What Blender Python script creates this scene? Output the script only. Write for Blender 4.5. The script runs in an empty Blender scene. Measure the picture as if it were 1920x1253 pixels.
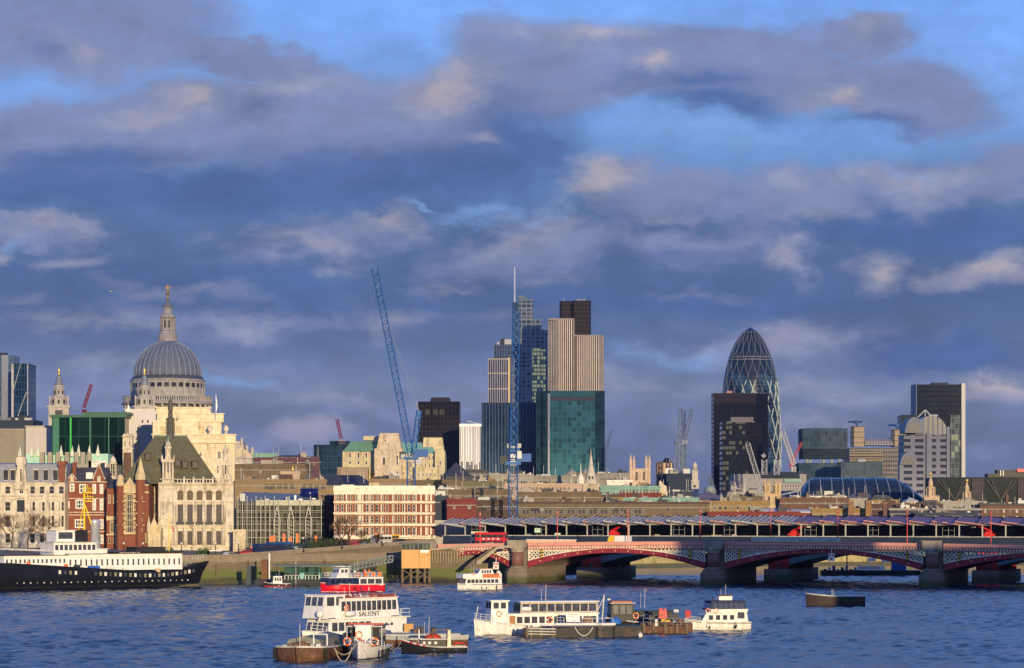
import bpy, math, random
from mathutils import Vector, Matrix, noise
R = math.radians
sc = bpy.context.scene
COL = sc.collection
H, F, HX, HY = 18.0, 5015.0, 960.0, 965.0        # eye height, focal length and horizon of the 1920 px photograph
def X(px, Y): return (px-HX)/F*Y
def Z(py, Y): return H+(HY-py)/F*Y
def WY(py): return H*F/(py-HY)                   # distance of a point on the water
# ------------------------------------------------------------------ camera
cd = bpy.data.cameras.new('camera'); cam = bpy.data.objects.new('camera', cd); COL.objects.link(cam)
cam.location = (0, 0, H); cam.rotation_euler = (R(90), 0, 0)
cd.sensor_width = 36; cd.lens = F/1920*36; cd.shift_y = (HY-626.5)/1920; cd.clip_start = 1; cd.clip_end = 60000
sc.camera = cam
# ------------------------------------------------------------------ sun
SUN_AZ, SUN_EL = R(14), R(6.0)                   # behind the camera, a little to the right, low
TOSUN = Vector((math.sin(SUN_AZ)*math.cos(SUN_EL), -math.cos(SUN_AZ)*math.cos(SUN_EL), math.sin(SUN_EL)))
sl = bpy.data.lights.new('sun', 'SUN'); sl.energy = 5.0; sl.angle = R(0.5); sl.color = (1.0, 0.77, 0.44)
so = bpy.data.objects.new('sun', sl); COL.objects.link(so); so.location = (40, -60, 80)
so.rotation_euler = TOSUN.to_track_quat('Z', 'Y').to_euler()
# ------------------------------------------------------------------ exposure
sc.view_settings.view_transform = 'Standard'; sc.view_settings.look = 'None'
sc.view_settings.exposure = -0.06; sc.view_settings.gamma = 1
sc.render.engine = 'CYCLES'
sc.cycles.max_bounces = 5; sc.cycles.diffuse_bounces = 2; sc.cycles.glossy_bounces = 3; sc.cycles.transparent_max_bounces = 8
# ------------------------------------------------------------------ sky
def s2l(c): return tuple((v/255/12.92 if v/255 <= .04045 else ((v/255+.055)/1.055)**2.4) for v in c)
w = bpy.data.worlds.new("World"); sc.world = w; w.use_nodes = True
nt = w.node_tree; nt.nodes.clear(); N = nt.nodes; LK = nt.links.new
def wn(t, **k):
    n = N.new(t)
    for a, b in k.items(): setattr(n, a, b)
    return n
def wmath(op, a, b=None, clamp=False):
    n = wn('ShaderNodeMath', operation=op, use_clamp=clamp)
    for i, v in enumerate((a, b)):
        if v is None: continue
        if isinstance(v, (int, float)): n.inputs[i].default_value = v
        else: LK(v, n.inputs[i])
    return n.outputs[0]
tc = wn('ShaderNodeTexCoord'); sep = wn('ShaderNodeSeparateXYZ'); LK(tc.outputs['Generated'], sep.inputs[0])
ysafe = wmath('MAXIMUM', sep.outputs['Y'], 0.12)
U = wmath('DIVIDE', sep.outputs['X'], ysafe); V = wmath('DIVIDE', sep.outputs['Z'], ysafe)
# tangent of bearing and height, in thousandths of a focal length (one unit = 1000 photo pixels of sky)
cu = wmath('MULTIPLY', U, F/1000); cv = wmath('MULTIPLY', V, F/1000)
cmb = wn('ShaderNodeCombineXYZ'); LK(cu, cmb.inputs[0]); LK(cv, cmb.inputs[1])
def wnoise(vec, scale, detail, rough, sx=1, sy=1, off=0, dist=0):
    mp = wn('ShaderNodeMapping'); mp.inputs['Scale'].default_value = (sx, sy, 1); mp.inputs['Location'].default_value = (off, off*.7, off*.3); LK(vec, mp.inputs[0])
    n = wn('ShaderNodeTexNoise'); detail += 2; n.inputs['Scale'].default_value = scale; n.inputs['Detail'].default_value = detail
    n.inputs['Roughness'].default_value = rough; n.inputs['Distortion'].default_value = dist; LK(mp.outputs[0], n.inputs['Vector']); return n
wp = wnoise(cmb.outputs[0], 4.2, 6, .6, 1, 1.7, 3.1)
vs = wn('ShaderNodeVectorMath', operation='SUBTRACT'); LK(wp.outputs['Color'], vs.inputs[0]); vs.inputs[1].default_value = (.5, .5, .5)
vm = wn('ShaderNodeVectorMath', operation='MULTIPLY'); LK(vs.outputs[0], vm.inputs[0]); vm.inputs[1].default_value = (.30, .17, 0)
va = wn('ShaderNodeVectorMath', operation='ADD'); LK(cmb.outputs[0], va.inputs[0]); LK(vm.outputs[0], va.inputs[1])
WARP = va.outputs[0]
fine = wnoise(cmb.outputs[0], 7.5, 8, .62, 1, 1.9, 7.7, .3)
fval = wmath('SUBTRACT', fine.outputs['Fac'], .5)
big = wnoise(cmb.outputs[0], 3.0, 5, .55, 1, 2.4, 1.3, .2)
bval = wmath('SUBTRACT', big.outputs['Fac'], .5)
def layer(blobs, lo, hi, edge):
    acc = None
    for (px, py, rx, ry, ang, wt) in blobs:
        mp = wn('ShaderNodeMapping', vector_type='TEXTURE')
        mp.inputs['Location'].default_value = ((px-HX)/1000, (HY-py)/1000, 0)
        mp.inputs['Rotation'].default_value = (0, 0, R(ang)); mp.inputs['Scale'].default_value = (rx/1000, ry/1000, 1)
        LK(WARP, mp.inputs[0]); g = wn('ShaderNodeTexGradient', gradient_type='SPHERICAL'); LK(mp.outputs[0], g.inputs[0])
        v = wmath('MULTIPLY', g.outputs['Fac'], wt)
        acc = v if acc is None else wmath('MAXIMUM', acc, v)
    acc2 = wmath('ADD', acc, wmath('MULTIPLY', fval, edge))
    mr = wn('ShaderNodeMapRange', interpolation_type='SMOOTHSTEP'); LK(acc2, mr.inputs[0])
    mr.inputs[1].default_value = lo; mr.inputs[2].default_value = hi
    gate = wmath('MULTIPLY', mr.outputs[0], wmath('MULTIPLY', acc, 12, True)); return gate
def wmix(fac, a, col):
    m = wn('ShaderNodeMix', data_type='RGBA'); LK(fac, m.inputs[0]); LK(a, m.inputs[6])
    if isinstance(col, tuple): m.inputs[7].default_value = (*s2l(col), 1)
    else: LK(col, m.inputs[7])
    return m.outputs[2]
ramp = wn('ShaderNodeValToRGB'); cr = ramp.color_ramp; cr.elements.remove(cr.elements[0])
# clear air and thin stratus seen between the clouds, from the horizon (0) to the zenith
stops = [(0, (103, 113, 148)), (.012, (95, 109, 150)), (.033, (100, 115, 158)), (.048, (108, 127, 169)), (.062, (84, 109, 158)), (.08, (68, 97, 152)), (.105, (72, 102, 156)), (.125, (94, 132, 190)), (.15, (118, 160, 228)), (.19, (120, 168, 245)), (.4, (90, 138, 218)), (1, (66, 106, 186))]
e0 = cr.elements[0]; e0.position = 0; e0.color = (*s2l(stops[0][1]), 1)
for p, c in stops[1:]:
    e = cr.elements.new(min(p*1.0, 1)); e.color = (*s2l(c), 1)
LK(wmath('MAXIMUM', wmath('ADD', sep.outputs['Z'], wmath('MULTIPLY', bval, .012)), 0), ramp.inputs[0])
c = ramp.outputs[0]
# broad mauve cloud decks
deck = layer([(140, 60, 420, 150, 0, 1.15), (430, 105, 350, 66, -9, 1.1), (260, 245, 560, 135, 8, 1.25), (700, 240, 460, 155, 5, 1.15), (1010, 130, 250, 140, 0, 1.1), (1330, 120, 470, 115, 0, 1.25), (1620, 62, 170, 62, 0, 1.05), (1690, 170, 290, 95, -10, 1.15), (1500, 140, 300, 90, 0, 1.1),
              (1500, 360, 330, 90, 0, .85), (1250, 350, 300, 80, 0, .8), (1800, 330, 330, 90, 6, .95), (1000, 455, 400, 95, 12, .72), (620, 445, 360, 70, 8, .66), (90, 440, 260, 56, 0, .66), (1330, 455, 460, 80, 0, .6), (400, 600, 560, 60, 0, .52), (1480, 650, 500, 75, 0, .58), (900, 745, 640, 60, 0, .65), (180, 745, 420, 60, 0, .65), (1650, 850, 400, 60, 0, .6), (560, 840, 300, 60, 0, .7)], .16, .60, .62)
c = wmix(wmath('MULTIPLY', deck, .95), c, (121, 132, 177))
# blue-grey undersides
under = layer([(700, 330, 520, 110, 4, 1.15), (180, 310, 380, 60, 4, .9), (980, 240, 220, 130, 0, .8), (1320, 165, 300, 50, 0, .7), (1650, 225, 300, 40, -4, .6), (470, 215, 130, 40, 10, .5), (160, 360, 520, 75, 0, 1.2), (560, 355, 560, 80, 3, 1.2), (880, 320, 300, 95, 12, 1.15), (1010, 270, 160, 110, 0, .95), (1340, 205, 250, 50, -3, .8), (1750, 420, 480, 60, 0, 1.05), (1250, 480, 500, 40, 0, .55), (300, 520, 700, 45, 0, .7), (1300, 575, 700, 50, 0, .95), (600, 560, 500, 34, 0, .6), (100, 100, 170, 60, 0, .55), (1780, 670, 260, 52, 0, 1.2), (760, 290, 300, 60, 5, .7), (1200, 150, 260, 45, 0, .5)], .1, .85, .4)
c = wmix(wmath('MULTIPLY', under, .9), c, (64, 95, 156))
# lit mauve shoulders
lit = layer([(300, 195, 190, 55, 18, .9), (150, 100, 170, 60, -20, .55), (850, 165, 170, 80, 5, 1), (560, 160, 230, 50, 6, .7), (1100, 65, 250, 40, 3, .8), (1640, 45, 130, 40, 0, .7), (1560, 175, 180, 60, 0, .65), (1215, 120, 90, 40, 0, .9), (1130, 330, 130, 50, 0, 1.1), (920, 255, 70, 28, 5, .8), (730, 410, 130, 38, 10, .75), (560, 465, 230, 35, -8, .7), (960, 430, 170, 55, 20, .7), (100, 430, 170, 26, -3, .8), (140, 505, 120, 32, 8, .8), (10, 495, 60, 35, 12, .8), (1720, 330, 230, 45, 8, .75), (1500, 340, 110, 50, 0, .6), (1450, 410, 110, 30, 0, .5),
             (1505, 480, 80, 58, 20, .85), (1655, 500, 110, 66, 0, .9), (1840, 514, 170, 52, 0, 1.15), (1870, 480, 90, 42, 10, 1.0), (250, 690, 420, 36, 3, .5), (620, 730, 300, 44, 0, .5), (1180, 720, 300, 48, 0, .5), (1560, 800, 340, 46, 0, .5), (950, 600, 240, 30, 0, .4), (330, 540, 300, 30, -4, .5), (1000, 520, 260, 30, 4, .45), (1300, 560, 260, 26, 0, .4), (60, 570, 160, 26, 0, .55), (1500, 400, 260, 32, 6, .55), (1250, 390, 180, 28, 0, .5), (700, 600, 90, 70, 0, .6), (430, 600, 200, 35, 0, .45), (590, 815, 100, 55, 0, .9), (1500, 730, 260, 50, 0, .6), (1870, 740, 200, 45, 6, 1), (1450, 650, 330, 45, 0, .6), (830, 535, 120, 30, 5, .6), (150, 610, 330, 40, 0, .5), (1290, 830, 90, 60, 0, .45), (830, 800, 120, 40, 0, .4)], .12, .85, .75)
c = wmix(wmath('MULTIPLY', lit, .68), c, (156, 155, 180))
# peach glints where the low sun catches a cloud
peach = layer([(860, 165, 80, 50, 0, 1), (1130, 328, 85, 38, 0, 1.1), (1220, 118, 45, 24, 20, 1), (1590, 172, 60, 24, 0, .9), (350, 180, 60, 24, 20, .9), (1090, 60, 90, 22, 0, .8), (185, 95, 70, 40, -30, .5), (1840, 505, 70, 30, 0, 1.1), (1660, 500, 40, 30, 0, .9), (1880, 725, 110, 26, 0, .9), (1430, 740, 60, 26, 0, .7), (720, 405, 50, 18, 0, .7)], .1, 1.0, .6)
c = wmix(wmath('MULTIPLY', peach, .45), c, (194, 176, 180))
# pale clear gaps
gap = layer([(1250, 245, 190, 45, 0, 1), (1380, 262, 200, 28, 0, 1), (810, 388, 60, 10, -6, 1.1), (900, 395, 120, 20, 10, .7), (1000, 395, 130, 20, 20, .5), (60, 465, 60, 26, 20, .55), (1180, 205, 90, 30, 20, .6), (1270, 660, 230, 40, 0, .7), (440, 700, 190, 22, -4, .7), (1700, 320, 170, 22, 0, .5)], .12, .8, .45)
c = wmix(wmath('MULTIPLY', gap, .6), c, (118, 158, 218))
sky = wn('ShaderNodeTexSky', sky_type='NISHITA', sun_disc=False); sky.sun_elevation = SUN_EL; sky.sun_rotation = math.pi-SUN_AZ; sky.air_density = 1.2
nm = wn('ShaderNodeVectorMath', operation='SCALE'); LK(sky.outputs[0], nm.inputs[0]); nm.inputs['Scale'].default_value = .008
mod = wmath('ADD', 1.02, wmath('ADD', wmath('MULTIPLY', fval, .75), wmath('MULTIPLY', bval, .45)))
mv = wn('ShaderNodeVectorMath', operation='SCALE'); LK(c, mv.inputs[0]); LK(mod, mv.inputs['Scale'])
ad = wn('ShaderNodeVectorMath', operation='ADD'); LK(mv.outputs[0], ad.inputs[0]); LK(nm.outputs[0], ad.inputs[1])
dp = wn('ShaderNodeVectorMath', operation='DOT_PRODUCT'); LK(tc.outputs['Generated'], dp.inputs[0]); dp.inputs[1].default_value = tuple(TOSUN)      # the bright western sky round the sun
gl = wmath('POWER', wmath('MAXIMUM', dp.outputs['Value'], 0), 2.5); gv = wn('ShaderNodeVectorMath', operation='SCALE'); gv.inputs[0].default_value = (.15, .11, .10); LK(gl, gv.inputs['Scale'])
ad2 = wn('ShaderNodeVectorMath', operation='ADD'); LK(ad.outputs[0], ad2.inputs[0]); LK(gv.outputs[0], ad2.inputs[1])
bg = wn('ShaderNodeBackground'); LK(ad2.outputs[0], bg.inputs[0]); bg.inputs[1].default_value = 1.0
wo = wn('ShaderNodeOutputWorld'); LK(bg.outputs[0], wo.inputs[0])
# ------------------------------------------------------------------ materials
MATS = {}
class NT:
    def __init__(s, m): s.t = m.node_tree; s.p = s.t.nodes['Principled BSDF']; s.o = s.t.nodes['Material Output']
    def n(s, t, **k):
        n = s.t.nodes.new(t)
        for a, b in k.items(): setattr(n, a, b)
        return n
    def l(s, a, b): s.t.links.new(a, b)
    def m(s, op, a, b=None, c=None, clamp=False):
        n = s.n('ShaderNodeMath', operation=op, use_clamp=clamp)
        for i, v in enumerate((a, b, c)):
            if v is None: continue
            if isinstance(v, (int, float)): n.inputs[i].default_value = v
            else: s.l(v, n.inputs[i])
        return n.outputs[0]
    def mix(s, f, a, b):
        n = s.n('ShaderNodeMix', data_type='RGBA')
        for i, v in ((0, f), (6, a), (7, b)):
            if isinstance(v, (int, float)): n.inputs[i].default_value = v
            elif isinstance(v, tuple): n.inputs[i].default_value = (*v[:3], 1)
            else: s.l(v, n.inputs[i])
        return n.outputs[2]
    def noise(s, vec, scale, detail=4, sc=(1, 1, 1)):
        mp = s.n('ShaderNodeMapping'); mp.inputs['Scale'].default_value = sc; s.l(vec, mp.inputs[0])
        n = s.n('ShaderNodeTexNoise'); n.inputs['Scale'].default_value = scale; n.inputs['Detail'].default_value = detail; s.l(mp.outputs[0], n.inputs['Vector']); return n.outputs['Fac']
def newmat(name):
    m = bpy.data.materials.new(name); m.use_nodes = True; MATS[name] = m; return m, NT(m)
def mat(name, col, rough=.8, metal=0, var=.22, sc=.35, streak=.12, emit=0, dirt=None, spec=.3):
    """painted, stone or metal surface with patchy tone and rain streaks"""
    if name in MATS: return MATS[name]
    m, q = newmat(name); p = q.p
    tc = q.n('ShaderNodeTexCoord').outputs['Object']
    a = q.noise(tc, sc, 5); b = q.noise(tc, 1.3, 3, (1, 1, .12))
    f = q.m('ADD', 1, q.m('ADD', q.m('MULTIPLY', q.m('SUBTRACT', a, .5), var*2), q.m('MULTIPLY', q.m('SUBTRACT', b, .5), streak*2)))
    v = q.n('ShaderNodeVectorMath', operation='SCALE'); v.inputs[0].default_value = col; q.l(f, v.inputs['Scale'])
    out = v.outputs[0]
    if dirt:
        d = q.noise(tc, sc*2.2, 6); mr = q.n('ShaderNodeMapRange'); q.l(d, mr.inputs[0]); mr.inputs[1].default_value = .54; mr.inputs[2].default_value = .74
        out = q.mix(mr.outputs[0], out, dirt)
    q.l(out, p.inputs['Base Color']); p.inputs['Roughness'].default_value = rough; p.inputs['Metallic'].default_value = metal
    p.inputs['Specular IOR Level'].default_value = spec
    if emit: q.l(out, p.inputs['Emission Color']); p.inputs['Emission Strength'].default_value = emit
    return m
def cwall(name, glass, frame, cw, ch, fu, fv, var=.6, rough=.25, metal=0, lit=None, litp=0, u0=0, v0=0, frough=.6):
    """wall of windows laid out in metres on the surface itself: cell cw x ch, frame share fu / fv"""
    if name in MATS: return MATS[name]
    m, q = newmat(name); p = q.p
    uv = q.n('ShaderNodeUVMap', uv_map='UVMap').outputs[0]; s = q.n('ShaderNodeSeparateXYZ'); q.l(uv, s.inputs[0])
    us = q.m('DIVIDE', q.m('ADD', s.outputs[0], 1000*cw+u0), cw); vs = q.m('DIVIDE', q.m('ADD', s.outputs[1], v0+100*ch), ch)
    fu_ = q.m('LESS_THAN', q.m('FRACT', us), fu); fv_ = q.m('LESS_THAN', q.m('FRACT', vs), fv)
    fr = q.m('MAXIMUM', fu_, fv_)
    cb = q.n('ShaderNodeCombineXYZ'); q.l(q.m('FLOOR', us), cb.inputs[0]); q.l(q.m('FLOOR', vs), cb.inputs[1])
    wnz = q.n('ShaderNodeTexWhiteNoise', noise_dimensions='2D'); q.l(cb.outputs[0], wnz.inputs['Vector'])
    sca = q.m('ADD', 1-var*.5, q.m('MULTIPLY', wnz.outputs['Value'], var))
    g = q.n('ShaderNodeVectorMath', operation='SCALE'); g.inputs[0].default_value = glass; q.l(sca, g.inputs['Scale'])
    tcn = q.n('ShaderNodeTexCoord').outputs['Object']
    a = q.noise(tcn, .12, 5)
    fv2 = q.n('ShaderNodeVectorMath', operation='SCALE'); fv2.inputs[0].default_value = frame; q.l(q.m('ADD', .72, q.m('MULTIPLY', a, .56)), fv2.inputs['Scale'])
    q.l(q.mix(fr, g.outputs[0], fv2.outputs[0]), p.inputs['Base Color']); frough = max(frough, .8); p.inputs['Specular IOR Level'].default_value = .15
    rough = min(rough, .1); q.l(q.m('ADD', rough, q.m('MULTIPLY', fr, frough-rough)), p.inputs['Roughness']); p.inputs['Metallic'].default_value = metal
    if lit:
        on = q.m('MULTIPLY', q.m('LESS_THAN', wnz.outputs['Value'], litp), q.m('SUBTRACT', 1, fr))
        p.inputs['Emission Color'].default_value = (*lit, 1); q.l(on, p.inputs['Emission Strength'])
    return m
def brick(name, a, b, mortar, scale=1.0):
    if name in MATS: return MATS[name]
    m, q = newmat(name); uv = q.n('ShaderNodeUVMap', uv_map='UVMap').outputs[0]
    t = q.n('ShaderNodeTexBrick'); q.l(uv, t.inputs['Vector']); t.inputs['Color1'].default_value = (*a, 1); t.inputs['Color2'].default_value = (*b, 1); t.inputs['Mortar'].default_value = (*mortar, 1)
    t.inputs['Scale'].default_value = scale; t.inputs['Mortar Size'].default_value = .012; t.inputs['Brick Width'].default_value = .45; t.inputs['Row Height'].default_value = .15
    tcn = q.n('ShaderNodeTexCoord').outputs['Object']; n = q.noise(tcn, .5, 5)
    v = q.n('ShaderNodeVectorMath', operation='SCALE'); q.l(t.outputs[0], v.inputs[0]); q.l(q.m('ADD', .65, q.m('MULTIPLY', n, .7)), v.inputs['Scale'])
    q.l(v.outputs[0], q.p.inputs['Base Color']); q.p.inputs['Roughness'].default_value = .9
    return m
def ashlar(name, col, bw=1.1, bh=.5, joint=.6, dirt=(.2, .16, .11)):
    """coursed stone with joints and soot"""
    if name in MATS: return MATS[name]
    m, q = newmat(name); uv = q.n('ShaderNodeUVMap', uv_map='UVMap').outputs[0]
    t = q.n('ShaderNodeTexBrick'); q.l(uv, t.inputs['Vector']); t.inputs['Color1'].default_value = (*col, 1); t.inputs['Color2'].default_value = (*[v*.82 for v in col], 1)
    t.inputs['Mortar'].default_value = (*[v*joint for v in col], 1); t.inputs['Scale'].default_value = 1; t.inputs['Mortar Size'].default_value = .03; t.inputs['Brick Width'].default_value = bw; t.inputs['Row Height'].default_value = bh
    tcn = q.n('ShaderNodeTexCoord').outputs['Object']; n = q.noise(tcn, .35, 6); n2 = q.noise(tcn, .9, 5, (1, 1, .2))
    v = q.n('ShaderNodeVectorMath', operation='SCALE'); q.l(t.outputs[0], v.inputs[0]); q.l(q.m('ADD', .7, q.m('MULTIPLY', n, .6)), v.inputs['Scale'])
    mr = q.n('ShaderNodeMapRange'); q.l(n2, mr.inputs[0]); mr.inputs[1].default_value = .5; mr.inputs[2].default_value = .7; mr.inputs[4].default_value = .75
    q.l(q.mix(mr.outputs[0], v.outputs[0], dirt), q.p.inputs['Base Color']); q.p.inputs['Roughness'].default_value = .9
    b = q.n('ShaderNodeBump'); b.inputs['Strength'].default_value = .4; b.inputs['Distance'].default_value = .05; q.l(n2, b.inputs['Height']); q.l(b.outputs[0], q.p.inputs['Normal'])
    return m
# ------------------------------------------------------------------ mesh builder
class MB:
    def __init__(s): s.v = []; s.f = []; s.mi = []; s.sm = []; s.uv = {}; s.M = None; s.mat = 0
    def add(s, pts, faces, smooth=False, uvs=None):
        b = len(s.v)
        s.v += [(s.M @ Vector(p))[:] if s.M else tuple(p) for p in pts]
        for i, f in enumerate(faces):
            if uvs: s.uv[len(s.f)] = uvs[i]
            s.f.append(tuple(b+j for j in f)); s.mi.append(s.mat); s.sm.append(smooth)
        return s
    def box(s, x0, x1, y0, y1, z0, z1, top=None):
        """top=(dx,dy) insets the upper face"""
        a, b = top or (0, 0)
        return s.add([(x0, y0, z0), (x1, y0, z0), (x1, y1, z0), (x0, y1, z0), (x0+a, y0+b, z1), (x1-a, y0+b, z1), (x1-a, y1-b, z1), (x0+a, y1-b, z1)],
                     [(0, 3, 2, 1), (4, 5, 6, 7), (0, 1, 5, 4), (1, 2, 6, 5), (2, 3, 7, 6), (3, 0, 4, 7)])
    def poly(s, pts): return s.add(pts, [tuple(range(len(pts)))])
    def prism(s, poly, a, b, ax='z'):
        """polygon extruded along an axis: ax z -> (x,y), y -> (x,z), x -> (y,z)"""
        def P(p, t): return (p[0], p[1], t) if ax == 'z' else ((p[0], t, p[1]) if ax == 'y' else (t, p[0], p[1]))
        n = len(poly); ar = sum(poly[i][0]*poly[(i+1) % n][1]-poly[(i+1) % n][0]*poly[i][1] for i in range(n))
        if (ar < 0) != (ax == 'y'): poly = poly[::-1]
        v = [P(p, a) for p in poly]+[P(p, b) for p in poly]
        return s.add(v, [tuple(range(n))[::-1], tuple(range(n, 2*n))]+[(i, (i+1) % n, n+(i+1) % n, n+i) for i in range(n)])
    def lathe(s, prof, n=16, x=0, y=0, a0=0, smooth=True, sx=1, sy=1, ur=None):
        v = []; fs = []; uvs = []; m = len(prof)
        for (r, z) in prof:
            for k in range(n):
                t = a0+2*math.pi*k/n; v.append((x+r*sx*math.cos(t), y+r*sy*math.sin(t), z))
        R0 = ur or max(r for r, z in prof); du = 2*math.pi*R0/n; ln = [0]
        for j in range(1, m): ln.append(ln[-1]+math.hypot(prof[j][0]-prof[j-1][0], prof[j][1]-prof[j-1][1]))
        for j in range(m-1):
            for k in range(n):
                fs.append((j*n+k, j*n+(k+1) % n, (j+1)*n+(k+1) % n, (j+1)*n+k)); uvs.append([(k*du, ln[j]), ((k+1)*du, ln[j]), ((k+1)*du, ln[j+1]), (k*du, ln[j+1])])
        if prof[0][0] > 1e-4: fs.append(tuple(range(n))[::-1]); uvs.append([(0, 0)]*n)
        if prof[-1][0] > 1e-4: fs.append(tuple((m-1)*n+k for k in range(n))); uvs.append([(0, 0)]*n)
        return s.add(v, fs, smooth, uvs)
    def cyl(s, x, y, z0, z1, r0, r1=None, n=8, smooth=False, a0=None): return s.lathe([(r0, z0), (r0 if r1 is None else r1, z1)], n, x, y, math.pi/n if a0 is None else a0, smooth)
    def ball(s, x, y, z, r, n=8, sz=1): return s.lathe([(max(r*math.sin(t), 1e-5), z-r*sz*math.cos(t)) for t in [math.pi*i/6 for i in range(7)]], n, x, y)
    def bar(s, p, q, r, n=4, r2=None, smooth=False):
        p = Vector(p); q = Vector(q); d = q-p
        if d.length < 1e-6: return s
        u = d.orthogonal().normalized(); w_ = d.normalized().cross(u); v = []
        if n == 4 and abs(d.z) < .999*d.length and abs(d.z) > 0: pass
        for c_, rr in ((p, r), (q, r if r2 is None else r2)):
            for k in range(n):
                t = 2*math.pi*(k+.5)/n; v.append((c_+u*math.cos(t)*rr+w_*math.sin(t)*rr)[:])
        return s.add(v, [tuple(range(n))[::-1], tuple(range(n, 2*n))]+[(k, (k+1) % n, n+(k+1) % n, n+k) for k in range(n)], smooth)
    def path(s, pts, r, n=5):
        for a, b in zip(pts, pts[1:]): s.bar(a, b, r, n)
        return s
    def arch(s, cx, cz, r, y0, y1, w_, n=8, a0=0, a1=math.pi, sz=1):
        """half ring in the xz plane between y0 and y1, radial thickness w_"""
        for k in range(n):
            t0 = a0+(a1-a0)*k/n; t1 = a0+(a1-a0)*(k+1)/n
            pl = [(cx+math.cos(t)*rr, cz+math.sin(t)*rr*sz) for rr, t in ((r, t0), (r+w_, t0), (r+w_, t1), (r, t1))]
            s.prism(pl, y0, y1, 'y')
        return s
    def build(s, name):
        me = bpy.data.meshes.new(name); me.from_pydata(s.v, [], s.f)
        uvl = me.uv_layers.new(name='UVMap'); vs = me.vertices
        for p in me.polygons:
            p.material_index = s.mi[p.index]; p.use_smooth = s.sm[p.index]
            if p.index in s.uv:
                for li, u in zip(p.loop_indices, s.uv[p.index]): uvl.data[li].uv = u
            else:
                n = p.normal
                if abs(n.z) > .9:
                    for li in p.loop_indices: co = vs[me.loops[li].vertex_index].co; uvl.data[li].uv = (co.x, co.y)
                else:
                    t = Vector((-n.y, n.x, 0)).normalized()
                    for li in p.loop_indices: co = vs[me.loops[li].vertex_index].co; uvl.data[li].uv = (co.dot(t), co.z)
        me.update(); return me
def obj(name, mesh, mats, parent=None, loc=(0, 0, 0), rotz=0, label=None):
    if isinstance(mesh, MB): mesh = mesh.build(name)
    if mats is not None and not mesh.materials:
        for m in (mats if isinstance(mats, (list, tuple)) else [mats]): mesh.materials.append(m)
    o = bpy.data.objects.new(name, mesh); COL.objects.link(o); o.location = loc; o.rotation_euler = (0, 0, rotz)
    if parent: o.parent = parent
    if label: o['label'] = label
    return o
def tag(o, label, cat, group=None):
    o['label'] = label; o['category'] = cat
    if group: o['group'] = group
    return o
def thing(name, label, cat, loc=(0, 0, 0), rotz=0, group=None):
    o = bpy.data.objects.new(name, None); COL.objects.link(o); o.location = loc; o.rotation_euler = (0, 0, rotz); o.empty_display_size = 1
    return tag(o, label, cat, group)
def struct(name, mb, m, kind='structure'):
    o = obj(name, mb, m); o['kind'] = kind; return o
def dup(root, loc, rotz, label=None, group=None):
    def cp(o, par):
        c_ = o.copy(); COL.objects.link(c_)
        if par: c_.parent = par
        for ch in [k for k in bpy.data.objects if k.parent == o and k != c_]: cp(ch, c_)
        return c_
    r = cp(root, None); r.location = loc; r.rotation_euler = (0, 0, rotz)
    if label: r['label'] = label
    if group: r['group'] = group
    return r
def text_mesh(txt, size, m, parent, loc, rot, name='lettering', ext=.01, align='CENTER', sx=1, font=None):
    cu = bpy.data.curves.new(name, 'FONT'); cu.body = txt; cu.size = size; cu.extrude = ext; cu.align_x = align; cu.align_y = 'CENTER'
    to = bpy.data.objects.new(name, cu); COL.objects.link(to); dg = bpy.context.evaluated_depsgraph_get()
    me = bpy.data.meshes.new_from_object(to.evaluated_get(dg)); bpy.data.objects.remove(to)
    o = obj(name, me, m, parent, loc); o.rotation_euler = rot; o.scale = (sx, 1, 1); return o
# ------------------------------------------------------------------ shared materials
pane = mat('window_glass', (.035, .04, .05), .12, var=.5, sc=.8, spec=.6)
bpane = mat('saloon_glass', (.05, .06, .085), .1, var=1.3, sc=1.6, spec=.6, dirt=(.16, .08, .035)); pane2 = mat('pale_window_glass', (.12, .13, .13), .15, var=.7, sc=.6, spec=.6)
cream = ashlar('cream_stone', (.64, .54, .38)); pale = ashlar('pale_stone', (.70, .62, .49)); grey_st = ashlar('grey_stone', (.36, .33, .29))
yel_st = ashlar('yellow_stone', (.66, .54, .32)); lime = ashlar('lit_limestone', (.76, .66, .46), 1.4, .7, .72, (.45, .36, .22)); buff = mat('buff_render', (.45, .35, .22), .9)
red_br = brick('red_brick', (.24, .062, .03), (.19, .05, .026), (.2, .13, .09)); dk_br = brick('brown_brick', (.15, .075, .05), (.12, .06, .04), (.12, .09, .07))
slate = mat('slate_roof', (.055, .055, .07), .7, dirt=(.09, .08, .08)); lead = mat('lead_sheet', (.27, .29, .33), .55, var=.35, streak=.45, metal=.15)
copper = mat('green_copper', (.22, .42, .32), .7, streak=.3); white = mat('white_paint', (.80, .79, .75), .45, var=.14, streak=.2, sc=.8, dirt=(.66, .60, .50))
dwhite = mat('weathered_white_paint', (.68, .66, .60), .6, var=.18, streak=.22, dirt=(.35, .28, .2)); black = mat('black_paint', (.02, .02, .023), .5)
dark = mat('dark_metal', (.05, .055, .065), .6); steel = mat('grey_steel', (.33, .35, .36), .5, metal=.2); gold = mat('gold_leaf', (.85, .55, .12), .3, metal=.6)
navy = mat('navy_paint', (.02, .035, .12), .4); blue = mat('crane_blue_paint', (.02, .10, .32), .5); redp = mat('red_paint', (.62, .03, .03), .4)
maroon = mat('maroon_paint', (.25, .03, .045), .5, var=.15, dirt=(.16, .03, .04)); pink = mat('pink_paint', (.68, .33, .25), .6); orange = mat('orange_paint', (.85, .17, .02), .5)
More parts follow.
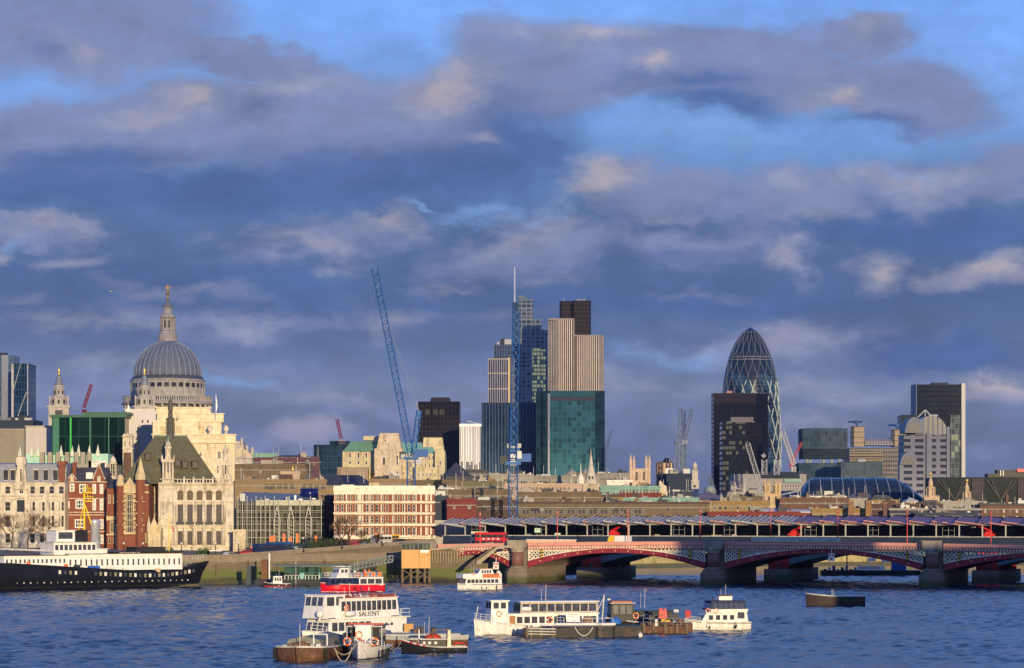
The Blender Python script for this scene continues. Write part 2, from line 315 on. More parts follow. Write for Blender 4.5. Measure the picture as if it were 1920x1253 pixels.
wood = mat('varnished_wood', (.35, .16, .05), .5); timber = mat('weathered_timber', (.16, .12, .08), .9, var=.4, dirt=(.06, .06, .04)); rust = mat('rusty_steel', (.17, .085, .045), .85, var=.5, dirt=(.05, .035, .03))
hull_dirt = (.3, .2, .12); tan = mat('tan_cladding', (.62, .36, .13), .7, var=.12); yellow = mat('yellow_paint', (.80, .50, .04), .5); concrete = mat('concrete', (.34, .31, .27), .9)
brown_c = mat('brown_concrete', (.20, .145, .09), .9, var=.3); grass_m = mat('leaf_green', (.05, .09, .03), .95); rub = mat('black_rubber', (.02, .02, .02), .8)
bark = mat('bark', (.10, .065, .04), .95); clad = mat('grey_cladding', (.36, .36, .35), .6, var=.1)
# ------------------------------------------------------------------ water
m, q = newmat('river_water'); tcw = q.n('ShaderNodeTexCoord').outputs['Object']
n1 = q.noise(tcw, .9, 6, (1, .55, 1)); n2 = q.noise(tcw, .12, 4, (1, .5, 1)); n3 = q.noise(tcw, .02, 4, (1, .45, 1))
b1 = q.n('ShaderNodeBump'); b1.inputs['Strength'].default_value = 1; b1.inputs['Distance'].default_value = .12; q.l(n1, b1.inputs['Height'])
b2 = q.n('ShaderNodeBump'); b2.inputs['Strength'].default_value = .8; b2.inputs['Distance'].default_value = .3; q.l(n2, b2.inputs['Height']); q.l(b1.outputs[0], b2.inputs['Normal'])
q.l(b2.outputs[0], q.p.inputs['Normal'])
mr = q.n('ShaderNodeMapRange'); q.l(q.m('ADD', q.m('MULTIPLY', n3, .6), q.m('MULTIPLY', n1, .4)), mr.inputs[0]); mr.inputs[1].default_value = .35; mr.inputs[2].default_value = .68
q.l(q.mix(mr.outputs[0], (.006, .017, .045), (.015, .036, .085)), q.p.inputs['Base Color'])
q.p.inputs['Roughness'].default_value = .16; q.p.inputs['Specular IOR Level'].default_value = .36
import numpy as np
def wave_patch(x0, x1, y0, y1, d):
    xs = np.arange(x0, x1+d/2, d); ys = np.arange(y0, y1+d/2, d); gx, gy = np.meshgrid(xs, ys); z = np.zeros_like(gx); rg = np.random.RandomState(3)
    for k in range(64):
        lam = 1.5*(3.3 ** (rg.rand()**1.5)); th = rg.normal(1.35, .75); ph = rg.rand()*6.28; kx, ky = 2*np.pi/lam*np.cos(th), 2*np.pi/lam*np.sin(th); z += lam*.0054*np.sin(kx*gx+ky*gy+ph+1.2*np.sin(gx*.05+k)+1.1*np.sin(gy*.043+k*2))
    env = .5+.28*np.sin(gx*.041+1.3*np.sin(gy*.019))*np.sin(gy*.033+np.sin(gx*.027))+.28*np.sin(gx*.09+2*np.sin(gy*.021)+gy*.05)*np.sin(gy*.071+1.5*np.sin(gx*.05)); ed = np.clip(np.minimum(np.minimum(gx-x0, x1-gx), np.minimum(gy-y0, y1-gy))/12, 0, 1); z = z*(.5+.8*env)*ed-.02*(1-ed)
    nx, ny = len(xs), len(ys); me = bpy.data.meshes.new('river'); me.vertices.add(nx*ny); me.vertices.foreach_set('co', np.stack([gx, gy, z], -1).ravel().astype(np.float32))
    i0 = (np.arange(ny-1)[:, None]*nx+np.arange(nx-1)[None]).ravel(); q_ = np.stack([i0, i0+1, i0+nx+1, i0+nx], -1).ravel(); nf = len(i0)
    me.loops.add(nf*4); me.loops.foreach_set('vertex_index', q_.astype(np.int32)); me.polygons.add(nf); me.polygons.foreach_set('loop_start', (np.arange(nf)*4).astype(np.int32)); me.polygons.foreach_set('use_smooth', np.ones(nf, bool)); me.update(); me.validate()
    return me
WX0, WX1, WY0, WY1 = -150, 160, 225, 800
ro = obj('river', wave_patch(WX0, WX1, WY0, WY1, .62), m); ro['kind'] = 'structure'
wb = MB(); Z0 = -.02
for a in ([(-9000, -3000), (9000, -3000), (9000, WY0), (-9000, WY0)], [(-9000, WY0), (WX0, WY0), (WX0, WY1), (-9000, WY1)], [(WX1, WY0), (9000, WY0), (9000, WY1), (WX1, WY1)], [(-9000, WY1), (9000, WY1), (9000, 22000), (-9000, 22000)]): wb.poly([(*p, Z0) for p in a])
struct('river', wb, m)
# ------------------------------------------------------------------ land and river wall (north bank), south bank off to the right
def offset(pts, d):
    out = []
    for i, p in enumerate(pts):
        a = Vector(pts[max(i-1, 0)]); b = Vector(pts[min(i+1, len(pts)-1)]); t = (b-a).normalized(); out.append((p[0]-t.y*d, p[1]+t.x*d))
    return out
BANK = [(-900, 380), (-420, 575), (-240, 632), (-127, 668), (-72, 697), (-12, 744), (10, 775), (34, 905), (70, 935), (130, 955), (400, 1000), (1200, 1040), (6000, 1200)]
LZ = 6.6
m, q = newmat('paving'); tcw = q.n('ShaderNodeTexCoord').outputs['Object']; a = q.noise(tcw, .08, 6)
q.l(q.mix(a, (.10, .09, .08), (.22, .19, .16)), q.p.inputs['Base Color']); q.p.inputs['Roughness'].default_value = .9
lb = MB(); back = offset(BANK, 420)
for i in range(len(BANK)-1):
    (ax, ay), (bx, by), (cx, cy), (dx, dy) = BANK[i], BANK[i+1], back[i+1], back[i]
    lb.poly([(ax, ay, LZ), (bx, by, LZ), (cx, cy, 16), (dx, dy, 16)])
    lb.poly([(dx, dy, 16), (cx, cy, 16), (cx*2, 21000, 20), (dx*2, 21000, 20)])
struct('ground', lb, m)
m, q = newmat('river_wall_stone'); tcw = q.n('ShaderNodeTexCoord').outputs['Object']; sp = q.n('ShaderNodeSeparateXYZ'); q.l(tcw, sp.inputs[0])
uv = q.n('ShaderNodeUVMap', uv_map='UVMap').outputs[0]
t = q.n('ShaderNodeTexBrick'); q.l(uv, t.inputs['Vector']); t.inputs['Color1'].default_value = (.19, .15, .09, 1); t.inputs['Color2'].default_value = (.14, .11, .07, 1); t.inputs['Mortar'].default_value = (.14, .11, .08, 1)
t.inputs['Scale'].default_value = 1; t.inputs['Brick Width'].default_value = 1.6; t.inputs['Row Height'].default_value = .7; t.inputs['Mortar Size'].default_value = .05
n = q.noise(tcw, .25, 6); zz = q.m('ADD', sp.outputs[2], q.m('MULTIPLY', n, 2.2))
mr = q.n('ShaderNodeMapRange'); q.l(zz, mr.inputs[0]); mr.inputs[1].default_value = 4.3; mr.inputs[2].default_value = 5.4
mr2 = q.n('ShaderNodeMapRange'); q.l(zz, mr2.inputs[0]); mr2.inputs[1].default_value = 2.0; mr2.inputs[2].default_value = 3.0
alg = q.mix(mr2.outputs[0], (.035, .03, .02), (.11, .13, .035))
q.l(q.mix(mr.outputs[0], alg, t.outputs[0]), q.p.inputs['Base Color']); q.p.inputs['Roughness'].default_value = .9
WALLM = m
def ribbon(mb, pts, y0, y1, z0, z1):
    a = offset(pts, y0); b = offset(pts, y1)
    for i in range(len(pts)-1):
        A, B, C, D = a[i], a[i+1], b[i+1], b[i]
        mb.add([(*A, z0), (*B, z0), (*C, z0), (*D, z0), (*A, z1), (*B, z1), (*C, z1), (*D, z1)], [(4, 5, 6, 7), (0, 1, 5, 4), (2, 3, 7, 6), (3, 2, 1, 0)])
wl = thing('river_wall', 'long stone river wall with green algae at its foot below the riverside road', 'river wall', (-127, 668, 0))
o_ = Vector((127, -668)); rel = lambda pts: [(p[0]+127, p[1]-668) for p in pts]
mb = MB(); ribbon(mb, rel(BANK[:7]), -.6, .8, -2, 5.6); obj('wall', mb, WALLM, wl)
mb = MB(); ribbon(mb, rel(BANK[:7]), -.85, .6, 5.6, 6.1); ribbon(mb, rel(BANK[:7]), -.3, .3, 6.1, 7.35); ribbon(mb, rel(BANK[:7]), -.45, .45, 7.35, 7.6); obj('parapet', mb, ashlar('wall_coping', (.28, .23, .16)), wl)
rw = random.Random(6); s0 = Vector((-127, 668)); s1 = Vector((-72, 697)); s2 = Vector((-12, 744))
for k in range(16):
    a_, b_ = (s0, s1) if k < 6 else (s1, s2); f_ = (k+.3+rw.random()*.4)/6 if k < 6 else (k-6+.3+rw.random()*.4)/10; p_ = a_+(b_-a_)*f_; d_ = (b_-a_).normalized(); n_ = Vector((d_.y, -d_.x)); o2 = p_+n_*.95-s0; mb = MB()
    if k % 3 == 0:
        for s_ in (-.25, .25): q3 = o2+d_*s_; mb.bar((q3.x, q3.y, 0), (q3.x, q3.y, 6.2), .05)
        for j in range(14): q3 = o2-d_*.25; q4 = o2+d_*.25; mb.bar((q3.x, q3.y, .4+j*.42), (q4.x, q4.y, .4+j*.42), .03)
        obj('ladder', mb, rust, wl)
    else: mb.bar((o2.x, o2.y, -1), (o2.x, o2.y, 4.2+rw.random()*1.2), .22, 6); obj('fender_pile', mb, timber, wl)
wl2 = thing('river_wall', 'sunlit far river wall with weedy foot, seen through the bridge arches', 'river wall', (34, 905, 0))
pts = [(p[0]-34, p[1]-905) for p in BANK[7:]]
mb = MB(); ribbon(mb, pts, -.6, .8, -2, 7.4); obj('wall', mb, ashlar('far_wall_stone', (.42, .35, .17), 1.6, .7, .6, (.12, .14, .04)), wl2)
m, q = newmat('foreshore_mud'); tcw = q.n('ShaderNodeTexCoord').outputs['Object']; a = q.noise(tcw, .5, 6); q.l(q.mix(a, (.07, .07, .025), (.24, .22, .08)), q.p.inputs['Base Color'])
mb = MB()
for pts, wd in ((BANK[3:6], 5), (BANK[7:11], 12)):
    f_ = offset(pts, -wd)
    for i in range(len(pts)-1): mb.poly([(*f_[i], -.15), (*f_[i+1], -.15), (*pts[i+1], 1.3), (*pts[i], 1.3)])
struct('foreshore', mb, m)
# south bank, beyond the right edge of the picture, with an unseen tall block added to shade the southern arches
sb = MB(); sb.prism([(100, -200), (104, 350), (150, 460), (192, 628), (230, 700), (420, 760), (2500, 820), (2500, -200)], -1, 6.4); struct('south_bank_ground', sb, MATS['paving'])
bt = thing('riverside_block', 'tall brown block on the south bank, out of the picture to the right', 'building', (112, 330, 6.4))
mb = MB(); mb.box(0, 125, 0, 26, 0, 37); mb.box(20, 60, 4, 22, 37, 45); obj('walls', mb, cwall('south_block_wall', (.04, .05, .06), (.32, .24, .17), 3, 3.4, .5, .45), bt)
mb = MB(); mb.box(-.4, 125.4, -.4, 26.4, 37, 37.6); obj('roof', mb, concrete, bt)
# ------------------------------------------------------------------ road bridge
P1 = Vector((1.8, 710)); ANG = math.atan2(668-710, 105.2-1.8)
PIER = [0, 54.5, 111.6, 166, 215]; BW = 28
def ztop(x): return 11.1-.00014*(x-65)**2
br = thing('road_bridge', 'maroon and white iron arch road bridge on broad stone piers', 'bridge', (P1.x, P1.y, 0), ANG)
spans = [(-26, 0), (0, 54.5), (54.5, 111.6), (111.6, 166), (166, 215)]
brm = mat('bridge_maroon', (.27, .028, .045), .6, var=.3, streak=.45, sc=.5, dirt=(.13, .035, .035)); lat_m = mat('lattice_cream_paint', (.74, .68, .56), .7, var=.2, streak=.35, dirt=(.50, .42, .32))
cor_m = mat('cornice_salmon_paint', (.58, .22, .17), .7, var=.25, streak=.3, dirt=(.40, .16, .12)); par_m = mat('parapet_rose_paint', (.66, .33, .27), .6, var=.12)
def arch_z(t, crown, spring): return spring+(crown-spring)*(1-(2*t-1)**2)
soff = mat('underside_iron', (.10, .075, .07), .8)
for (a, b) in spans:
    a2, b2 = a+2.6, b-2.6; n = 28; mid = (a+b)/2
    ct, cb_ = ztop(mid)-1.85, ztop(mid)-2.9; stp, sbt = 5.7, 3.9
    zt = lambda x: arch_z((x-a2)/(b2-a2), ct, stp); zb = lambda x: arch_z((x-a2)/(b2-a2), cb_, sbt)
    xs = [a2+(b2-a2)*i/n for i in range(n+1)]
    for yi, (y0, y1) in enumerate(((0, .5), (27.5, 28))):
        mb = MB()
        for u, v in zip(xs, xs[1:]):
            mb.add([(u, y0, zb(u)), (v, y0, zb(v)), (v, y0, zt(v)), (u, y0, zt(u)), (u, y1, zb(u)), (v, y1, zb(v)), (v, y1, zt(v)), (u, y1, zt(u))], [(0, 1, 2, 3), (7, 6, 5, 4), (0, 4, 5, 1), (3, 2, 6, 7)])
            if yi == 0:
                mb.add([(u, -.15, zb(u)), (v, -.15, zb(v)), (v, -.15, zb(v)+.18), (u, -.15, zb(u)+.18), (u, 0, zb(u)), (v, 0, zb(v)), (v, 0, zb(v)+.18), (u, 0, zb(u)+.18)], [(0, 1, 2, 3), (7, 6, 5, 4), (0, 4, 5, 1), (3, 2, 6, 7)])
        rib = obj('arch_rib', mb, brm, br)
        if yi == 0:
            for i in range(1, 14): x = a2+(b2-a2)*i/14; zc = (zt(x)+zb(x))/2; mb = MB(); mb.box(x-.16, x+.16, -.12, 0, zc-.16, zc+.16); obj('rivet_boss', mb, mat('boss_gold_paint', (.62, .42, .2), .5), rib)
    mb = MB()
    for k in range(1, 9):
        y = k*BW/9
        for u, v in zip(xs[::2], xs[2::2]): mb.add([(u, y, zb(u)), (v, y, zb(v)), (v, y, zt(v)+.1), (u, y, zt(u)+.1), (u, y+.35, zb(u)), (v, y+.35, zb(v)), (v, y+.35, zt(v)+.1), (u, y+.35, zt(u)+.1)], [(0, 1, 2, 3), (7, 6, 5, 4), (0, 4, 5, 1)])
    for x in xs[2:-2:2]: mb.box(x-.12, x+.12, .5, 27.5, zt(x)-.45, zt(x)-.1)
    obj('under_rib', mb, soff, br)
    mb = MB()                                                       # pierced spandrel lattice
    step = 1.05; zc = ztop(mid)-1.85
    def inside(x, z): return a2-.01 <= x <= b2+.01 and zt(x)-.1 <= z <= ztop(x)-1.75
    L = b2-a2
    for sgn in (1, -1):
        k0 = -12
        while k0*step < L+12:
            x0 = a2+k0*step; d = .52
            for j in range(-2, 12):
                z0 = 4.2+j*d; xx = x0+sgn*(j*d)
                if inside(xx+sgn*d/2, z0+d/2):
                    p = Vector((xx, .22, z0)); q2 = Vector((xx+sgn*d, .22, z0+d)); dn = Vector((-sgn, 0, 1)).normalized()*.15
                    mb.add([(p-dn)[:], (q2-dn)[:], (q2+dn)[:], (p+dn)[:]], [(0, 1, 2, 3)])
            k0 += 1
    for u, v in zip(xs, xs[1:]):
        if ztop(u)-1.8-zt(u) > .05 or ztop(v)-1.8-zt(v) > .05:
            mb.add([(u, .1, zt(u)), (v, .1, zt(v)), (v, .1, min(zt(v)+.28, ztop(v)-1.8)), (u, .1, min(zt(u)+.28, ztop(u)-1.8))], [(0, 1, 2, 3)])
    for x in (a2, b2-.35): mb.box(x, x+.35, .08, .4, 5.6, ztop(x)-1.85)
    mb.box(a2, b2, .12, .4, ztop(a)-2.15, ztop(a)-1.82)
    obj('spandrel_lattice', mb, lat_m, br)
    mb = MB(); mb.box(a2, b2, 1.2, 1.5, 5.2, ztop(a)-1.9); 
    mb = MB()                                                       # cornice: deck edge, dentils, rail
    for u, v in zip(xs, xs[1:]):
        zu, zv = ztop(u), ztop(v)
        def seg(y0, y1, lo, hi): mb.add([(u, y0, zu+lo), (v, y0, zv+lo), (v, y0, zv+hi), (u, y0, zu+hi), (u, y1, zu+lo), (v, y1, zv+lo), (v, y1, zv+hi), (u, y1, zu+hi)], [(0, 1, 2, 3), (7, 6, 5, 4), (0, 4, 5, 1), (3, 2, 6, 7)])
        seg(-.35, .6, -1.85, -1.62); seg(.0, .6, -1.62, -1.05); seg(-.45, .6, -1.05, -.78)
    cor = obj('cornice', mb, cor_m, br)
    mb = MB(); x = a2+.3
    while x < b2-.4: z = ztop(x); mb.box(x, x+.34, -.35, 0, z-1.62, z-1.06); x += .78
    obj('dentil', mb, lat_m, cor)
    mb = MB()
    for u, v in zip(xs, xs[1:]):
        zu, zv = ztop(u), ztop(v)
        for (y0, y1, lo, hi) in ((-.1, .25, -.78, -.62), (.0, .15, -.62, -.18), (-.15, .3, -.18, 0)):
            mb.add([(u, y0, zu+lo), (v, y0, zv+lo), (v, y0, zv+hi), (u, y0, zu+hi), (u, y1, zu+lo), (v, y1, zv+lo), (v, y1, zv+hi), (u, y1, zu+hi)], [(0, 1, 2, 3), (7, 6, 5, 4), (0, 4, 5, 1), (3, 2, 6, 7)])
    obj('parapet', mb, par_m, br)
    mb = MB()
    for u, v in zip(xs, xs[1:]): mb.add([(u, .5, ztop(u)-1.5), (v, .5, ztop(v)-1.5), (v, 27.5, ztop(v)-1.5), (u, 27.5, ztop(u)-1.5), (u, .5, ztop(u)-.95), (v, .5, ztop(v)-.95), (v, 27.5, ztop(v)-.95), (u, 27.5, ztop(u)-.95)], [(4, 5, 6, 7), (3, 2, 1, 0)])
    obj('roadway', mb, mat('asphalt', (.05, .05, .05), .9), br)
    for x in (a2+4.0, b2-4.0):                                       # black and yellow clearance boards
        bd = MB(); zl = zt(x)-.6; hh = min(ztop(x)-1.9-zl, 3.6); k = 0; z = 0
        while z < hh-.3: bd.mat = k % 2; bd.add([(x-.3, -.25, zl+z), (x+.3, -.25, zl+z+.35), (x+.3, -.25, zl+z+.72), (x-.3, -.25, zl+z+.37), (x-.3, -.18, zl+z), (x+.3, -.18, zl+z+.35), (x+.3, -.18, zl+z+.72), (x-.3, -.18, zl+z+.37)], [(0, 1, 2, 3), (7, 6, 5, 4), (3, 2, 6, 7), (1, 5, 6, 2), (0, 4, 5, 1), (0, 3, 7, 4)]); z += .37; k += 1
        obj('clearance_board', bd, [black, yellow], br)
m, q = newmat('pier_stone'); tcw = q.n('ShaderNodeTexCoord').outputs['Object']; sp = q.n('ShaderNodeSeparateXYZ'); q.l(tcw, sp.inputs[0]); uv = q.n('ShaderNodeUVMap', uv_map='UVMap').outputs[0]
t = q.n('ShaderNodeTexBrick'); q.l(uv, t.inputs['Vector']); t.inputs['Color1'].default_value = (.34, .28, .21, 1); t.inputs['Color2'].default_value = (.26, .21, .16, 1); t.inputs['Mortar'].default_value = (.09, .07, .06, 1)
t.inputs['Scale'].default_value = 1; t.inputs['Brick Width'].default_value = 1.3; t.inputs['Row Height'].default_value = .6; t.inputs['Mortar Size'].default_value = .05
n = q.noise(tcw, .6, 6); zz = q.m('ADD', sp.outputs[2], q.m('MULTIPLY', n, 2.5)); mr = q.n('ShaderNodeMapRange'); q.l(zz, mr.inputs[0]); mr.inputs[1].default_value = 2.2; mr.inputs[2].default_value = 3.3
q.l(q.mix(mr.outputs[0], (.075, .085, .03), q.mix(n, t.outputs[0], (.14, .11, .09))), q.p.inputs['Base Color']); q.p.inputs['Roughness'].default_value = .9
pst = m; granite = mat('red_granite', (.20, .10, .08), .5, var=.4, sc=1.2)
for i, x in enumerate([-26]+PIER):
    mb = MB(); mb.box(x-2.7, x+2.7, .2, BW-.2, -3, 4.6); mb.box(x-2.2, x+2.2, .6, BW-.6, 4.6, ztop(x)-1.9)
    mb.prism([(x-3.2, 0.3), (x-3.2, -2.2), (x-1.6, -4.2), (x+1.6, -4.2), (x+3.2, -2.2), (x+3.2, 0.3)], -3, 3.0); mb.prism([(x-2.8, 0.3), (x-2.8, -2), (x-1.3, -3.7), (x+1.3, -3.7), (x+2.8, -2), (x+2.8, 0.3)], 3.0, 3.8)
    pr = obj('pier', mb, pst, br)
    mb = MB(); mb.cyl(x, -1.1, 4.5, 8.0, 1.65, 1.6, 20, True); obj('column_shaft', mb, granite, pr)
    mb = MB(); mb.lathe([(2.1, 3.8), (2.1, 4.1), (1.75, 4.5)], 20, x, -1.1); obj('column_base', mb, pst, pr); mb = MB(); mb.lathe([(1.6, 8.0), (1.75, 8.2), (1.65, 8.4), (2.1, 9.0), (2.15, 9.2)], 20, x, -1.1); mb.box(x-2.2, x+2.2, -3.0, .3, 9.2, 9.6)
    zt_ = ztop(x)+.45; mb.box(x-2.15, x+2.15, -2.9, -2.5, 9.6, zt_); mb.box(x-2.15, x-1.75, -2.5, .3, 9.6, zt_); mb.box(x+1.75, x+2.15, -2.5, .3, 9.6, zt_); mb.box(x-2.3, x+2.3, -3.05, -2.4, zt_, zt_+.25); mb.box(x-2.3, x-1.7, -2.4, .3, zt_, zt_+.25); mb.box(x+1.7, x+2.3, -2.4, .3, zt_, zt_+.25)
    obj('capital', mb, ashlar('capital_stone', (.40, .35, .28), 1, .5), pr)
def BL(x, y): c, s = math.cos(ANG), math.sin(ANG); return (P1.x+x*c-y*s, P1.y+x*s+y*c)
# lamp columns on the bridge
def lamp_col(x, y, i, where):
    wx, wy = BL(x, y); z0 = ztop(x)-1.2
    t = thing('street_lamp', 'tall thin red lamp column on the road bridge '+where, 'street lamp', (wx, wy, z0), ANG, 'red lamp columns along the road bridge')
    mb = MB(); mb.cyl(0, 0, 0, 1.2, .22, .16, 8); mb.cyl(0, 0, 1.2, 8.4, .12, .08, 6); obj('post', mb, redp, t)
    mb = MB(); mb.cyl(0, 0, 8.4, 8.8, .1, .3, 6); mb.cyl(0, 0, 8.8, 9.4, .3, .22, 6); mb.cyl(0, 0, 9.4, 9.8, .22, .03, 6); obj('lantern', mb, mat('lamp_red_glass', (.4, .05, .06), .3), t)
for i, (px, wh) in enumerate(((900, 'beside the red bus'), (1045, 'left of the white works truck'), (1177, 'right of the white truck'), (1313, 'left of the middle pier'), (1445, 'by the hoarding left end'), (1571, 'by the hoarding right end'), (1701, 'left of the rightmost pier'), (1858, 'nearest the right edge'))):
    x = 0
    for _ in range(20):
        wx, wy = BL(x, 3); x += (px-(HX+wx/wy*F))*wy/F
    lamp_col(x, 3, i, wh)
# navigation boards: white squares with three red discs
def nav(px, py, Y, lab):
    t = thing('navigation_board', lab, 'sign', (X(px, Y), Y, Z(py, Y)), ANG)
    mb = MB(); mb.box(-.8, .8, -.06, .06, -.95, .95); obj('panel', mb, white, t)
    for dx, dz in ((-.4, .5), (.4, .5), (0, -.4)):
        mb = MB(); mb.M = Matrix.Translation((dx, -.07, dz)) @ Matrix.Rotation(R(90), 4, 'X'); mb.cyl(0, 0, 0, .03, .27, None, 14); obj('disc', mb, redp, t)
    mb = MB(); mb.box(-.08, .08, .06, .2, -3.4 if Y < 705 and px < 1000 else -.9, 2.2); obj('post', mb, white, t)
nav(930, 1061, 712, 'white board with three red discs by the left end of the bridge'); nav(1559, 1045, 675, 'white board with three red discs hung under the middle arch')
# ------------------------------------------------------------------ railway bridge with ridged glass and solar roof behind
rb = thing('railway_bridge', 'long railway bridge with ridged solar roof and blue deck behind the road bridge', 'bridge', (P1.x, P1.y, 0), ANG)
Y0, Y1 = 44, 70; XA, XB = -40.5, 240; bay = 6.2
def rz(x): return .00009*(x-60)**2
solar = mat('solar_roof_panel', (.30, .28, .28), .7, var=.6, sc=.9, dirt=(.09, .085, .10)); solar_b = mat('dark_solar_panel', (.16, .10, .17), .6, var=.6, sc=.7, dirt=(.34, .20, .24)); dkb = mat('deck_navy_hoarding', (.018, .03, .06), .6, var=.5, sc=.2)
i = 0; x = XA
random.seed(4)
while x < XB:
    z = 16.2-rz(x); sol = x > 62
    mb = MB()
    mb.add([(x-.8, Y0-1.5, z+.1), (x+bay+.3, Y0-1.5, z-.75), (x+bay-1.5, Y0+11, z+1.0), (x-2.2, Y0+11, z+1.6), (x-.8, Y0-1.5, z-.1), (x+bay+.3, Y0-1.5, z-1.0)], [(0, 1, 2, 3), (4, 5, 1, 0)])
    mb.add([(x-2.2, Y0+11, z+1.75), (x+bay-1.5, Y0+11, z+1.25), (x+bay-2, Y1+1, z), (x-2.6, Y1+1, z+.2)], [(0, 1, 2, 3)])
    mb.add([(x+bay+.3, Y0-1.5, z-.75), (x+bay+.3-1.1, Y0-1.5, z+.1), (x+bay-1.8, Y0+11, z+1.75), (x+bay-1.5, Y0+11, z+1.25)], [(0, 1, 2, 3)])
    pnl = obj('roof_panel', mb, solar_b if sol else solar, rb)
    mb = MB()
    for k in range(5):
        f = k/5; xa = x-.8+(bay+1.1)*f
        if not sol: mb.bar((xa, Y0-1.6, z+.2-.85*f), (xa-1.2, Y0+11, z+1.67-.6*f), .12)
        if random.random() < .55: es = MB(); es.bar((xa, Y0-1.65, z+.22-.85*f), (xa+bay*.22, Y0-1.65, z+.03-.85*f), .15); obj('edge_strip', es, (pink if (x > 62 or i % 3 == 1) else dwhite), pnl)
    if mb.v: obj('roof_rib', mb, mat('rib_grey_paint', (.46, .44, .43), .6, var=.3), pnl)
    if i % 1 == 0:
        mb = MB(); mb.box(x-.16, x+.16, Y0, Y0+.3, 10.6-rz(x), z-.2); obj('column', mb, mat('pale_steel_column', (.45, .44, .42), .5), rb)
    x += bay; i += 1
mb = MB(); mb.box(XA, XB, Y0+.1, Y0+.5, 15.1, 15.5); mb.box(XA, XB, Y0+.4, Y0+.5, 11.5, 11.62); obj('roof_beam', mb, mat('beam_grey_steel', (.30, .31, .33), .5), rb)
mb = MB(); mb.box(XA, XB, Y0-1.5, Y1+1, 8.6, 9.6); mb.box(XA, XB, Y0-1.4, Y0-1.2, 9.6, 12.0); obj('deck', mb, dkb, rb)
mb = MB(); mb.box(XA, XB, Y0-1.45, Y0-1.25, 12.0, 12.14); obj('deck_rail', mb, dwhite, rb)
mb = MB(); mb.box(XA, XB, Y1-1, Y1, 9.6, 15.2); obj('rear_screen', mb, cwall('rear_screen_glass', (.09, .07, .075), (.17, .13, .13), 2.1, 1.4, .12, .1, 1.6, lit=(.8, .9, .5), litp=.015), rb)
mb = MB(); mb.box(XA, XB, Y0+9, Y0+10, 9.6, 12.2); obj('platform', mb, mat('platform_edge', (.09, .065, .07), .8, var=1.2, sc=.25), rb)
for k, x in enumerate([-40]+PIER):
    x += 4; mb = MB(); mb.box(x-3.5, x+3.5, Y0-2, Y1+2, -3, 3.2); p_ = obj('pier', mb, pst, rb)
    mb = MB()
    for yy in (Y0, Y0+8, Y0+16, Y0+24): mb.cyl(x-1.5, yy, 3.2, 8.6, 1.3, None, 14, True); mb.cyl(x+1.8, yy, 3.2, 8.6, 1.3, None, 14, True)
    mb.box(x-2.5, x+2.8, Y0-.5, Y1, 4.5, 7.8); obj('red_pillar', mb, mat('pillar_red_paint', (.5, .04, .035), .6, var=.3), p_)
for a, b in zip([-36]+[p+4 for p in PIER], [p+4 for p in PIER]):
    mb = MB(); n = 16
    for k in range(n):
        u = a+(b-a)*k/n; v = a+(b-a)*(k+1)/n; f = lambda t: arch_z((t-a)/(b-a), 8.0, 3.4)
        mb.add([(u, Y0, f(u)), (v, Y0, f(v)), (v, Y0, 8.6), (u, Y0, 8.6), (u, Y1, f(u)), (v, Y1, f(v)), (v, Y1, 8.6), (u, Y1, 8.6)], [(0, 1, 2, 3), (7, 6, 5, 4), (0, 4, 5, 1)])
    obj('arch_girder', mb, mat('girder_blue_grey', (.12, .17, .20), .6), rb)
rnd0 = random.Random(77)
for k in range(60):
    x = XA+4+rnd0.random()*(XB-XA-8); y = Y0+rnd0.uniform(1.0, 7.5); h_ = rnd0.uniform(.5, 2.1); w_ = rnd0.uniform(.4, 3.2); mb = MB(); mb.box(x, x+w_, y, y+.9, 9.6, 10.4+h_)
    obj('site_crate', mb, rnd0.choice([dwhite, steel, navy, blue, rust, concrete, dark, orange if k % 6 == 0 else timber]), rb)
for k in range(14):
    x = XA+6+k*20+rnd0.uniform(-3, 3)
    if x > XB-3: continue
    mb = MB()
    for j in range(3): mb.bar((x+j*1.6, Y0+.8, 9.6), (x+j*1.6, Y0+.8, 14.6), .06)
    for z_ in (11, 12.4, 13.8): mb.bar((x, Y0+.8, z_), (x+3.2, Y0+.8, z_), .05)
    obj('scaffold_bay', mb, steel, rb)
# red construction machines on the deck and works vehicles on the road bridge
def at_line(px, yoff):
    x = 0
    for _ in range(25): wx, wy = BL(x, yoff); x += (px-(HX+wx/wy*F))*wy/F
    return x
def hoist(px, lab, flip=1):
    x = at_line(px, Y0-3); wx, wy = BL(x, Y0+3); t = thing('boom_lift', lab, 'boom lift', (wx, wy, 11.6), ANG, 'red boom lifts on the railway bridge')
    mb = MB(); mb.box(-1.6, 1.6, -.8, .8, .3, 1.3); mb.box(-.9, .9, -.7, .7, 1.3, 1.9); obj('chassis', mb, redp, t)
    for s in (-1.1, 1.1):
        mb = MB(); mb.M = Matrix.Translation((s, -.95, .4)) @ Matrix.Rotation(R(90), 4, 'X'); mb.cyl(0, 0, -.15, .15, .4, None, 12); obj('wheel', mb, rub, t)
    mb = MB(); mb.bar((-.8*flip, 0, 1.8), (2.2*flip, 0, 3.2), .28); mb.bar((2.2*flip, 0, 3.2), (4.0*flip, 0, 3.4), .2); obj('boom', mb, redp, t)
    mb = MB(); mb.box(3.6*flip if flip > 0 else -4.6, 4.6 if flip > 0 else -3.6, -.5, .5, 2.9, 3.8); obj('basket', mb, white, t)
hoist(1137, 'red boom lift with raised arm near the left of the railway bridge deck'); hoist(1478, 'red boom lift in the middle of the railway bridge deck'); hoist(1845, 'red boom lift with its arm to the left near the right edge', -1)
x = at_line(1162, 6); wx, wy = BL(x, 6)
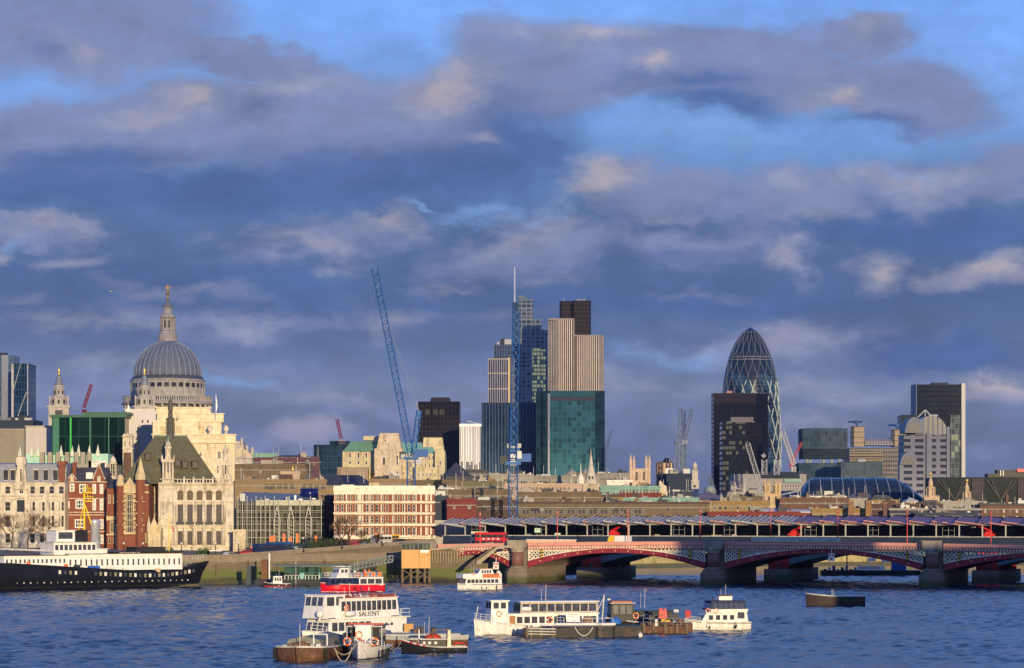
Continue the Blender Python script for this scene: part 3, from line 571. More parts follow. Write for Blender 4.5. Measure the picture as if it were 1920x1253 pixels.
t = thing('works_truck', 'white and yellow works truck parked over the left arch crown', 'truck', (wx, wy, ztop(x)-.95), ANG)
mb = MB(); mb.box(-1.1, 3.0, -1.1, 1.1, .8, 2.5); obj('box_body', mb, white, t)
mb = MB(); mb.prism([(-3, .6), (-1.2, .6), (-1.2, 2.4), (-2.5, 2.4), (-3, 1.6)], -1.05, 1.05, 'y'); obj('cab', mb, yellow, t)
mb = MB(); mb.box(-3, 3, -.9, .9, .45, .8); obj('chassis', mb, dark, t)
for s in (-2.1, 1.8): mb = MB(); mb.M = Matrix.Translation((s, -1.0, .45)) @ Matrix.Rotation(R(90), 4, 'X'); mb.cyl(0, 0, -.12, .12, .45, None, 12); obj('wheel', mb, rub, t)
def hoarding(p0, p1, hgt, m, lab, yo=.9):
    a = at_line(p0, yo); b = at_line(p1, yo); wx, wy = BL(a, yo); t = thing('site_hoarding', lab, 'hoarding', (wx, wy, ztop((a+b)/2)-.3), ANG)
    mb = MB(); mb.box(0, b-a, 0, .12, 0, hgt); obj('panel', mb, m, t)
    mb = MB(); mb.box(-.1, b-a+.1, -.05, .17, hgt, hgt+.15)
    k = 0
    while k < b-a: mb.box(k, k+.1, -.06, 0, 0, hgt); k += 2.4
    obj('frame', mb, white, t)
hoarding(987, 1080, .9, mat('hoarding_peach', (.72, .45, .30), .6), 'low peach hoarding along the parapet right of the bus'); hoarding(1409, 1576, 1.2, mat('hoarding_pale_green', (.42, .48, .38), .6, var=.4, sc=.5), 'long white and green hoarding on the parapet over the middle arch')
# ------------------------------------------------------------------ building kit
WIN = {}
def win_mesh(w_, h, nx, nz, fr, pn, fw, arch):
    """one window: recessed pane, frame and glazing bars (and arch corners); origin at lower left on the wall face, y inward"""
    key = (round(w_, 2), round(h, 2), nx, nz, fr.name, pn.name, fw, arch)
    if key in WIN: return WIN[key]
    mb = MB(); mb.mat = 1; mb.box(0, w_, .22, .27, 0, h); mb.mat = 0
    mb.box(0, fw, .02, .22, 0, h); mb.box(w_-fw, w_, .02, .22, 0, h); mb.box(fw, w_-fw, .02, .22, 0, fw); mb.box(fw, w_-fw, .02, .22, h-fw, h)
    bw = max(fw*.6, .05)
    for i in range(1, nx): x = w_*i/nx; mb.box(x-bw/2, x+bw/2, .1, .21, fw, h-fw)
    for i in range(1, nz): z = h*i/nz; mb.box(fw, w_-fw, .12, .2, z-bw/2, z+bw/2)
    if arch:
        r = w_/2; n = 6
        for s in (-1, 1):
            pl = [(r+s*r, h)]+[(r+s*r*math.cos(t), h-r+r*math.sin(t)) for t in [math.pi/2*k/n for k in range(n+1)]]
            mb.prism(pl, .01, .21, 'y')
    me = mb.build('window'); me.materials.append(fr); me.materials.append(pn); WIN[key] = me; return me
class Bld:
    """box of walls: front face from px0 to px1 (pixels of the photograph) at distance Y, turned by theta; windows are real openings"""
    def __init__(s, name, label, cat, px0, px1, ytop, Y, d, theta=0, zb=6, group=None, wallm=None, pxl=None):
        s.th = R(theta); s.Y = Y; s.X0 = X(px0, Y); s.zb = zb
        s.t = thing(name, label, cat, (s.X0, Y, zb), s.th, group)
        s.w = s.lx(px1); s.d = d if pxl is None else s.ly(pxl); s.h = Z(ytop, Y)-zb; s.wm = wallm; s.holes = []; s.side = []; s.extra = MB()
    def lx(s, px):
        u = (px-HX)/F; c, n = math.cos(s.th), math.sin(s.th); return (u*s.Y-s.X0)/(c-u*n)
    def ly(s, px):
        u = (px-HX)/F; c, n = math.cos(s.th), math.sin(s.th); return (u*s.Y-s.X0)/(-n-u*c)
    def lz(s, py, x=0): return Z(py, s.Y+x*math.sin(s.th))-s.zb
    def row(s, pxa, pxb, n, py0, py1, frac=.55, nx=1, nz=2, fr=None, pn=None, fw=.12, arch=False, skip=()):
        xa, xb = s.lx(pxa), s.lx(pxb); p = (xb-xa)/n; z1, z0 = s.lz(py0), s.lz(py1)
        for i in range(n):
            if i in skip: continue
            w_ = p*frac; x = xa+p*i+(p-w_)/2; s.holes.append((x, x+w_, z0, z1))
            obj('window', win_mesh(w_, z1-z0, nx, nz, fr or dwhite, pn(i) if type(pn).__name__ == 'function' else (pn or pane), fw, arch), None, s.t, (x, 0, z0))
    def band(s, pxa, pxb, py0, py1, out=.25, m=None, name='cornice', y1=0):
        mb = MB(); mb.box(s.lx(pxa), s.lx(pxb), -out, y1, s.lz(py1), s.lz(py0)); return obj(name, mb, m or s.wm, s.t)
    def part(s, name, mb, m, parent=None): return obj(name, mb, m, parent or s.t)
    def body(s, roof=None, parapet=.0, reveal=.3):
        mb = MB(); w_, d, h = s.w, s.d, s.h
        xs = sorted(set([0, w_]+[v for q_ in s.holes for v in q_[:2]])); zs = sorted(set([0, h]+[v for q_ in s.holes for v in q_[2:]]))
        for i in range(len(zs)-1):
            z0, z1 = zs[i], zs[i+1]
            if z1-z0 < 1e-5: continue
            start = None
            for j in range(len(xs)-1):
                x0, x1 = xs[j], xs[j+1]; xm, zm = (x0+x1)/2, (z0+z1)/2
                hole = any(a < xm < b and c_ < zm < e for a, b, c_, e in s.holes)
                if hole and start is not None: mb.poly([(start, 0, z0), (x0, 0, z0), (x0, 0, z1), (start, 0, z1)]); start = None
                if not hole and start is None: start = x0
            if start is not None: mb.poly([(start, 0, z0), (w_, 0, z0), (w_, 0, z1), (start, 0, z1)])
        for a, b, c_, e in s.holes:
            r = reveal; mb.add([(a, 0, c_), (b, 0, c_), (b, 0, e), (a, 0, e), (a, r, c_), (b, r, c_), (b, r, e), (a, r, e)], [(0, 1, 5, 4), (1, 2, 6, 5), (2, 3, 7, 6), (3, 0, 4, 7)])
        mb.add([(0, 0, 0), (w_, 0, 0), (w_, d, 0), (0, d, 0), (0, 0, h), (w_, 0, h), (w_, d, h), (0, d, h)], [(4, 5, 6, 7), (1, 2, 6, 5), (2, 3, 7, 6), (3, 0, 4, 7)])
        obj('walls', mb, s.wm, s.t)
        if roof or parapet:
            mb = MB(); e = .3; mb.box(-e, w_+e, -e, d+e, h, h+.35)
            if parapet: mb.box(-.05, w_+.05, -.05, .3, h+.35, h+.35+parapet); mb.box(w_-.3, w_+.05, .3, d, h+.35, h+.35+parapet)
            obj('roof', mb, roof or s.wm, s.t)
        return s
def hip(mb, x0, x1, y0, y1, z0, z1, xr0, xr1, yr=None):
    yr = (y0+y1)/2 if yr is None else yr
    return mb.add([(x0, y0, z0), (x1, y0, z0), (x1, y1, z0), (x0, y1, z0), (xr0, yr, z1), (xr1, yr, z1)], [(0, 1, 5, 4), (1, 2, 5), (2, 3, 4, 5), (3, 0, 4)])
# ================================================================== north embankment, near row
# 1 pale stone office with steep roof and gable chimney
b = Bld('stone_office', 'long pale stone office with grey dormered roof and tall gable chimney at far left', 'building', -60, 122, 905, 762, 26, 0, wallm=pale)
for (y0, y1, fr) in ((912, 926, .42), (941, 958, .46), (967, 988, .44), (1000, 1018, .42)):
    b.row(-52, 24, 4, y0, y1, fr+.08, 1, 2, fw=.06, pn=black); b.row(52, 124, 4, y0, y1, fr+.1, 1, 2, fw=.06, pn=black)
b.row(30, 48, 1, 934, 960, .8, 3, 2, black); b.row(32, 48, 1, 912, 926, .5, 2, 2)
b.body()
for y, o in ((905, .5), (929, .35), (935, .2), (962, .3), (993, .35)): b.band(-60, 122, y, y+2.6, o)
mb = MB(); zr = b.lz(905); hr = b.lz(870)
mb.add([(0, .6, zr), (b.w, .6, zr), (b.w, 3.5, hr), (0, 3.5, hr), (0, 20, hr+.6), (b.w, 20, hr+.6), (b.w, 26, zr), (0, 26, zr)], [(0, 1, 2, 3), (3, 2, 5, 4), (4, 5, 6, 7), (1, 6, 5, 2), (0, 3, 4, 7)])
b.part('roof', mb, mat('grey_lead_roof', (.26, .28, .31), .6, streak=.4))
for px in (-42, -22, 5, 18, 62, 80, 98, 112):
    x = b.lx(px); mb = MB(); mb.box(x, x+1.5, .9, 3, zr+.5, b.lz(880)); dm = b.part('dormer', mb, pale); mb = MB(); mb.box(x+.12, x+1.4, .8, .95, zr+.7, b.lz(881.5)); obj('pane', mb, pane, dm)
mb = MB(); xa, xb = b.lx(28), b.lx(52)
mb.prism([(b.lx(p_), b.lz(q_)) for p_, q_ in ((27, 918), (53, 918), (46.5, 873), (49, 871), (49, 862), (46, 857), (34, 857), (31, 862), (31, 871), (33.5, 873))], -.7, 1.6, 'y'); g_ = b.part('gable', mb, pale)
mb = MB(); x = b.lx(40); mb.box(x-.18, x+.18, -.78, -.7, zr+.2, b.lz(880)); obj('slit', mb, dark, g_)
mb = MB()
for dx in (-.5, 0, .5): mb.bar((x+dx, .4, b.lz(857)), (x+dx, .4, b.lz(827)), .07)
obj('flue_pipe', mb, steel, g_)
mb = MB(); xa, xb = b.lx(110), b.lx(121); mb.box(xa, xb, .2, 1.6, zr, b.lz(873)); mb.box(xa-.3, xb+.3, 0, 1.9, b.lz(873), b.lz(866)); b.part('chimney', mb, red_br)
for px in [-50+i*18.2 for i in range(10)]:
    if 25 < px < 55: continue
    mb = MB(); x = b.lx(px); mb.box(x-.28, x+.28, -.22, 0, b.lz(992), b.lz(937)); b.part('pilaster', mb, pale)
# 2 red brick building with gables
b = Bld('red_brick_house', 'red brick house with white stone window surrounds and pointed gables behind the yellow mast', 'building', 122, 200, 903, 768, 22, 0, wallm=red_br)
for (a, c_, n, y0, y1, fr, ar) in ((127, 143, 1, 907, 922, .55, 0), (146, 164, 1, 908, 925, .7, 1), (170, 197, 2, 908, 926, .5, 1), (141, 157, 1, 937, 954, .95, 0), (170, 197, 2, 936, 957, .5, 0), (124, 131, 1, 940, 954, .8, 0), (138, 160, 1, 974, 990, .8, 0), (170, 197, 2, 974, 992, .55, 0), (124, 160, 2, 1003, 1020, .6, 0), (170, 197, 2, 1003, 1020, .55, 0)):
    b.row(a, c_, n, y0, y1, fr, 3 if fr > .7 else 2, 2, white, None, .3, bool(ar))
b.body()
for y, o, m_ in ((903, .35, pale), (931, .2, red_br), (934, .15, pale), (960, .2, pale), (965, .3, pale), (996, .2, pale)): b.band(122, 200, y, y+1.6, o, m_)
zr = b.lz(903)
mb = MB(); mb.add([(0, .5, zr), (b.w, .5, zr), (b.w, 5, b.lz(876)), (0, 5, b.lz(876)), (0, 12, zr), (b.w, 12, zr)], [(0, 1, 2, 3), (3, 2, 5, 4), (1, 5, 2), (0, 3, 4)]); b.part('roof', mb, slate)
for (a, c_, py) in ((174, 197, 871), (127, 144, 889)):
    mb = MB(); xa, xb = b.lx(a), b.lx(c_); xm = (xa+xb)/2; mb.prism([(xa, zr-.3), (xb, zr-.3), (xb, zr+.6), (xm+.3, b.lz(py)), (xm-.3, b.lz(py)), (xa, zr+.6)], -.3, 1.0, 'y'); g_ = b.part('gable', mb, red_br)
    mb = MB(); mb.bar((xa, -.35, zr+.6), (xm, -.35, b.lz(py)+.1), .16); mb.bar((xb, -.35, zr+.6), (xm, -.35, b.lz(py)+.1), .16); mb.box(xm-.5, xm+.5, -.38, -.3, zr, zr+1.6); obj('stone_trim', mb, pale, g_)
for a, c_, py in ((134, 140, 870), (106, 122, 868)):
    mb = MB(); xa, xb = b.lx(a), b.lx(c_); mb.box(xa, xb, 2, 3.4, zr, b.lz(py)); mb.box(xa-.2, xb+.2, 1.8, 3.6, b.lz(py), b.lz(py)+.5); b.part('chimney', mb, red_br)
mb = MB(); xa, xb = b.lx(160), b.lx(173); mb.box(xa, xb, 1.2, 3, zr+.8, zr+2.6); b.part('dormer', mb, white)
# 3 gothic brick and stone hall
b = Bld('gothic_brick_hall', 'red brick gothic hall with one tall traceried stone window and stone pinnacles', 'building', 219, 279, 908, 752, 24, 0, wallm=red_br)
b.row(235, 251, 1, 926, 1000, .95, 4, 6, yel_st, None, .25, True)
b.row(222, 232, 1, 1002, 1020, .5, 2, 1, yel_st); b.row(254, 276, 3, 1003, 1018, .8, 2, 2, yel_st, None, .2); b.row(258, 264, 1, 950, 972, .4, 1, 1, yel_st)
b.body(); b.band(219, 279, 1000, 1002, .3, yel_st); b.band(219, 279, 922, 925, .3, yel_st); b.band(219, 279, 908, 911, .4, yel_st)
def pinnacle(b, a, c_, pyb, pyt, m, y0=-.9, sh=None):
    mb = MB(); xa, xb = b.lx(a), b.lx(c_); xm = (xa+xb)/2; r = (xb-xa)/2; yc = y0+r; zb_ = b.lz(pyb); zt_ = b.lz(pyt); k = zb_+(zt_-zb_)*.25
    mb.cyl(xm, yc, zb_, k, r*1.3, None, 8); mb.cyl(xm, yc, k, zt_, r*1.15, .05, 8)
    return b.part('pinnacle', mb, m)
for k in range(9):
    for a, c_ in ((232, 234.6), (251.4, 254)): mb = MB(); mb.box(b.lx(a)-.12*(k % 2), b.lx(c_)+.12*(k % 2), -.12, 0, b.lz(1000)+k*1.25, b.lz(1000)+k*1.25+.8); b.part('quoin', mb, yel_st)
for y in (940, 962, 984): b.band(220, 234, y, y+1.6, .72, yel_st, 'stone_band'); b.band(255, 272, y, y+1.6, 1.15, yel_st, 'stone_band')
for y in (930, 972, 990): b.band(262, 268, y, y+7, 1.25, yel_st, 'carved_panel')
for a, c_, y1, m_ in ((219, 232, 912, red_br), (255, 272, 900, red_br)):
    mb = MB(); xa, xb = b.lx(a), b.lx(c_); xm = (xa+xb)/2; r = (xb-xa)/2; mb.cyl(xm, 0, 0, b.lz(y1), r*1.08, None, 8); b.part('turret', mb, m_)
pinnacle(b, 256, 271, 900, 858, yel_st, -1.2); 
mb = MB(); x = b.lx(225.5); mb.lathe([(1.0, b.lz(912)), (1.25, b.lz(910)), (1.1, b.lz(904)), (.9, b.lz(900)), (1.1, b.lz(897)), (.7, b.lz(892)), (.1, b.lz(889))], 10, x, 0); b.part('cupola', mb, yel_st)
mb = MB(); xa, xb = b.lx(232), b.lx(255); xm = (xa+xb)/2; mb.prism([(xa, b.lz(925)), (xb, b.lz(925)), (xb, b.lz(912)), (xm+.4, b.lz(899)), (xm, b.lz(895)), (xm-.4, b.lz(899)), (xa, b.lz(912))], -.25, .5, 'y'); b.part('gable', mb, yel_st)
mb = MB(); hip(mb, 0, b.w, 1, 24, b.h, b.h+4, b.w/2-.1, b.w/2+.1); b.part('roof', mb, slate)
mb = MB(); xa, xb = b.lx(279), b.lx(303); mb.box(xa, xb, -2.5, 8, 0, b.lz(990)); pr_ = b.part('porch', mb, yel_st)
mb = MB(); xm = (xa+xb)/2; mb.prism([(xa+.5, b.lz(990)), (xb-.5, b.lz(990)), (xm, b.lz(970))], -2.5, -2, 'y'); obj('gable', mb, yel_st, pr_)
for px in (281, 301):
    mb = MB(); mb.cyl(b.lx(px), -2.3, b.lz(998), b.lz(985), .6, None, 6); mb.cyl(b.lx(px), -2.3, b.lz(985), b.lz(968), .55, .05, 6); obj('pinnacle', mb, yel_st, pr_)
b = Bld('brick_wing', 'low red brick wing with stone oriel between the red house and the gothic hall', 'building', 200, 219, 916, 760, 16, 0, wallm=red_br)
b.row(201, 218, 2, 928, 945, .5, 1, 1, yel_st, None, .2, True); b.row(203, 217, 1, 978, 1000, .6, 2, 1, yel_st, None, .25); b.row(201, 218, 2, 1008, 1020, .5, 1, 1, yel_st); b.body()
mb = MB(); hip(mb, 0, b.w, .2, 10, b.h, b.lz(898), .5, b.w-.5); b.part('roof', mb, slate); b.band(200, 219, 968, 976, .5, yel_st); b.band(200, 219, 1001, 1004, .5, yel_st)
# slender domed cupola turret behind
def small_turret(px, Y, ybase, ytop, wpx, lab, m=pale, cap=lead, cat='turret'):
    t = thing('domed_turret', lab, cat, (X(px, Y), Y, Z(ybase, Y))); r = wpx/2*Y/F; h = Z(ytop, Y)-Z(ybase, Y)
    mb = MB(); mb.cyl(0, 0, -30+h*0, .12*h, r*1.05, None, 8); mb.cyl(0, 0, .12*h, .16*h, r*1.3, None, 8); obj('base', mb, m, t)
    for k in range(8): mb = MB(); a = 2*math.pi*k/8; mb.cyl(r*.85*math.cos(a), r*.85*math.sin(a), .16*h, .62*h, r*.13, None, 6); obj('column', mb, m, t)
    mb = MB(); mb.cyl(0, 0, .16*h, .62*h, r*.5, None, 8); obj('core', mb, dark, t)
    mb = MB(); mb.cyl(0, 0, .62*h, .67*h, r*1.2, None, 12); mb.lathe([(r*1.0, .67*h), (r*.95, .76*h), (r*.6, .86*h), (r*.12, .92*h), (.04, h)], 12); obj('dome', mb, m if cap is None else cap, t)
small_turret(212, 790, 900, 852, 13, 'small white domed turret with columns left of the gothic hall', pale, None)
# 4 ornate white stone school with steep green-grey roof
b = Bld('ornate_stone_school', 'ornate white stone school with five arches, paired columns and steep green grey roof', 'building', 297, 438, 905, 755, 30, 7, wallm=pale)
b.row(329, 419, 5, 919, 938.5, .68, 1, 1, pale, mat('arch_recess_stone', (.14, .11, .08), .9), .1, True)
b.row(329, 419, 5, 946, 984, .56, 2, 3, mat('dark_oak', (.14, .07, .035), .6), pane, .14); b.row(329, 419, 5, 996, 1022, .54, 2, 3, MATS['dark_oak'], pane, .14)
b.row(300, 312, 1, 960, 967, .3, 1, 1); b.row(300, 312, 1, 938, 942, .3, 1, 1); b.row(300, 312, 1, 1005, 1013, .3, 1, 1); b.row(321, 325, 1, 920, 928, .6, 1, 1); b.row(321, 325, 1, 955, 965, .6, 1, 1); b.row(426, 432, 1, 925, 934, .5, 1, 1); b.row(426, 432, 1, 955, 970, .5, 1, 1)
b.body()
for y, h_, o in ((905, 2.5, .9), (909, 1.4, .5), (916, .8, .25), (935, 0.1, .0), (939.5, 2.4, .55), (984, 2.6, .6), (988.5, 2, .35), (1023, 3, .5)):
    if h_ > .2: b.band(297, 438, y, y+h_, o)
for i in range(6):
    for dx in (-2.2, 2.2):
        x = b.lx(329+18*i+dx); mb = MB()
        mb.cyl(x, -.45, b.lz(983), b.lz(949), .36, .32, 10, True); mb.box(x-.35, x+.35, -.8, 0, b.lz(984), b.lz(982.2)); mb.cyl(x, -.45, b.lz(949), b.lz(945), .25, .45, 10); mb.box(x-.4, x+.4, -.85, 0, b.lz(945), b.lz(942)); b.part('upper_column', mb, pale)
    x = b.lx(329+18*i); mb = MB(); mb.cyl(x, -.5, b.lz(1023), b.lz(994), .5, .44, 10, True); mb.cyl(x, -.5, b.lz(994), b.lz(990), .4, .65, 10); b.part('lower_column', mb, pale)
for i in range(5):
    mb = MB(); mb.arch(b.lx(338+18*i), b.lz(921)-b.lz(940)+b.lz(940)-(b.lx(344.1+18*i)-b.lx(331.9+18*i))/2+.22, (b.lx(344.1+18*i)-b.lx(331.9+18*i))/2, -.35, 0, .4, 10); b.part('arch_moulding', mb, pale)
    mb = MB(); x = b.lx(338+18*i); mb.box(x-1.15, x+1.15, -.9, -.05, b.lz(984), b.lz(978.5)); b.part('balcony_panel', mb, dark)
for px in range(333, 430, 6):
    mb = MB(); x = b.lx(px); mb.box(x-.12, x+.12, -.7, -.45, b.lz(905), b.lz(899)); 
    if px % 18 < 6: mb.ball(x, -.55, b.lz(896), .35); mb.box(x-.3, x+.3, -.8, -.3, b.lz(905), b.lz(898))
    b.part('baluster', mb, pale)
mb = MB(); mb.box(b.lx(300), b.lx(437), -.75, -.4, b.lz(899.5), b.lz(898)); b.part('balustrade_rail', mb, pale)
roofm = mat('school_roof_slate', (.125, .115, .065), .9, var=.35, sc=.5, streak=.3, dirt=(.09, .09, .06))
zr = b.lz(902)
mb = MB(); hip(mb, b.lx(224), b.lx(411), 1.2, 26, zr-.8, b.lz(815), b.lx(289), b.lx(350), 13.5); rf = b.part('roof', mb, roofm)
mb = MB(); mb.box(b.lx(287), b.lx(352), 13.2, 13.8, b.lz(816), b.lz(813.5)); obj('ridge_cresting', mb, mat('ridge_verdigris', (.16, .24, .18), .7), rf)
for px, py in ((277, 855), (333, 867), (347, 870), (366, 870)):
    f = (b.lz(py)-zr)/(b.lz(815)-zr); y = 1.2+12.3*f; mb = MB(); x = b.lx(px); mb.box(x-.9, x+.9, y-1.6, y+1.5, b.lz(py+8), b.lz(py-6)); mb.prism([(x-1.1, b.lz(py-6)), (x+1.1, b.lz(py-6)), (x, b.lz(py-10))], y-1.8, y+2.5, 'y')
    dm = obj('dormer', mb, mat('dormer_dark_timber', (.09, .07, .055), .9), rf); mb = MB(); mb.box(x-.55, x+.55, y-1.66, y-1.6, b.lz(py+6), b.lz(py-4)); obj('pane', mb, pane, dm)
def stone_turret(b, px, wpx, pyb, pyt, y0=.5):
    x = b.lx(px); r = wpx/2*b.Y/F; zb_, zt_ = b.lz(pyb), b.lz(pyt); h = zt_-zb_; mb = MB()
    mb.box(x-r, x+r, y0, y0+2*r, zb_-.5, zb_+h*.05); mb.box(x-r*.55, x+r*.55, y0+r*.4, y0+1.6*r, zb_, zb_+.42*h); t = b.part('turret', mb, pale)
    for dx in (-.85, -.28, .28, .85): mb = MB(); mb.cyl(x+dx*r*.95, y0+.15*r, zb_+.05*h, zb_+.4*h, r*.16, None, 6); obj('colonnette', mb, pale, t)
    mb = MB(); mb.box(x-r*.5, x+r*.5, y0+.3*r, y0+.38*r, zb_+.18*h, zb_+.4*h); obj('louvre', mb, dark, t)
    mb = MB(); mb.box(x-r*1.1, x+r*1.1, y0-.1*r, y0+2.1*r, zb_+.4*h, zb_+.46*h)
    for dx in (-1, -.35, .35, 1): mb.cyl(x+dx*r, y0, zb_+.46*h, zb_+.55*h, r*.2, r*.1, 6)
    mb.cyl(x, y0+r, zb_+.44*h, zb_+.7*h, r*.5, None, 8); mb.cyl(x, y0+r, zb_+.7*h, zb_+.73*h, r*.65, None, 8); mb.lathe([(r*.5, zb_+.73*h), (r*.45, zb_+.8*h), (r*.18, zb_+.86*h)], 8, x, y0+r); obj('lantern', mb, pale, t)
    mb = MB(); mb.cyl(x, y0+r, zb_+.86*h, zt_, r*.12, .04, 5); obj('finial', mb, copper, t)
stone_turret(b, 315, 22, 902, 814); stone_turret(b, 423, 21, 902, 828)
# fleche on the ridge
def ring(mb, x, y, prof, n=8): mb.lathe(prof, n, x, y, math.pi/8, smooth=False)
x, y = b.lx(319), 13.5; s_ = b.Y/F
mb = MB(); Lz = b.lz
ring(mb, x, y, [(1.0, Lz(835)), (1.25, Lz(822)), (1.15, Lz(812)), (1.05, Lz(790)), (.95, Lz(786))]); ring(mb, x, y, [(1.35, Lz(786)), (1.25, Lz(783)), (.7, Lz(779)), (.75, Lz(774)), (.55, Lz(770))]); ring(mb, x, y, [(.8, Lz(770)), (.6, Lz(768)), (.75, Lz(765)), (.8, Lz(757)), (.65, Lz(750)), (.3, Lz(744)), (.08, Lz(738)), (.03, Lz(728))])
fl = b.part('fleche', mb, mat('fleche_dark_lead', (.085, .08, .07), .6))
for k in range(8):
    a = math.pi*k/4; mb = MB(); mb.bar((x+1.3*math.cos(a), y+1.3*math.sin(a), Lz(812)), (x+1.1*math.cos(a), y+1.1*math.sin(a), Lz(787)), .12); mb.cyl(x+1.2*math.cos(a), y+1.2*math.sin(a), Lz(786), Lz(778), .14, .02, 5); obj('shaft', mb, MATS['fleche_dark_lead'], fl)
# recessed left wing of the school with balustrade and great arch
b2 = Bld('stone_side_wing', 'recessed shaded stone wing with a great glazed arch left of the ornate school', 'building', 234, 297, 906, 763, 26, 0, wallm=cream)
b2.row(278, 297, 1, 921, 965, .85, 3, 4, pale, mat('teal_glass', (.05, .11, .10), .2), .35, True); b2.row(278, 297, 1, 972, 1000, .6, 2, 3); b2.body(); b2.band(234, 297, 906, 908, .5)
for px in range(237, 296, 3): mb = MB(); x = b2.lx(px); mb.cyl(x, -.2, b2.lz(905.5), b2.lz(898), .14, None, 6); b2.part('baluster', mb, pale)
mb = MB(); mb.box(0, b2.w, -.4, 0, b2.lz(898), b2.lz(896.5)); b2.part('balustrade_rail', mb, pale)
# small rusticated lodge
b = Bld('stone_lodge', 'small rusticated cream stone lodge at the right foot of the ornate school', 'building', 437, 461, 997, 750, 12, 6, wallm=cream)
b.row(438, 444, 1, 1010, 1016, .6, 1, 1); b.body(); b.band(435, 461, 993, 997, .5)
for k in range(8): b.band(437, 461, 1000+k*5, 1003.6+k*5, .12, None, 'rustic_course')
# 5 glass office with exposed steel trusses
gg = cwall('greenish_glazing', (.055, .055, .042), (.30, .29, .23), 1.25, 2.5, .06, .05, 1.6, .2)
b = Bld('glass_office', 'grey green glass office with exposed steel trusses and tall masts', 'building', 443, 608, 940, 792, 40, 6, wallm=gg); b.body()
mb = MB(); mb.box(b.lx(480), b.lx(606), -.4, 0, b.lz(948), b.lz(938)); b.part('roof_fascia', mb, mat('pale_green_fascia', (.42, .43, .34), .6))
for px in (519, 545, 578):
    mb = MB(); x = b.lx(px)
    for sg in (-1, 1): mb.path([(x, -2.2, b.lz(950)), (x+sg*.9, -2.0, b.lz(975)), (x+sg*.75, -1.6, b.lz(1018))], .14)
    for k in range(9): z0_ = b.lz(955+7*k); mb.bar((x-.75, -1.9, z0_), (x+.75, -1.9, z0_-.6), .07)
    b.part('mast_truss', mb, mat('mast_pale_steel', (.55, .55, .48), .5))
for i in range(14):
    px = 446+i*8.5 if i < 9 else 522+(i-9)*20
    mb = MB(); x = b.lx(px); mb.bar((x, -1.2, 6*0), (x, -1.2, b.lz(936 if i % 2 else 930)), .11); b.part('mullion_mast', mb, MATS['mast_pale_steel'])
for k in range(6): mb = MB(); z_ = b.lz(958+k*12.5); mb.bar((0, -1.1, z_), (b.w, -1.1, z_), .07); b.part('transom', mb, MATS['mast_pale_steel'])
mb = MB()
for k in range(8): xa = b.lx(482+k*15.5); xb = b.lx(482+(k+1)*15.5); xm = (xa+xb)/2; mb.bar((xa, -.6, b.lz(948)), (xm, -.6, b.lz(938)), .1); mb.bar((xm, -.6, b.lz(938)), (xb, -.6, b.lz(948)), .1)
b.part('roof_truss', mb, MATS['mast_pale_steel'])
mb = MB(); mb.add([(b.lx(446), 3, b.h), (b.lx(590), 3, b.h), (b.lx(580), 14, b.lz(926)), (b.lx(455), 14, b.lz(922)), (b.lx(446), 30, b.h), (b.lx(590), 30, b.h)], [(0, 1, 2, 3), (3, 2, 5, 4), (0, 3, 4), (1, 5, 2)]); b.part('roof', mb, mat('roof_grey_blue', (.16, .18, .21), .5))
random.seed(9)
for px, w_, h_ in ((450, 10, 9), (486, 9, 4), (498, 6, 3), (536, 5, 5), (552, 4, 7), (560, 8, 3)):
    mb = MB(); x = b.lx(px); mb.box(x, x+w_*.15, 2, 4, b.h, b.h+h_*.16*1.6); b.part('roof_plant', mb, random.choice([white, steel, navy]))
t = thing('blue_drum', 'dark blue cylindrical drum on the roof of the glass office', 'drum', (X(577, 800), 806, Z(934, 800)))
mb = MB(); mb.cyl(0, 0, 0, 2.9, 2.75, None, 32, True); obj('shell', mb, mat('glossy_navy', (.008, .012, .11), .25, var=.1), t)
mb = MB(); mb.cyl(0, 0, -.45, 0, 2.85, None, 32); obj('white_ring', mb, white, t)
b = Bld('dark_glass_wing', 'narrow dark blue glass wing between the glass office and the striped hotel', 'building', 608, 627, 930, 800, 40, 5, wallm=cwall('navy_glazing', (.02, .03, .05), (.05, .06, .08), 1.4, 2.8, .08, .06, .8)); b.body(concrete)
# 6 red and cream striped building
b = Bld('striped_brick_hotel', 'red brick and cream banded hotel with rows of sash windows', 'building', 626, 815, 924, 775, 30, 3, wallm=brick('orange_brick', (.26, .07, .035), (.20, .06, .03), (.2, .12, .08)))
stc = mat('cream_stucco', (.78, .72, .58), .6, var=.12, dirt=(.5, .42, .3))
for r_, (y0, y1) in enumerate(((927, 939), (946, 960), (967, 981), (989, 1003))):
    for (a, c_, n) in ((629, 681, 6), (684, 730, 5), (733, 781, 5)):
        b.row(a, c_, n, y0, y1, .55, 1, 2, stc, (lambda i, r_=r_: pane2 if (i*7+r_*3) % 7 == 0 else (bpane if (i+r_) % 3 else pane)), .09)
    b.row(672, 684, 2, y0, y1, .7, 1, 2, stc, pane, .25)
    b.row(785, 813, 3, y0, y1, .34, 1, 1, stc, stc, .2)
b.body()
for y, h_ in ((913.5, 13.5), (940, 4.5), (961, 4.5), (982, 5), (1004, 7)):
    b.band(625, 816, y, y+h_*.55, .45, stc); b.band(626, 815, y+h_*.55, y+h_, .18, stc)
for y in (945, 966, 987.5): b.band(625.5, 815.5, y-1.2, y+.1, .3, mat('terracotta_band', (.38, .12, .05), .8))
for i in range(18):
    px = 628+i*10.9; mb = MB(); x = b.lx(px)
    for y0, y1 in ((927, 939), (946, 960), (967, 981), (989, 1003)): mb.box(x-.1, x+.1, -.1, 0, b.lz(y1), b.lz(y0))
    b.part('pilaster', mb, b.wm if i % 2 else stc)
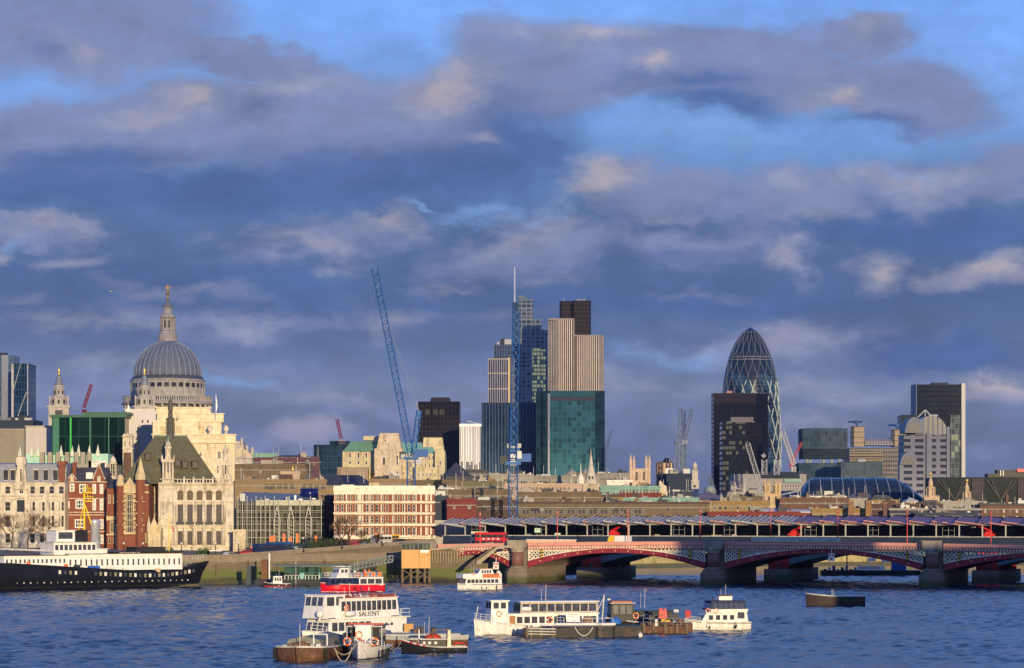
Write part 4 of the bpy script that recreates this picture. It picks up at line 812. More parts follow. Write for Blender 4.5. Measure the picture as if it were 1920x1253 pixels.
mb = MB(); mb.box(0, b.w, 0, .5, b.lz(913.5), b.lz(911)); mb.box(b.lx(640), b.lx(664), -.2, .5, b.lz(911), b.lz(909)); b.part('parapet', mb, stc)
mb = MB(); mb.box(b.lx(692), b.lx(711), 3, 9, b.h, b.lz(905)); b.part('stair_head', mb, yel_st)
# ================================================================== second row behind the embankment
def simple(name, lab, px0, px1, ytop, Y, d, m, theta=0, zb=8, roof=None, cat='building', par=0, pxl=None, bits=0, seed=0, bitm=None):
    b = Bld(name, lab, cat, px0, px1, ytop, Y, d, theta, zb, wallm=m, pxl=pxl); b.body(roof, par)
    rnd = random.Random(seed+int(px0))
    for k in range(bits):
        w_ = rnd.uniform(.8, 3.5)*Y/1000; x = rnd.uniform(0, max(b.w-w_, .1)); h_ = rnd.uniform(.6, 2.2)*Y/1000; y = rnd.uniform(.8, min(b.d*.6, 9)); mb = MB(); mb.box(x, x+w_, y, y+w_, b.h+(.35 if roof or par else 0), b.h+.35+h_)
        b.part('roof_plant', mb, bitm or rnd.choice([steel, dwhite, dark, concrete]))
    return b
b = simple('grey_block', 'plain grey brown clad block at the left edge below the blue glass tower', -30, 48, 806, 960, 30, mat('grey_brown_panel', (.25, .22, .17), .8), zb=8, roof=concrete); b.row  # noqa
simple('pale_grey_block', 'pale grey block with one narrow slit left of the green glass office', 48, 97, 800, 955, 30, mat('pale_grey_panel', (.48, .45, .43), .8, var=.12), zb=8, roof=concrete)
b = Bld('green_glass_office', 'dark green glass office with bright green columns left of the cathedral', 'building', 97, 234, 783, 930, 34, 0, 8, wallm=cwall('green_glazing', (.004, .018, .017), (.012, .055, .04), 4.6, 7.4, .05, .05, .9, .15)); b.body()
mb = MB(); mb.box(-.5, b.w+.8, -.8, 34, b.h, b.h+.9); mb.box(b.lx(155), b.w+1.5, -.3, 30, b.h+.9, b.lz(773)); b.part('roof', mb, mat('green_fascia', (.03, .11, .07), .5))
for px, w_ in ((99, 12), (131, 3.2), (168, 2.2), (203, 2)):
    mb = MB(); x = b.lx(px); mb.box(x, x+w_*.186, -.2, 0, 0, b.h); b.part('green_column', mb, mat('bright_green_paint', (.03, .42, .07), .5) if w_ == 3.2 else mat('deep_green_paint', (.03, .16, .10), .5))
b = Bld('white_clad_block', 'white panel clad block with two slit windows between green office and cathedral', 'building', 234, 292, 769, 940, 30, 0, 8, wallm=mat('white_panel', (.58, .54, .54), .8, var=.06))
b.row(262, 282, 2, 787, 794, .45, 1, 1); b.row(259, 268, 1, 817, 830, .4, 1, 1); b.body(dwhite)
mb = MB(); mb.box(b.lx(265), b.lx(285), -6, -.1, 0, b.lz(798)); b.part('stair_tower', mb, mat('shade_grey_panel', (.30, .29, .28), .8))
t = thing('flagpole', 'white flagpole with furled white flag above the green office', 'flagpole', (X(240, 925), 925, Z(775, 925)))
mb = MB(); mb.cyl(0, 0, 0, 3.4, .09, .05, 6); obj('pole', mb, white, t)
mb = MB(); mb.add([(0, 0, 3.1), (.5, .1, 2.3), (.8, -.1, 1.2), (.3, .2, .8), (-.5, .1, .9), (-.15, 0, 2)], [(0, 1, 2, 3, 4, 5)]); mb.add([(0, .05, 3.1), (.5, .15, 2.3), (.8, -.05, 1.2), (.3, .25, .8), (-.5, .15, .9), (-.15, .05, 2)], [(5, 4, 3, 2, 1, 0)]); obj('flag', mb, white, t)
# obelisk topped stone building with verdigris roof
b = Bld('obelisk_roof_building', 'grey stone building with green roof strip and a row of pale obelisks', 'building', 30, 206, 870, 860, 26, 0, 7, wallm=mat('obelisk_building_stone', (.33, .30, .24), .9))
b.row(95, 170, 6, 864+12, 882, .55, 1, 1); b.body()
cop = mat('verdigris_roof', (.36, .60, .48), .7, var=.25)
mb = MB(); mb.box(b.lx(48), b.lx(75), 1, 9, b.h, b.lz(851)); mb.box(b.lx(78), b.lx(166), 2, 9, b.h, b.lz(853)); mb.box(b.lx(168), b.lx(202), .6, 9, b.h-.01, b.lz(851)); b.part('roof', mb, cop)
mb = MB(); mb.box(b.lx(166), b.lx(200), -.3, .6, b.lz(888), b.lz(864)); b.part('bay', mb, dwhite); mb = MB(); mb.box(b.lx(189), b.lx(197), -.4, -.3, b.lz(878), b.lz(868)); b.part('pane', mb, pane)
for px in (75, 90, 105, 122, 140, 152, 164):
    mb = MB(); x = b.lx(px); mb.box(x, x+1.3, -.3, 2, b.lz(880), b.lz(848)); b.part('stone_pier', mb, b.wm)
for px, s_ in ((37, 1), (59, .9), (71, 1), (114, 1), (135, .9), (147, 1.1), (167, 1), (183, 1.1)):
    mb = MB(); x = b.lx(px); z0_ = b.lz(849); mb.box(x-.55, x+.55, .2, 1.3, z0_-1.2, z0_+.2); mb.add([(x-.42*s_, .3, z0_+.2), (x+.42*s_, .3, z0_+.2), (x+.42*s_, 1.15, z0_+.2), (x-.42*s_, 1.15, z0_+.2), (x, .72, z0_+2.6*s_)], [(0, 1, 4), (1, 2, 4), (2, 3, 4), (3, 0, 4)]); b.part('obelisk', mb, mat('obelisk_pale_stone', (.58, .62, .50), .8))
b = Bld('brick_church_tower', 'square brown brick church tower with pale stone belfry and corner quoins', 'church tower', 230, 248, 820, 905, 3.4, 0, 7, wallm=pale)
b.row(230, 248, 2, 827, 838, .28, 1, 1, pale, pane, .08, True); b.body()
for y in (817, 840): b.band(229, 249.5, y, y+2, .35, pale, y1=3.6)
mb = MB(); mb.box(b.lx(231.6), b.lx(246.4), -.08, 0, 0, b.lz(849)); b.part('brick_panel', mb, dk_br)
mb = MB(); mb.prism([(b.lx(231), b.lz(817)), (b.lx(247), b.lz(817)), (b.lx(246), b.lz(813)), (b.lx(242.5), b.lz(815)), (b.lx(239), b.lz(812)), (b.lx(235.5), b.lz(815)), (b.lx(232), b.lz(813))], -.2, 3, 'y'); b.part('parapet', mb, pale)
# ================================================================== cathedral
CY = 1300; ccx = X(314.5, CY)
ct = thing('cathedral', 'great domed cathedral with ribbed lead dome, stone lantern and gilded cross', 'cathedral', (ccx, CY, 0)); Lz = lambda py: Z(py, CY); k_ = CY/F
cst = ashlar('cathedral_portland_stone', (.52, .48, .43), 1.6, .8, .75, (.24, .21, .19))
leadm = mat('dome_lead', (.19, .21, .245), .6, var=.2, streak=.35, sc=.3); ribm = mat('dome_rib_lead', (.33, .35, .38), .5, var=.3, streak=.4)
r = 66*k_
mb = MB(); prof = []
z0_, z1_ = Lz(706), Lz(641); rr0, rr1 = 62.5*k_, 17*k_
for i in range(15): a = i/14; t_ = a*1.3; prof.append((rr0*math.cos(t_), z0_+(z1_-z0_)*math.sin(t_)/math.sin(1.3)))
mb.lathe(prof, 64); dome = obj('dome', mb, leadm, ct)
for k in range(32):
    a = 2*math.pi*(k+.5)/32; mb = MB()
    for (ra, za), (rb_, zb_) in zip(prof, prof[1:]): mb.bar((ra*math.cos(a), ra*math.sin(a), za), (rb_*math.cos(a), rb_*math.sin(a), zb_), .36*(.45+.55*ra/rr0), 5, .36*(.45+.55*rb_/rr0))
    obj('dome_rib', mb, ribm, dome)
mb = MB(); mb.lathe([(66*k_, Lz(714)), (67.5*k_, Lz(711)), (65*k_, Lz(708)), (63*k_, Lz(706))], 48); obj('dome_base_ring', mb, mat('dark_lead_ring', (.09, .10, .12), .6), ct)
mb = MB(); mb.lathe([(68*k_, Lz(745)), (68*k_, Lz(717)), (67.6*k_, Lz(716)), (70*k_, Lz(715.5)), (70*k_, Lz(713)), (66*k_, Lz(712))], 64, smooth=False, ur=68*k_); obj('attic_drum', mb, cst, ct)
for k in range(32):
    a = 2*math.pi*(k+.5)/32
    if math.sin(a) > .1: continue
    mb = MB(); mb.M = Matrix.Rotation(a, 4, 'Z') @ Matrix.Translation((68*k_, 0, 0)); mb.box(-.1, .12, -1.1, 1.1, Lz(728), Lz(720)); w1 = obj('attic_window', mb, pane, ct)
    mb = MB(); mb.M = Matrix.Rotation(a+math.pi/32, 4, 'Z') @ Matrix.Translation((68*k_, 0, 0)); mb.box(-.1, .35, -.5, .5, Lz(745), Lz(716)); obj('attic_pilaster', mb, cst, ct)
mb = MB(); mb.lathe([(84*k_, Lz(760)), (86*k_, Lz(758)), (86*k_, Lz(756.5)), (80*k_, Lz(755)), (80*k_, Lz(754)), (68*k_, Lz(754))], 48, smooth=False); obj('gallery_cornice', mb, cst, ct)
mb = MB()
for k in range(120):
    a = 2*math.pi*k/120
    if math.sin(a) < .3: mb.M = Matrix.Rotation(a, 4, 'Z') @ Matrix.Translation((82*k_, 0, 0)); mb.box(-.25, .25, -.3, .3, Lz(755), Lz(745.5))
mb.M = None; mb.lathe([(83*k_, Lz(745.5)), (83*k_, Lz(744)), (81*k_, Lz(744)), (81*k_, Lz(745.5))], 64, smooth=False); obj('gallery_balustrade', mb, cst, ct)
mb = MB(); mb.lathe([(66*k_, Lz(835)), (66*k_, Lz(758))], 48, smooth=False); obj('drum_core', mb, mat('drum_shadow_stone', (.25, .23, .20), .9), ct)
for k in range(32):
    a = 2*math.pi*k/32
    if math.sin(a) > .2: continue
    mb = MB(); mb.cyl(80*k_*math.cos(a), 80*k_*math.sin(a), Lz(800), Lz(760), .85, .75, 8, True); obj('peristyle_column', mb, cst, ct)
mb = MB(); mb.lathe([(84*k_, Lz(860)), (84*k_, Lz(800)), (66*k_, Lz(798))], 32, smooth=False); mb.box(-40, 34, 14, 40, 14, Lz(826)); obj('nave_block', mb, cst, ct)
# lantern
def st(prof, n=16, sm=False): m_ = MB(); m_.lathe([(r_*k_, Lz(p)) for r_, p in prof], n, smooth=sm); return m_
lan = obj('lantern', st([(17, 642), (19, 640), (18, 634), (18.5, 632), (18.5, 627), (16, 626), (16, 622), (12.5, 620), (11.5, 600), (11.5, 597), (14.5, 596), (14.5, 592), (13, 590), (9, 588), (8.5, 580), (9.5, 579), (9.5, 577)]), cst, ct)
obj('lantern_cap', st([(9.3, 577), (8.8, 573), (6.5, 569), (3.5, 566), (2.4, 562)], 16, True), leadm, lan)
for k in range(12):
    a = 2*math.pi*k/12; mb = MB(); rr = 13.2*k_; mb.cyl(rr*math.cos(a), rr*math.sin(a), Lz(620), Lz(597), .4, None, 6); obj('lantern_column', mb, cst, lan)
for k in range(8):
    a = 2*math.pi*(k+.5)/8; mb = MB(); mb.M = Matrix.Rotation(a, 4, 'Z') @ Matrix.Translation((11.9*k_, 0, 0)); mb.box(-.1, .15, -.55, .55, Lz(615), Lz(602)); obj('lantern_opening', mb, dark, lan)
gm = mat('aged_gilding', (.38, .27, .12), .45, metal=.5)
gb = obj('golden_ball', st([(1.8, 563), (2.6, 560), (1.5, 556), (1.8, 554), (3.2, 551.5), (3.6, 549), (3.2, 546.5), (1.2, 544.5)], 14, True), gm, ct)
mb = MB(); mb.box(-.3, .3, -.3, .3, Lz(546), Lz(534)); mb.box(-1.45, 1.45, -.25, .25, Lz(541.5), Lz(539)); mb.ball(0, 0, Lz(534), .45); mb.ball(-1.5, 0, Lz(540.2), .42); mb.ball(1.5, 0, Lz(540.2), .42); obj('cross', mb, gm, ct)
# west towers
def west_tower(px, Y, lab, wpx=1.0):
    t = thing('cathedral_bell_tower', lab, 'bell tower', (X(px, Y), Y, 0), R(8), 'twin bell towers of the cathedral'); kk = Y/F*wpx; L = lambda p: Z(p, Y)
    def S_(prof, n=8, sm=False, **kw): m_ = MB(); m_.lathe([(r_*kk, L(p)) for r_, p in prof], n, 0, 0, math.pi/8, smooth=sm, **kw); return m_
    mb = MB(); a = 19*kk; mb.box(-a, a, -a, a, 10, L(765)); mb.box(-a*1.14, a*1.14, -a*1.14, a*1.14, L(765), L(762)); obj('shaft', mb, cst, t)
    for dx in (-.85, -.5, .5, .85): mb = MB(); mb.cyl(dx*a, -a, L(800), L(765), .5, None, 8); obj('column', mb, cst, t)
    mb = MB(); mb.box(-a*.35, a*.35, -a-.1, -a+.1, L(790), L(770)); obj('bell_opening', mb, dark, t)
    obj('octagon', S_([(15, 762), (14.5, 748), (16, 747), (16, 744.5), (12.5, 743)]), cst, t)
    for k in range(8):
        an = math.pi*k/4+math.pi/8; mb = MB(); mb.cyl(19*kk*math.cos(an)*.95, 19*kk*math.sin(an)*.95, L(762), L(748), .38, None, 6); mb.cyl(19*kk*math.cos(an)*.95, 19*kk*math.sin(an)*.95, L(748), L(741), .6, .1, 6); obj('buttress', mb, cst, t)
        an = math.pi*k/4; mb = MB(); mb.M = Matrix.Rotation(an, 4, 'Z') @ Matrix.Translation((14.0*kk, 0, 0)); mb.box(-.15, .25, -.5, .5, L(758), L(750)); obj('opening', mb, dark, t)
    obj('upper_stage', S_([(11, 743), (10, 731), (11.5, 730), (11.5, 728), (9.5, 727), (9, 722)]), cst, t)
    for k in range(8):
        an = math.pi*k/4; mb = MB(); mb.M = Matrix.Rotation(an, 4, 'Z') @ Matrix.Translation((9.8*kk, 0, 0)); mb.box(-.15, .25, -.35, .35, L(740), L(733)); obj('opening', mb, dark, t)
    obj('cap', S_([(8.5, 722), (7.5, 718), (5.5, 713), (4.6, 708), (2.4, 703)], 12, True), lead, t)
    obj('gilt_pineapple', S_([(1.6, 704), (2.7, 702), (2.6, 699), (1.3, 697), (2.1, 695), (1.2, 692.5), (1.5, 690.5), (.2, 688.5)], 10, True), gold, t)
west_tower(110.5, 1262, 'carved stone bell tower with gilded top standing clear left of the dome'); west_tower(271, 1245, 'carved stone bell tower with gilded top in front of the dome')
# cathedral transept pediment with statues, right of the cream block
t = thing('transept_pediment', 'stone pediment with statues on its corners right of the big cream block', 'pediment', (X(436, 1270), 1270, 14)); L = lambda p: Z(p, 1270)-14; s_ = 1270/F
mb = MB(); mb.box(0, 40*s_, 0, 20, 0, L(860)); mb.box(-1, 41*s_, -1, 20, L(860), L(856)); obj('wall', mb, cst, t)
mb = MB(); mb.prism([(-1, L(856)), (40*s_, L(856)), (17*s_, L(838))], -1, 18, 'y'); obj('gable', mb, cream, t)
for dx, top in ((17, 820), (27, 834), (37, 838)):
    mb = MB(); x = dx*s_; zb_ = L(838 if dx == 17 else 852); h_ = L(top)-zb_; mb.box(x-.9, x+.9, -.9, .9, zb_-1, zb_+.2*h_); mb.lathe([(.95, zb_+.2*h_), (.7, zb_+.5*h_), (.9, zb_+.75*h_), (.35, zb_+.83*h_), (.45, zb_+.92*h_), (.05, zb_+h_)], 8, x, 0); obj('statue', mb, cst, t)
t = thing('flagpole', 'white flagpole with furled flag on the big cream stone block', 'flagpole', (X(405, 880), 880, Z(812, 880)))
mb = MB(); mb.cyl(0, 0, 0, Z(740, 880)-Z(812, 880), .16, .1, 6); obj('pole', mb, white, t)
mb = MB(); zz = Z(740, 880)-Z(812, 880); mb.add([(0, 0, zz-.5), (.35, 0, zz-2), (.5, .1, zz-4), (.1, 0, zz-5.5)], [(0, 1, 2, 3)]); obj('flag', mb, white, t)
# 10 the stepped cream stone block
b = Bld('stepped_cream_block', 'large plain cream stone block stepping up in tiers in front of the cathedral', 'building', 290, 440, 846, 870, 34, 7, 7, wallm=lime)
b.row(405, 417, 1, 846, 860, .6, 2, 3); b.row(372, 380, 1, 848, 856, .6, 1, 2); b.row(360, 369, 2, 848, 855, .3, 1, 1); b.row(405, 412, 1, 873, 888, .6, 1, 2); b.h = b.lz(828)
b.body()
def tier(a, c_, y0, y1, yo, name='tier'):
    mb = MB(); mb.box(b.lx(a), b.lx(c_), yo, 34, b.lz(y1), b.lz(y0)); mb.box(b.lx(a)-.35, b.lx(c_)+.35, yo-.35, 34, b.lz(y0), b.lz(y0)+.45); return b.part(name, mb, lime)
b.band(288, 444, 831, 828, .9); tier(286, 442, 816, 827.9, .4); tier(286, 416, 790, 815, 6); tier(294, 420, 775, 790, 9); tier(292, 395, 763, 776, 12); 
mb = MB()
for px, yo in ((394, .8), (424, .8)):
    mb = MB(); x = b.lx(px); z0_ = b.lz(816)+.4; mb.lathe([(.5, z0_), (.55, z0_+.5), (.3, z0_+.7), (.95, z0_+1.6), (.9, z0_+2.1), (.55, z0_+2.4), (.7, z0_+2.7), (.05, z0_+3)], 12, x, yo+.8); b.part('urn', mb, pale)
mb = MB(); mb.box(b.lx(330), b.lx(333), 8.9, 9, b.lz(787), b.lz(780)); b.part('slit_window', mb, dark)
for a, c_, yy, yo in ((300, 312, 806, 5.9), (330, 342, 806, 5.9), (372, 384, 806, 5.9), (300, 306, 838, -.1), (318, 324, 838, -.1), (345, 351, 838, -.1), (388, 394, 838, -.1), (425, 430, 842, -.1), (425, 430, 862, -.1), (380, 385, 872, -.1)):
    mb = MB(); mb.box(b.lx(a), b.lx(c_), yo-.12, yo, b.lz(yy)-1.1, b.lz(yy)+1.3); b.part('recessed_panel', mb, MATS['yellow_stone'])
for yy, a, c_, yo in ((797, 288, 416, 5.8), (769, 292, 395, 11.8), (782, 294, 420, 8.8), (822, 287, 442, .2), (880, 340, 440, -.2)): mb = MB(); mb.box(b.lx(a), b.lx(c_), yo-.1, yo+.2, b.lz(yy)-.15, b.lz(yy)+.15); b.part('string_course', mb, lime)
for k in range(9): mb = MB(); x = b.lx(402+k*4.6); mb.box(x, x+.25, -.15, 0, b.lz(846), b.lz(833)); b.part('pilaster_strip', mb, lime)
# ================================================================== far left glass tower
b = Bld('blue_glass_tower', 'blue glass tower with white diagonal mast ties at the far left edge', 'tower', 24, 52, 683, 1500, 26, 0, 8, wallm=cwall('blue_tower_glass', (.018, .055, .11), (.06, .13, .2), 1.6, 4, .12, .08, 1, .2)); b.body(dark)
mb = MB(); x = b.lx(24.5); mb.box(x-.8, x+.5, -1, 1, 0, b.h); b.part('white_edge', mb, dwhite); mb = MB(); x = b.lx(52); mb.box(x-.3, x+.2, -.4, 1, 0, b.h); b.part('pale_edge', mb, dwhite)
mb = MB(); mb.path([(b.lx(39), -.6, b.h), (b.lx(26), -.6, b.lz(730)), ], .2); mb.path([(b.lx(50), -.6, b.lz(735)), (b.lx(34), -.6, b.lz(780))], .25); b.part('diagonal_tie', mb, dwhite)
b = Bld('grey_core_tower', 'slim grey concrete core rising behind the blue glass tower at far left', 'tower', -20, 25, 666, 1530, 20, 0, 8, wallm=cwall('grey_core_panels', (.10, .17, .26), (.38, .40, .42), 7, 4.4, .55, .05, .4, .3)); b.body(); mb = MB(); mb.box(b.lx(-5), b.lx(10), 2, 8, b.h, b.lz(661)); b.part('lift_head', mb, dark)
simple('dark_arched_roof_block', 'low dark blue roofed block at the foot of the blue glass tower', -20, 68, 788, 1420, 20, mat('dark_blue_block', (.03, .045, .07), .6), bits=6)
# ================================================================== cream building with green copper roofs
gcr = mat('green_copper_roof', (.16, .32, .18), .75, var=.3, streak=.35); b = None
t0 = thing('green_roofed_offices', 'cream stone offices with green copper roofs and heavy square towers', 'building', (X(640, 1100), 1100, 8)); s_ = 1100/F; L = lambda p: Z(p, 1100)-8; lx = lambda p: (p-640)*s_
cst2 = ashlar('warm_cream_stone', (.58, .50, .31), 1.8, .8, .8)
def blk(a, c_, y0, y1, ya, yb, m=cst2, name='walls', ins=0):
    mb = MB(); mb.box(lx(a), lx(c_), ya, yb, max(L(y1), 0), L(y0), (ins, ins) if ins else None); return obj(name, mb, m, t0)
blk(640, 702, 846, 905, 8, 28); blk(702, 754, 841, 905, 0, 24, ashlar('pink_cream_stone', (.60, .49, .36), 1.8, .8, .8)); blk(706, 752, 812, 841, .8, 20, MATS['pink_cream_stone'], 'tower', 1.2); blk(678, 712, 816, 824, 14, 24, cst2, 'rear_tower')
blk(754, 834, 850, 905, 6, 26); blk(776, 834, 876, 905, 3, 8, cst2, 'front_range'); blk(788, 832, 819, 850, 12, 26, cst2, 'tower', 1.0); blk(815, 834, 845, 905, 2.8, 12, cst2, 'end_block')
for a, c_, yb, yt, ra, rc in ((640, 705, 846, 826, 654, 712), (752, 816, 850, 828, 740, 806)):
    mb = MB(); hip(mb, lx(a), lx(c_), 7.5, 24, L(yb), L(yt), lx(ra), lx(rc)); obj('roof', mb, gcr if a == 640 else mat('pale_copper_roof', (.20, .42, .34), .7), t0)
def w1(px, py, w_, h_, yo, round_=False):
    mb = MB(); x = lx(px); z = L(py); mb.mat = 0
    mb.box(x-w_*s_/2-.15, x+w_*s_/2+.15, yo-.12, yo, z-h_*s_/2-.15, z+h_*s_/2+.15); mb.mat = 1; mb.box(x-w_*s_/2, x+w_*s_/2, yo-.16, yo-.12, z-h_*s_/2, z+h_*s_/2)
    obj('window', mb, [dwhite, pane], t0)
for px in (654, 670, 685): w1(px, 853, 3, 9, 8); w1(px, 867, 3, 6, 8)
w1(720, 865, 4, 14, 0); w1(745, 863, 2.5, 18, 0); w1(722, 826, 3, 3, 1.2); w1(745, 887, 2, 6, 0); w1(756, 887, 2, 5, 6)
for px in (797, 804, 811): w1(px, 858, 1.8, 7, 5.9); w1(px, 872, 1.8, 7, 5.9)
for px in (785, 793, 800, 807, 815): w1(px, 890, 2, 5, 2.9)
w1(826, 868, 2, 8, 2.7); w1(826, 891, 2, 5, 2.7)
mb = MB(); mb.box(lx(632), lx(690), 0, 8, 0, L(876)); obj('front_wing', mb, mat('brown_cream_stone', (.30, .24, .17), .9), t0)
# ================================================================== dark towers left of centre
simple('dark_office_slab', 'dark blue office slab left of the green roofed offices, behind a red crane', 588, 652, 834, 1750, 20, cwall('slab_navy', (.015, .035, .06), (.03, .06, .09), 3, 4, .1, .12, .8), bits=2)
simple('dark_office_slab_block', 'low dark block stepped up behind the dark blue office slab', 618, 655, 827, 1790, 20, MATS['slab_navy'])
b = Bld('dark_brown_tower', 'dark brown square topped tower just right of the big blue crane', 'tower', 784, 862, 753, 1900, 30, 0, 8, wallm=cwall('dark_brown_facade', (.012, .012, .018), (.022, .018, .024), 2.6, 3.6, .35, .3, .8, .3)); b.body()
mb = MB(); mb.box(b.lx(806), b.lx(845), 2, 24, b.h, b.lz(745), (1, 1)); b.part('plant_room', mb, mat('dark_brown_metal', (.03, .025, .03), .6))
for px in (797, 812, 824): mb = MB(); mb.box(b.lx(px), b.lx(px+9), -.15, 0, b.lz(778), b.lz(768)); b.part('dark_panel', mb, black)
b = Bld('white_finned_building', 'bright white office with irregular vertical fins right of the dark brown tower', 'building', 862, 902, 796, 1850, 24, 0, 8, wallm=mat('fin_gap_glass', (.10, .11, .15), .3)); b.body()
rnd = random.Random(3)
for i in range(13):
    mb = MB(); x0_ = b.w*i/13; w_ = b.w/13*rnd.choice([.35, .5, .62]); yb_ = rnd.choice([866, 872, 880]); mb.box(x0_, x0_+w_, -.8, 0, b.lz(yb_), b.lz(796)); b.part('white_fin', mb, mat('brilliant_white', (.9, .9, .88), .5, var=.04, emit=0))
mb = MB(); mb.box(-.3, b.w+.3, -.9, 24, b.lz(800), b.lz(795)); b.part('roof', mb, MATS['brilliant_white']); mb = MB(); mb.bar((b.lx(876), 3, b.lz(789)), (b.lx(899), 3, b.lz(795)), .25); b.part('roof_mast', mb, dwhite)
# ================================================================== central cluster
b = Bld('blue_ribbed_office', 'broad navy office with pale vertical ribs in front of the tall spire tower', 'tower', 903, 1008, 756, 1930, 40, 0, 8, wallm=cwall('navy_ribbed_glass', (.016, .042, .085), (.04, .075, .15), 2.9, 3.9, .22, .0, .9, .25)); b.body(dark)
for i in range(18): mb = MB(); x = b.w*(i+.5)/18; mb.box(x-.22, x+.22, -.5, 0, 0, b.h); b.part('rib', mb, mat('rib_blue_grey', (.09, .14, .26), .5))
b = Bld('teal_glass_block', 'teal glass block with gridded panes between two dark glass flanks', 'tower', 1018, 1134, 733, 1880, 30, 0, 8, wallm=cwall('dark_teal_flank', (.012, .04, .06), (.02, .06, .08), 2.4, 3.8, .1, .08, .8, .2)); b.body()
mb = MB(); mb.box(b.lx(1005)-b.lx(1018), 0, 4, 30, 0, b.lz(735)); b.part('left_flank', mb, MATS['dark_teal_flank'])
tg = cwall('teal_panes', (.030, .125, .15), (.07, .15, .17), 3.35, 3.75, .14, .12, .8, .22)
mb = MB(); mb.box(b.lx(1031), b.lx(1116), -1.2, 0, 0, b.lz(752)); b.part('pane_wall', mb, tg)
mb = MB(); mb.box(b.lx(1031), b.lx(1116), -1.2, 0, b.lz(745), b.lz(733)); b.part('top_screen', mb, cwall('teal_screen', (.03, .11, .13), (.08, .17, .19), 1.7, 9, .2, .04, .4, .25))
mb = MB(); mb.box(b.lx(1027), b.lx(1031), -1.3, 0, 0, b.lz(738)); b.part('steel_edge', mb, mat('edge_steel', (.25, .3, .33), .4)); mb = MB(); mb.box(b.lx(1031), b.lx(1116), -.6, 0, b.lz(752), b.lz(745)); b.part('dark_band', mb, dark)
b = Bld('gold_edged_tower', 'grey ribbed tower with bright gold right edge left of the spire tower', 'tower', 915, 953, 672, 2300, 30, 0, 8, wallm=cwall('grey_rib_wall', (.06, .07, .11), (.50, .46, .46), 1.9, 4, .35, .0, .6, .3)); b.body()
mb = MB(); mb.box(b.w, b.w+1.3, -.6, 2, 0, b.h+.6); b.part('gold_edge', mb, mat('gold_cladding', (1.0, .80, .36), .45)); mb = MB(); mb.box(b.w+1.3, b.lx(965), 1, 28, 0, b.h); b.part('side_wing', mb, cwall('tan_side', (.12, .11, .12), (.28, .25, .23), 1.5, 3.6, .3, .2, .6))  # sun on the right corner painted as a bright yellow strip
for py in (672, 699, 728):
    mb = MB()
    for i in range(10): mb.box(b.w*(i+.2)/10, b.w*(i+.75)/10, -.2, 0, b.lz(py+2.5), b.lz(py))
    b.part('light_band', mb, mat('warm_cream_panels', (.75, .66, .45), .5))
b = simple('blue_grey_tower', 'short blue grey tower top peeking behind the gold edged tower', 926, 962, 646, 2420, 20, cwall('blue_grey_rib', (.05, .075, .13), (.16, .2, .28), 2.4, 4.4, .25, .1, .6), bits=3)
# the tall stepped tower with mast
ht = thing('spire_tower', 'tall stepped glass tower with white mast on its left corner', 'tower', (X(960, 2600), 2600, 8)); s_ = 2600/F; L = lambda p: Z(p, 2600)-8; lx = lambda p: (p-960)*s_
hg = cwall('spire_tower_glass', (.09, .12, .16), (.26, .30, .36), 4.5, 3.9, .22, .25, 1.1, .2); hb = cwall('spire_tower_blue', (.03, .08, .16), (.08, .14, .24), 2.5, 3.9, .2, .1, .6, .2); hl = cwall('spire_tower_lit', (.20, .22, .13), (.24, .26, .28), 3, 3.9, .2, .3, 1.3, .3, lit=(.25, .26, .13), litp=.75)
for nm_, a, c_, p, y0, y1, m_ in (('core', 960, 972, 567, 0, 30, hb), ('shaft', 972, 1000, 560, 2, 32, hg), ('step', 1000, 1015, 598, 3, 32, hg), ('step', 1015, 1027, 618, 5, 32, hg)):
    mb = MB(); mb.box(lx(a), lx(c_), y0, y1, 0, L(p)); obj(nm_, mb, m_, ht)
mb = MB(); mb.box(lx(998), lx(1014), 1.6, 3, 0, L(652)); mb.box(lx(1014), lx(1023), 3.2, 5, 0, L(655)); obj('lit_atrium', mb, hl, ht)
mb = MB(); mb.prism([(lx(972), L(560)), (lx(1000), L(567)), (lx(990), L(562)), (lx(984), L(556)), (lx(975), L(553)), (lx(972), L(554))][::-1], 3, 20, 'y'); obj('crown', mb, mat('crown_glass', (.14, .2, .22), .3), ht)
for k in range(9): mb = MB(); z_ = L(580+k*19); mb.box(lx(972), lx(1000), 1.5, 2.1, z_, z_+.8); obj('floor_band', mb, mat('floor_band_grey', (.28, .31, .36), .5), ht)
mb = MB(); mb.cyl(lx(965), 4, L(567), L(500), .75, .45, 8); obj('mast', mb, mat('mast_white', (.85, .83, .8), .5), ht)
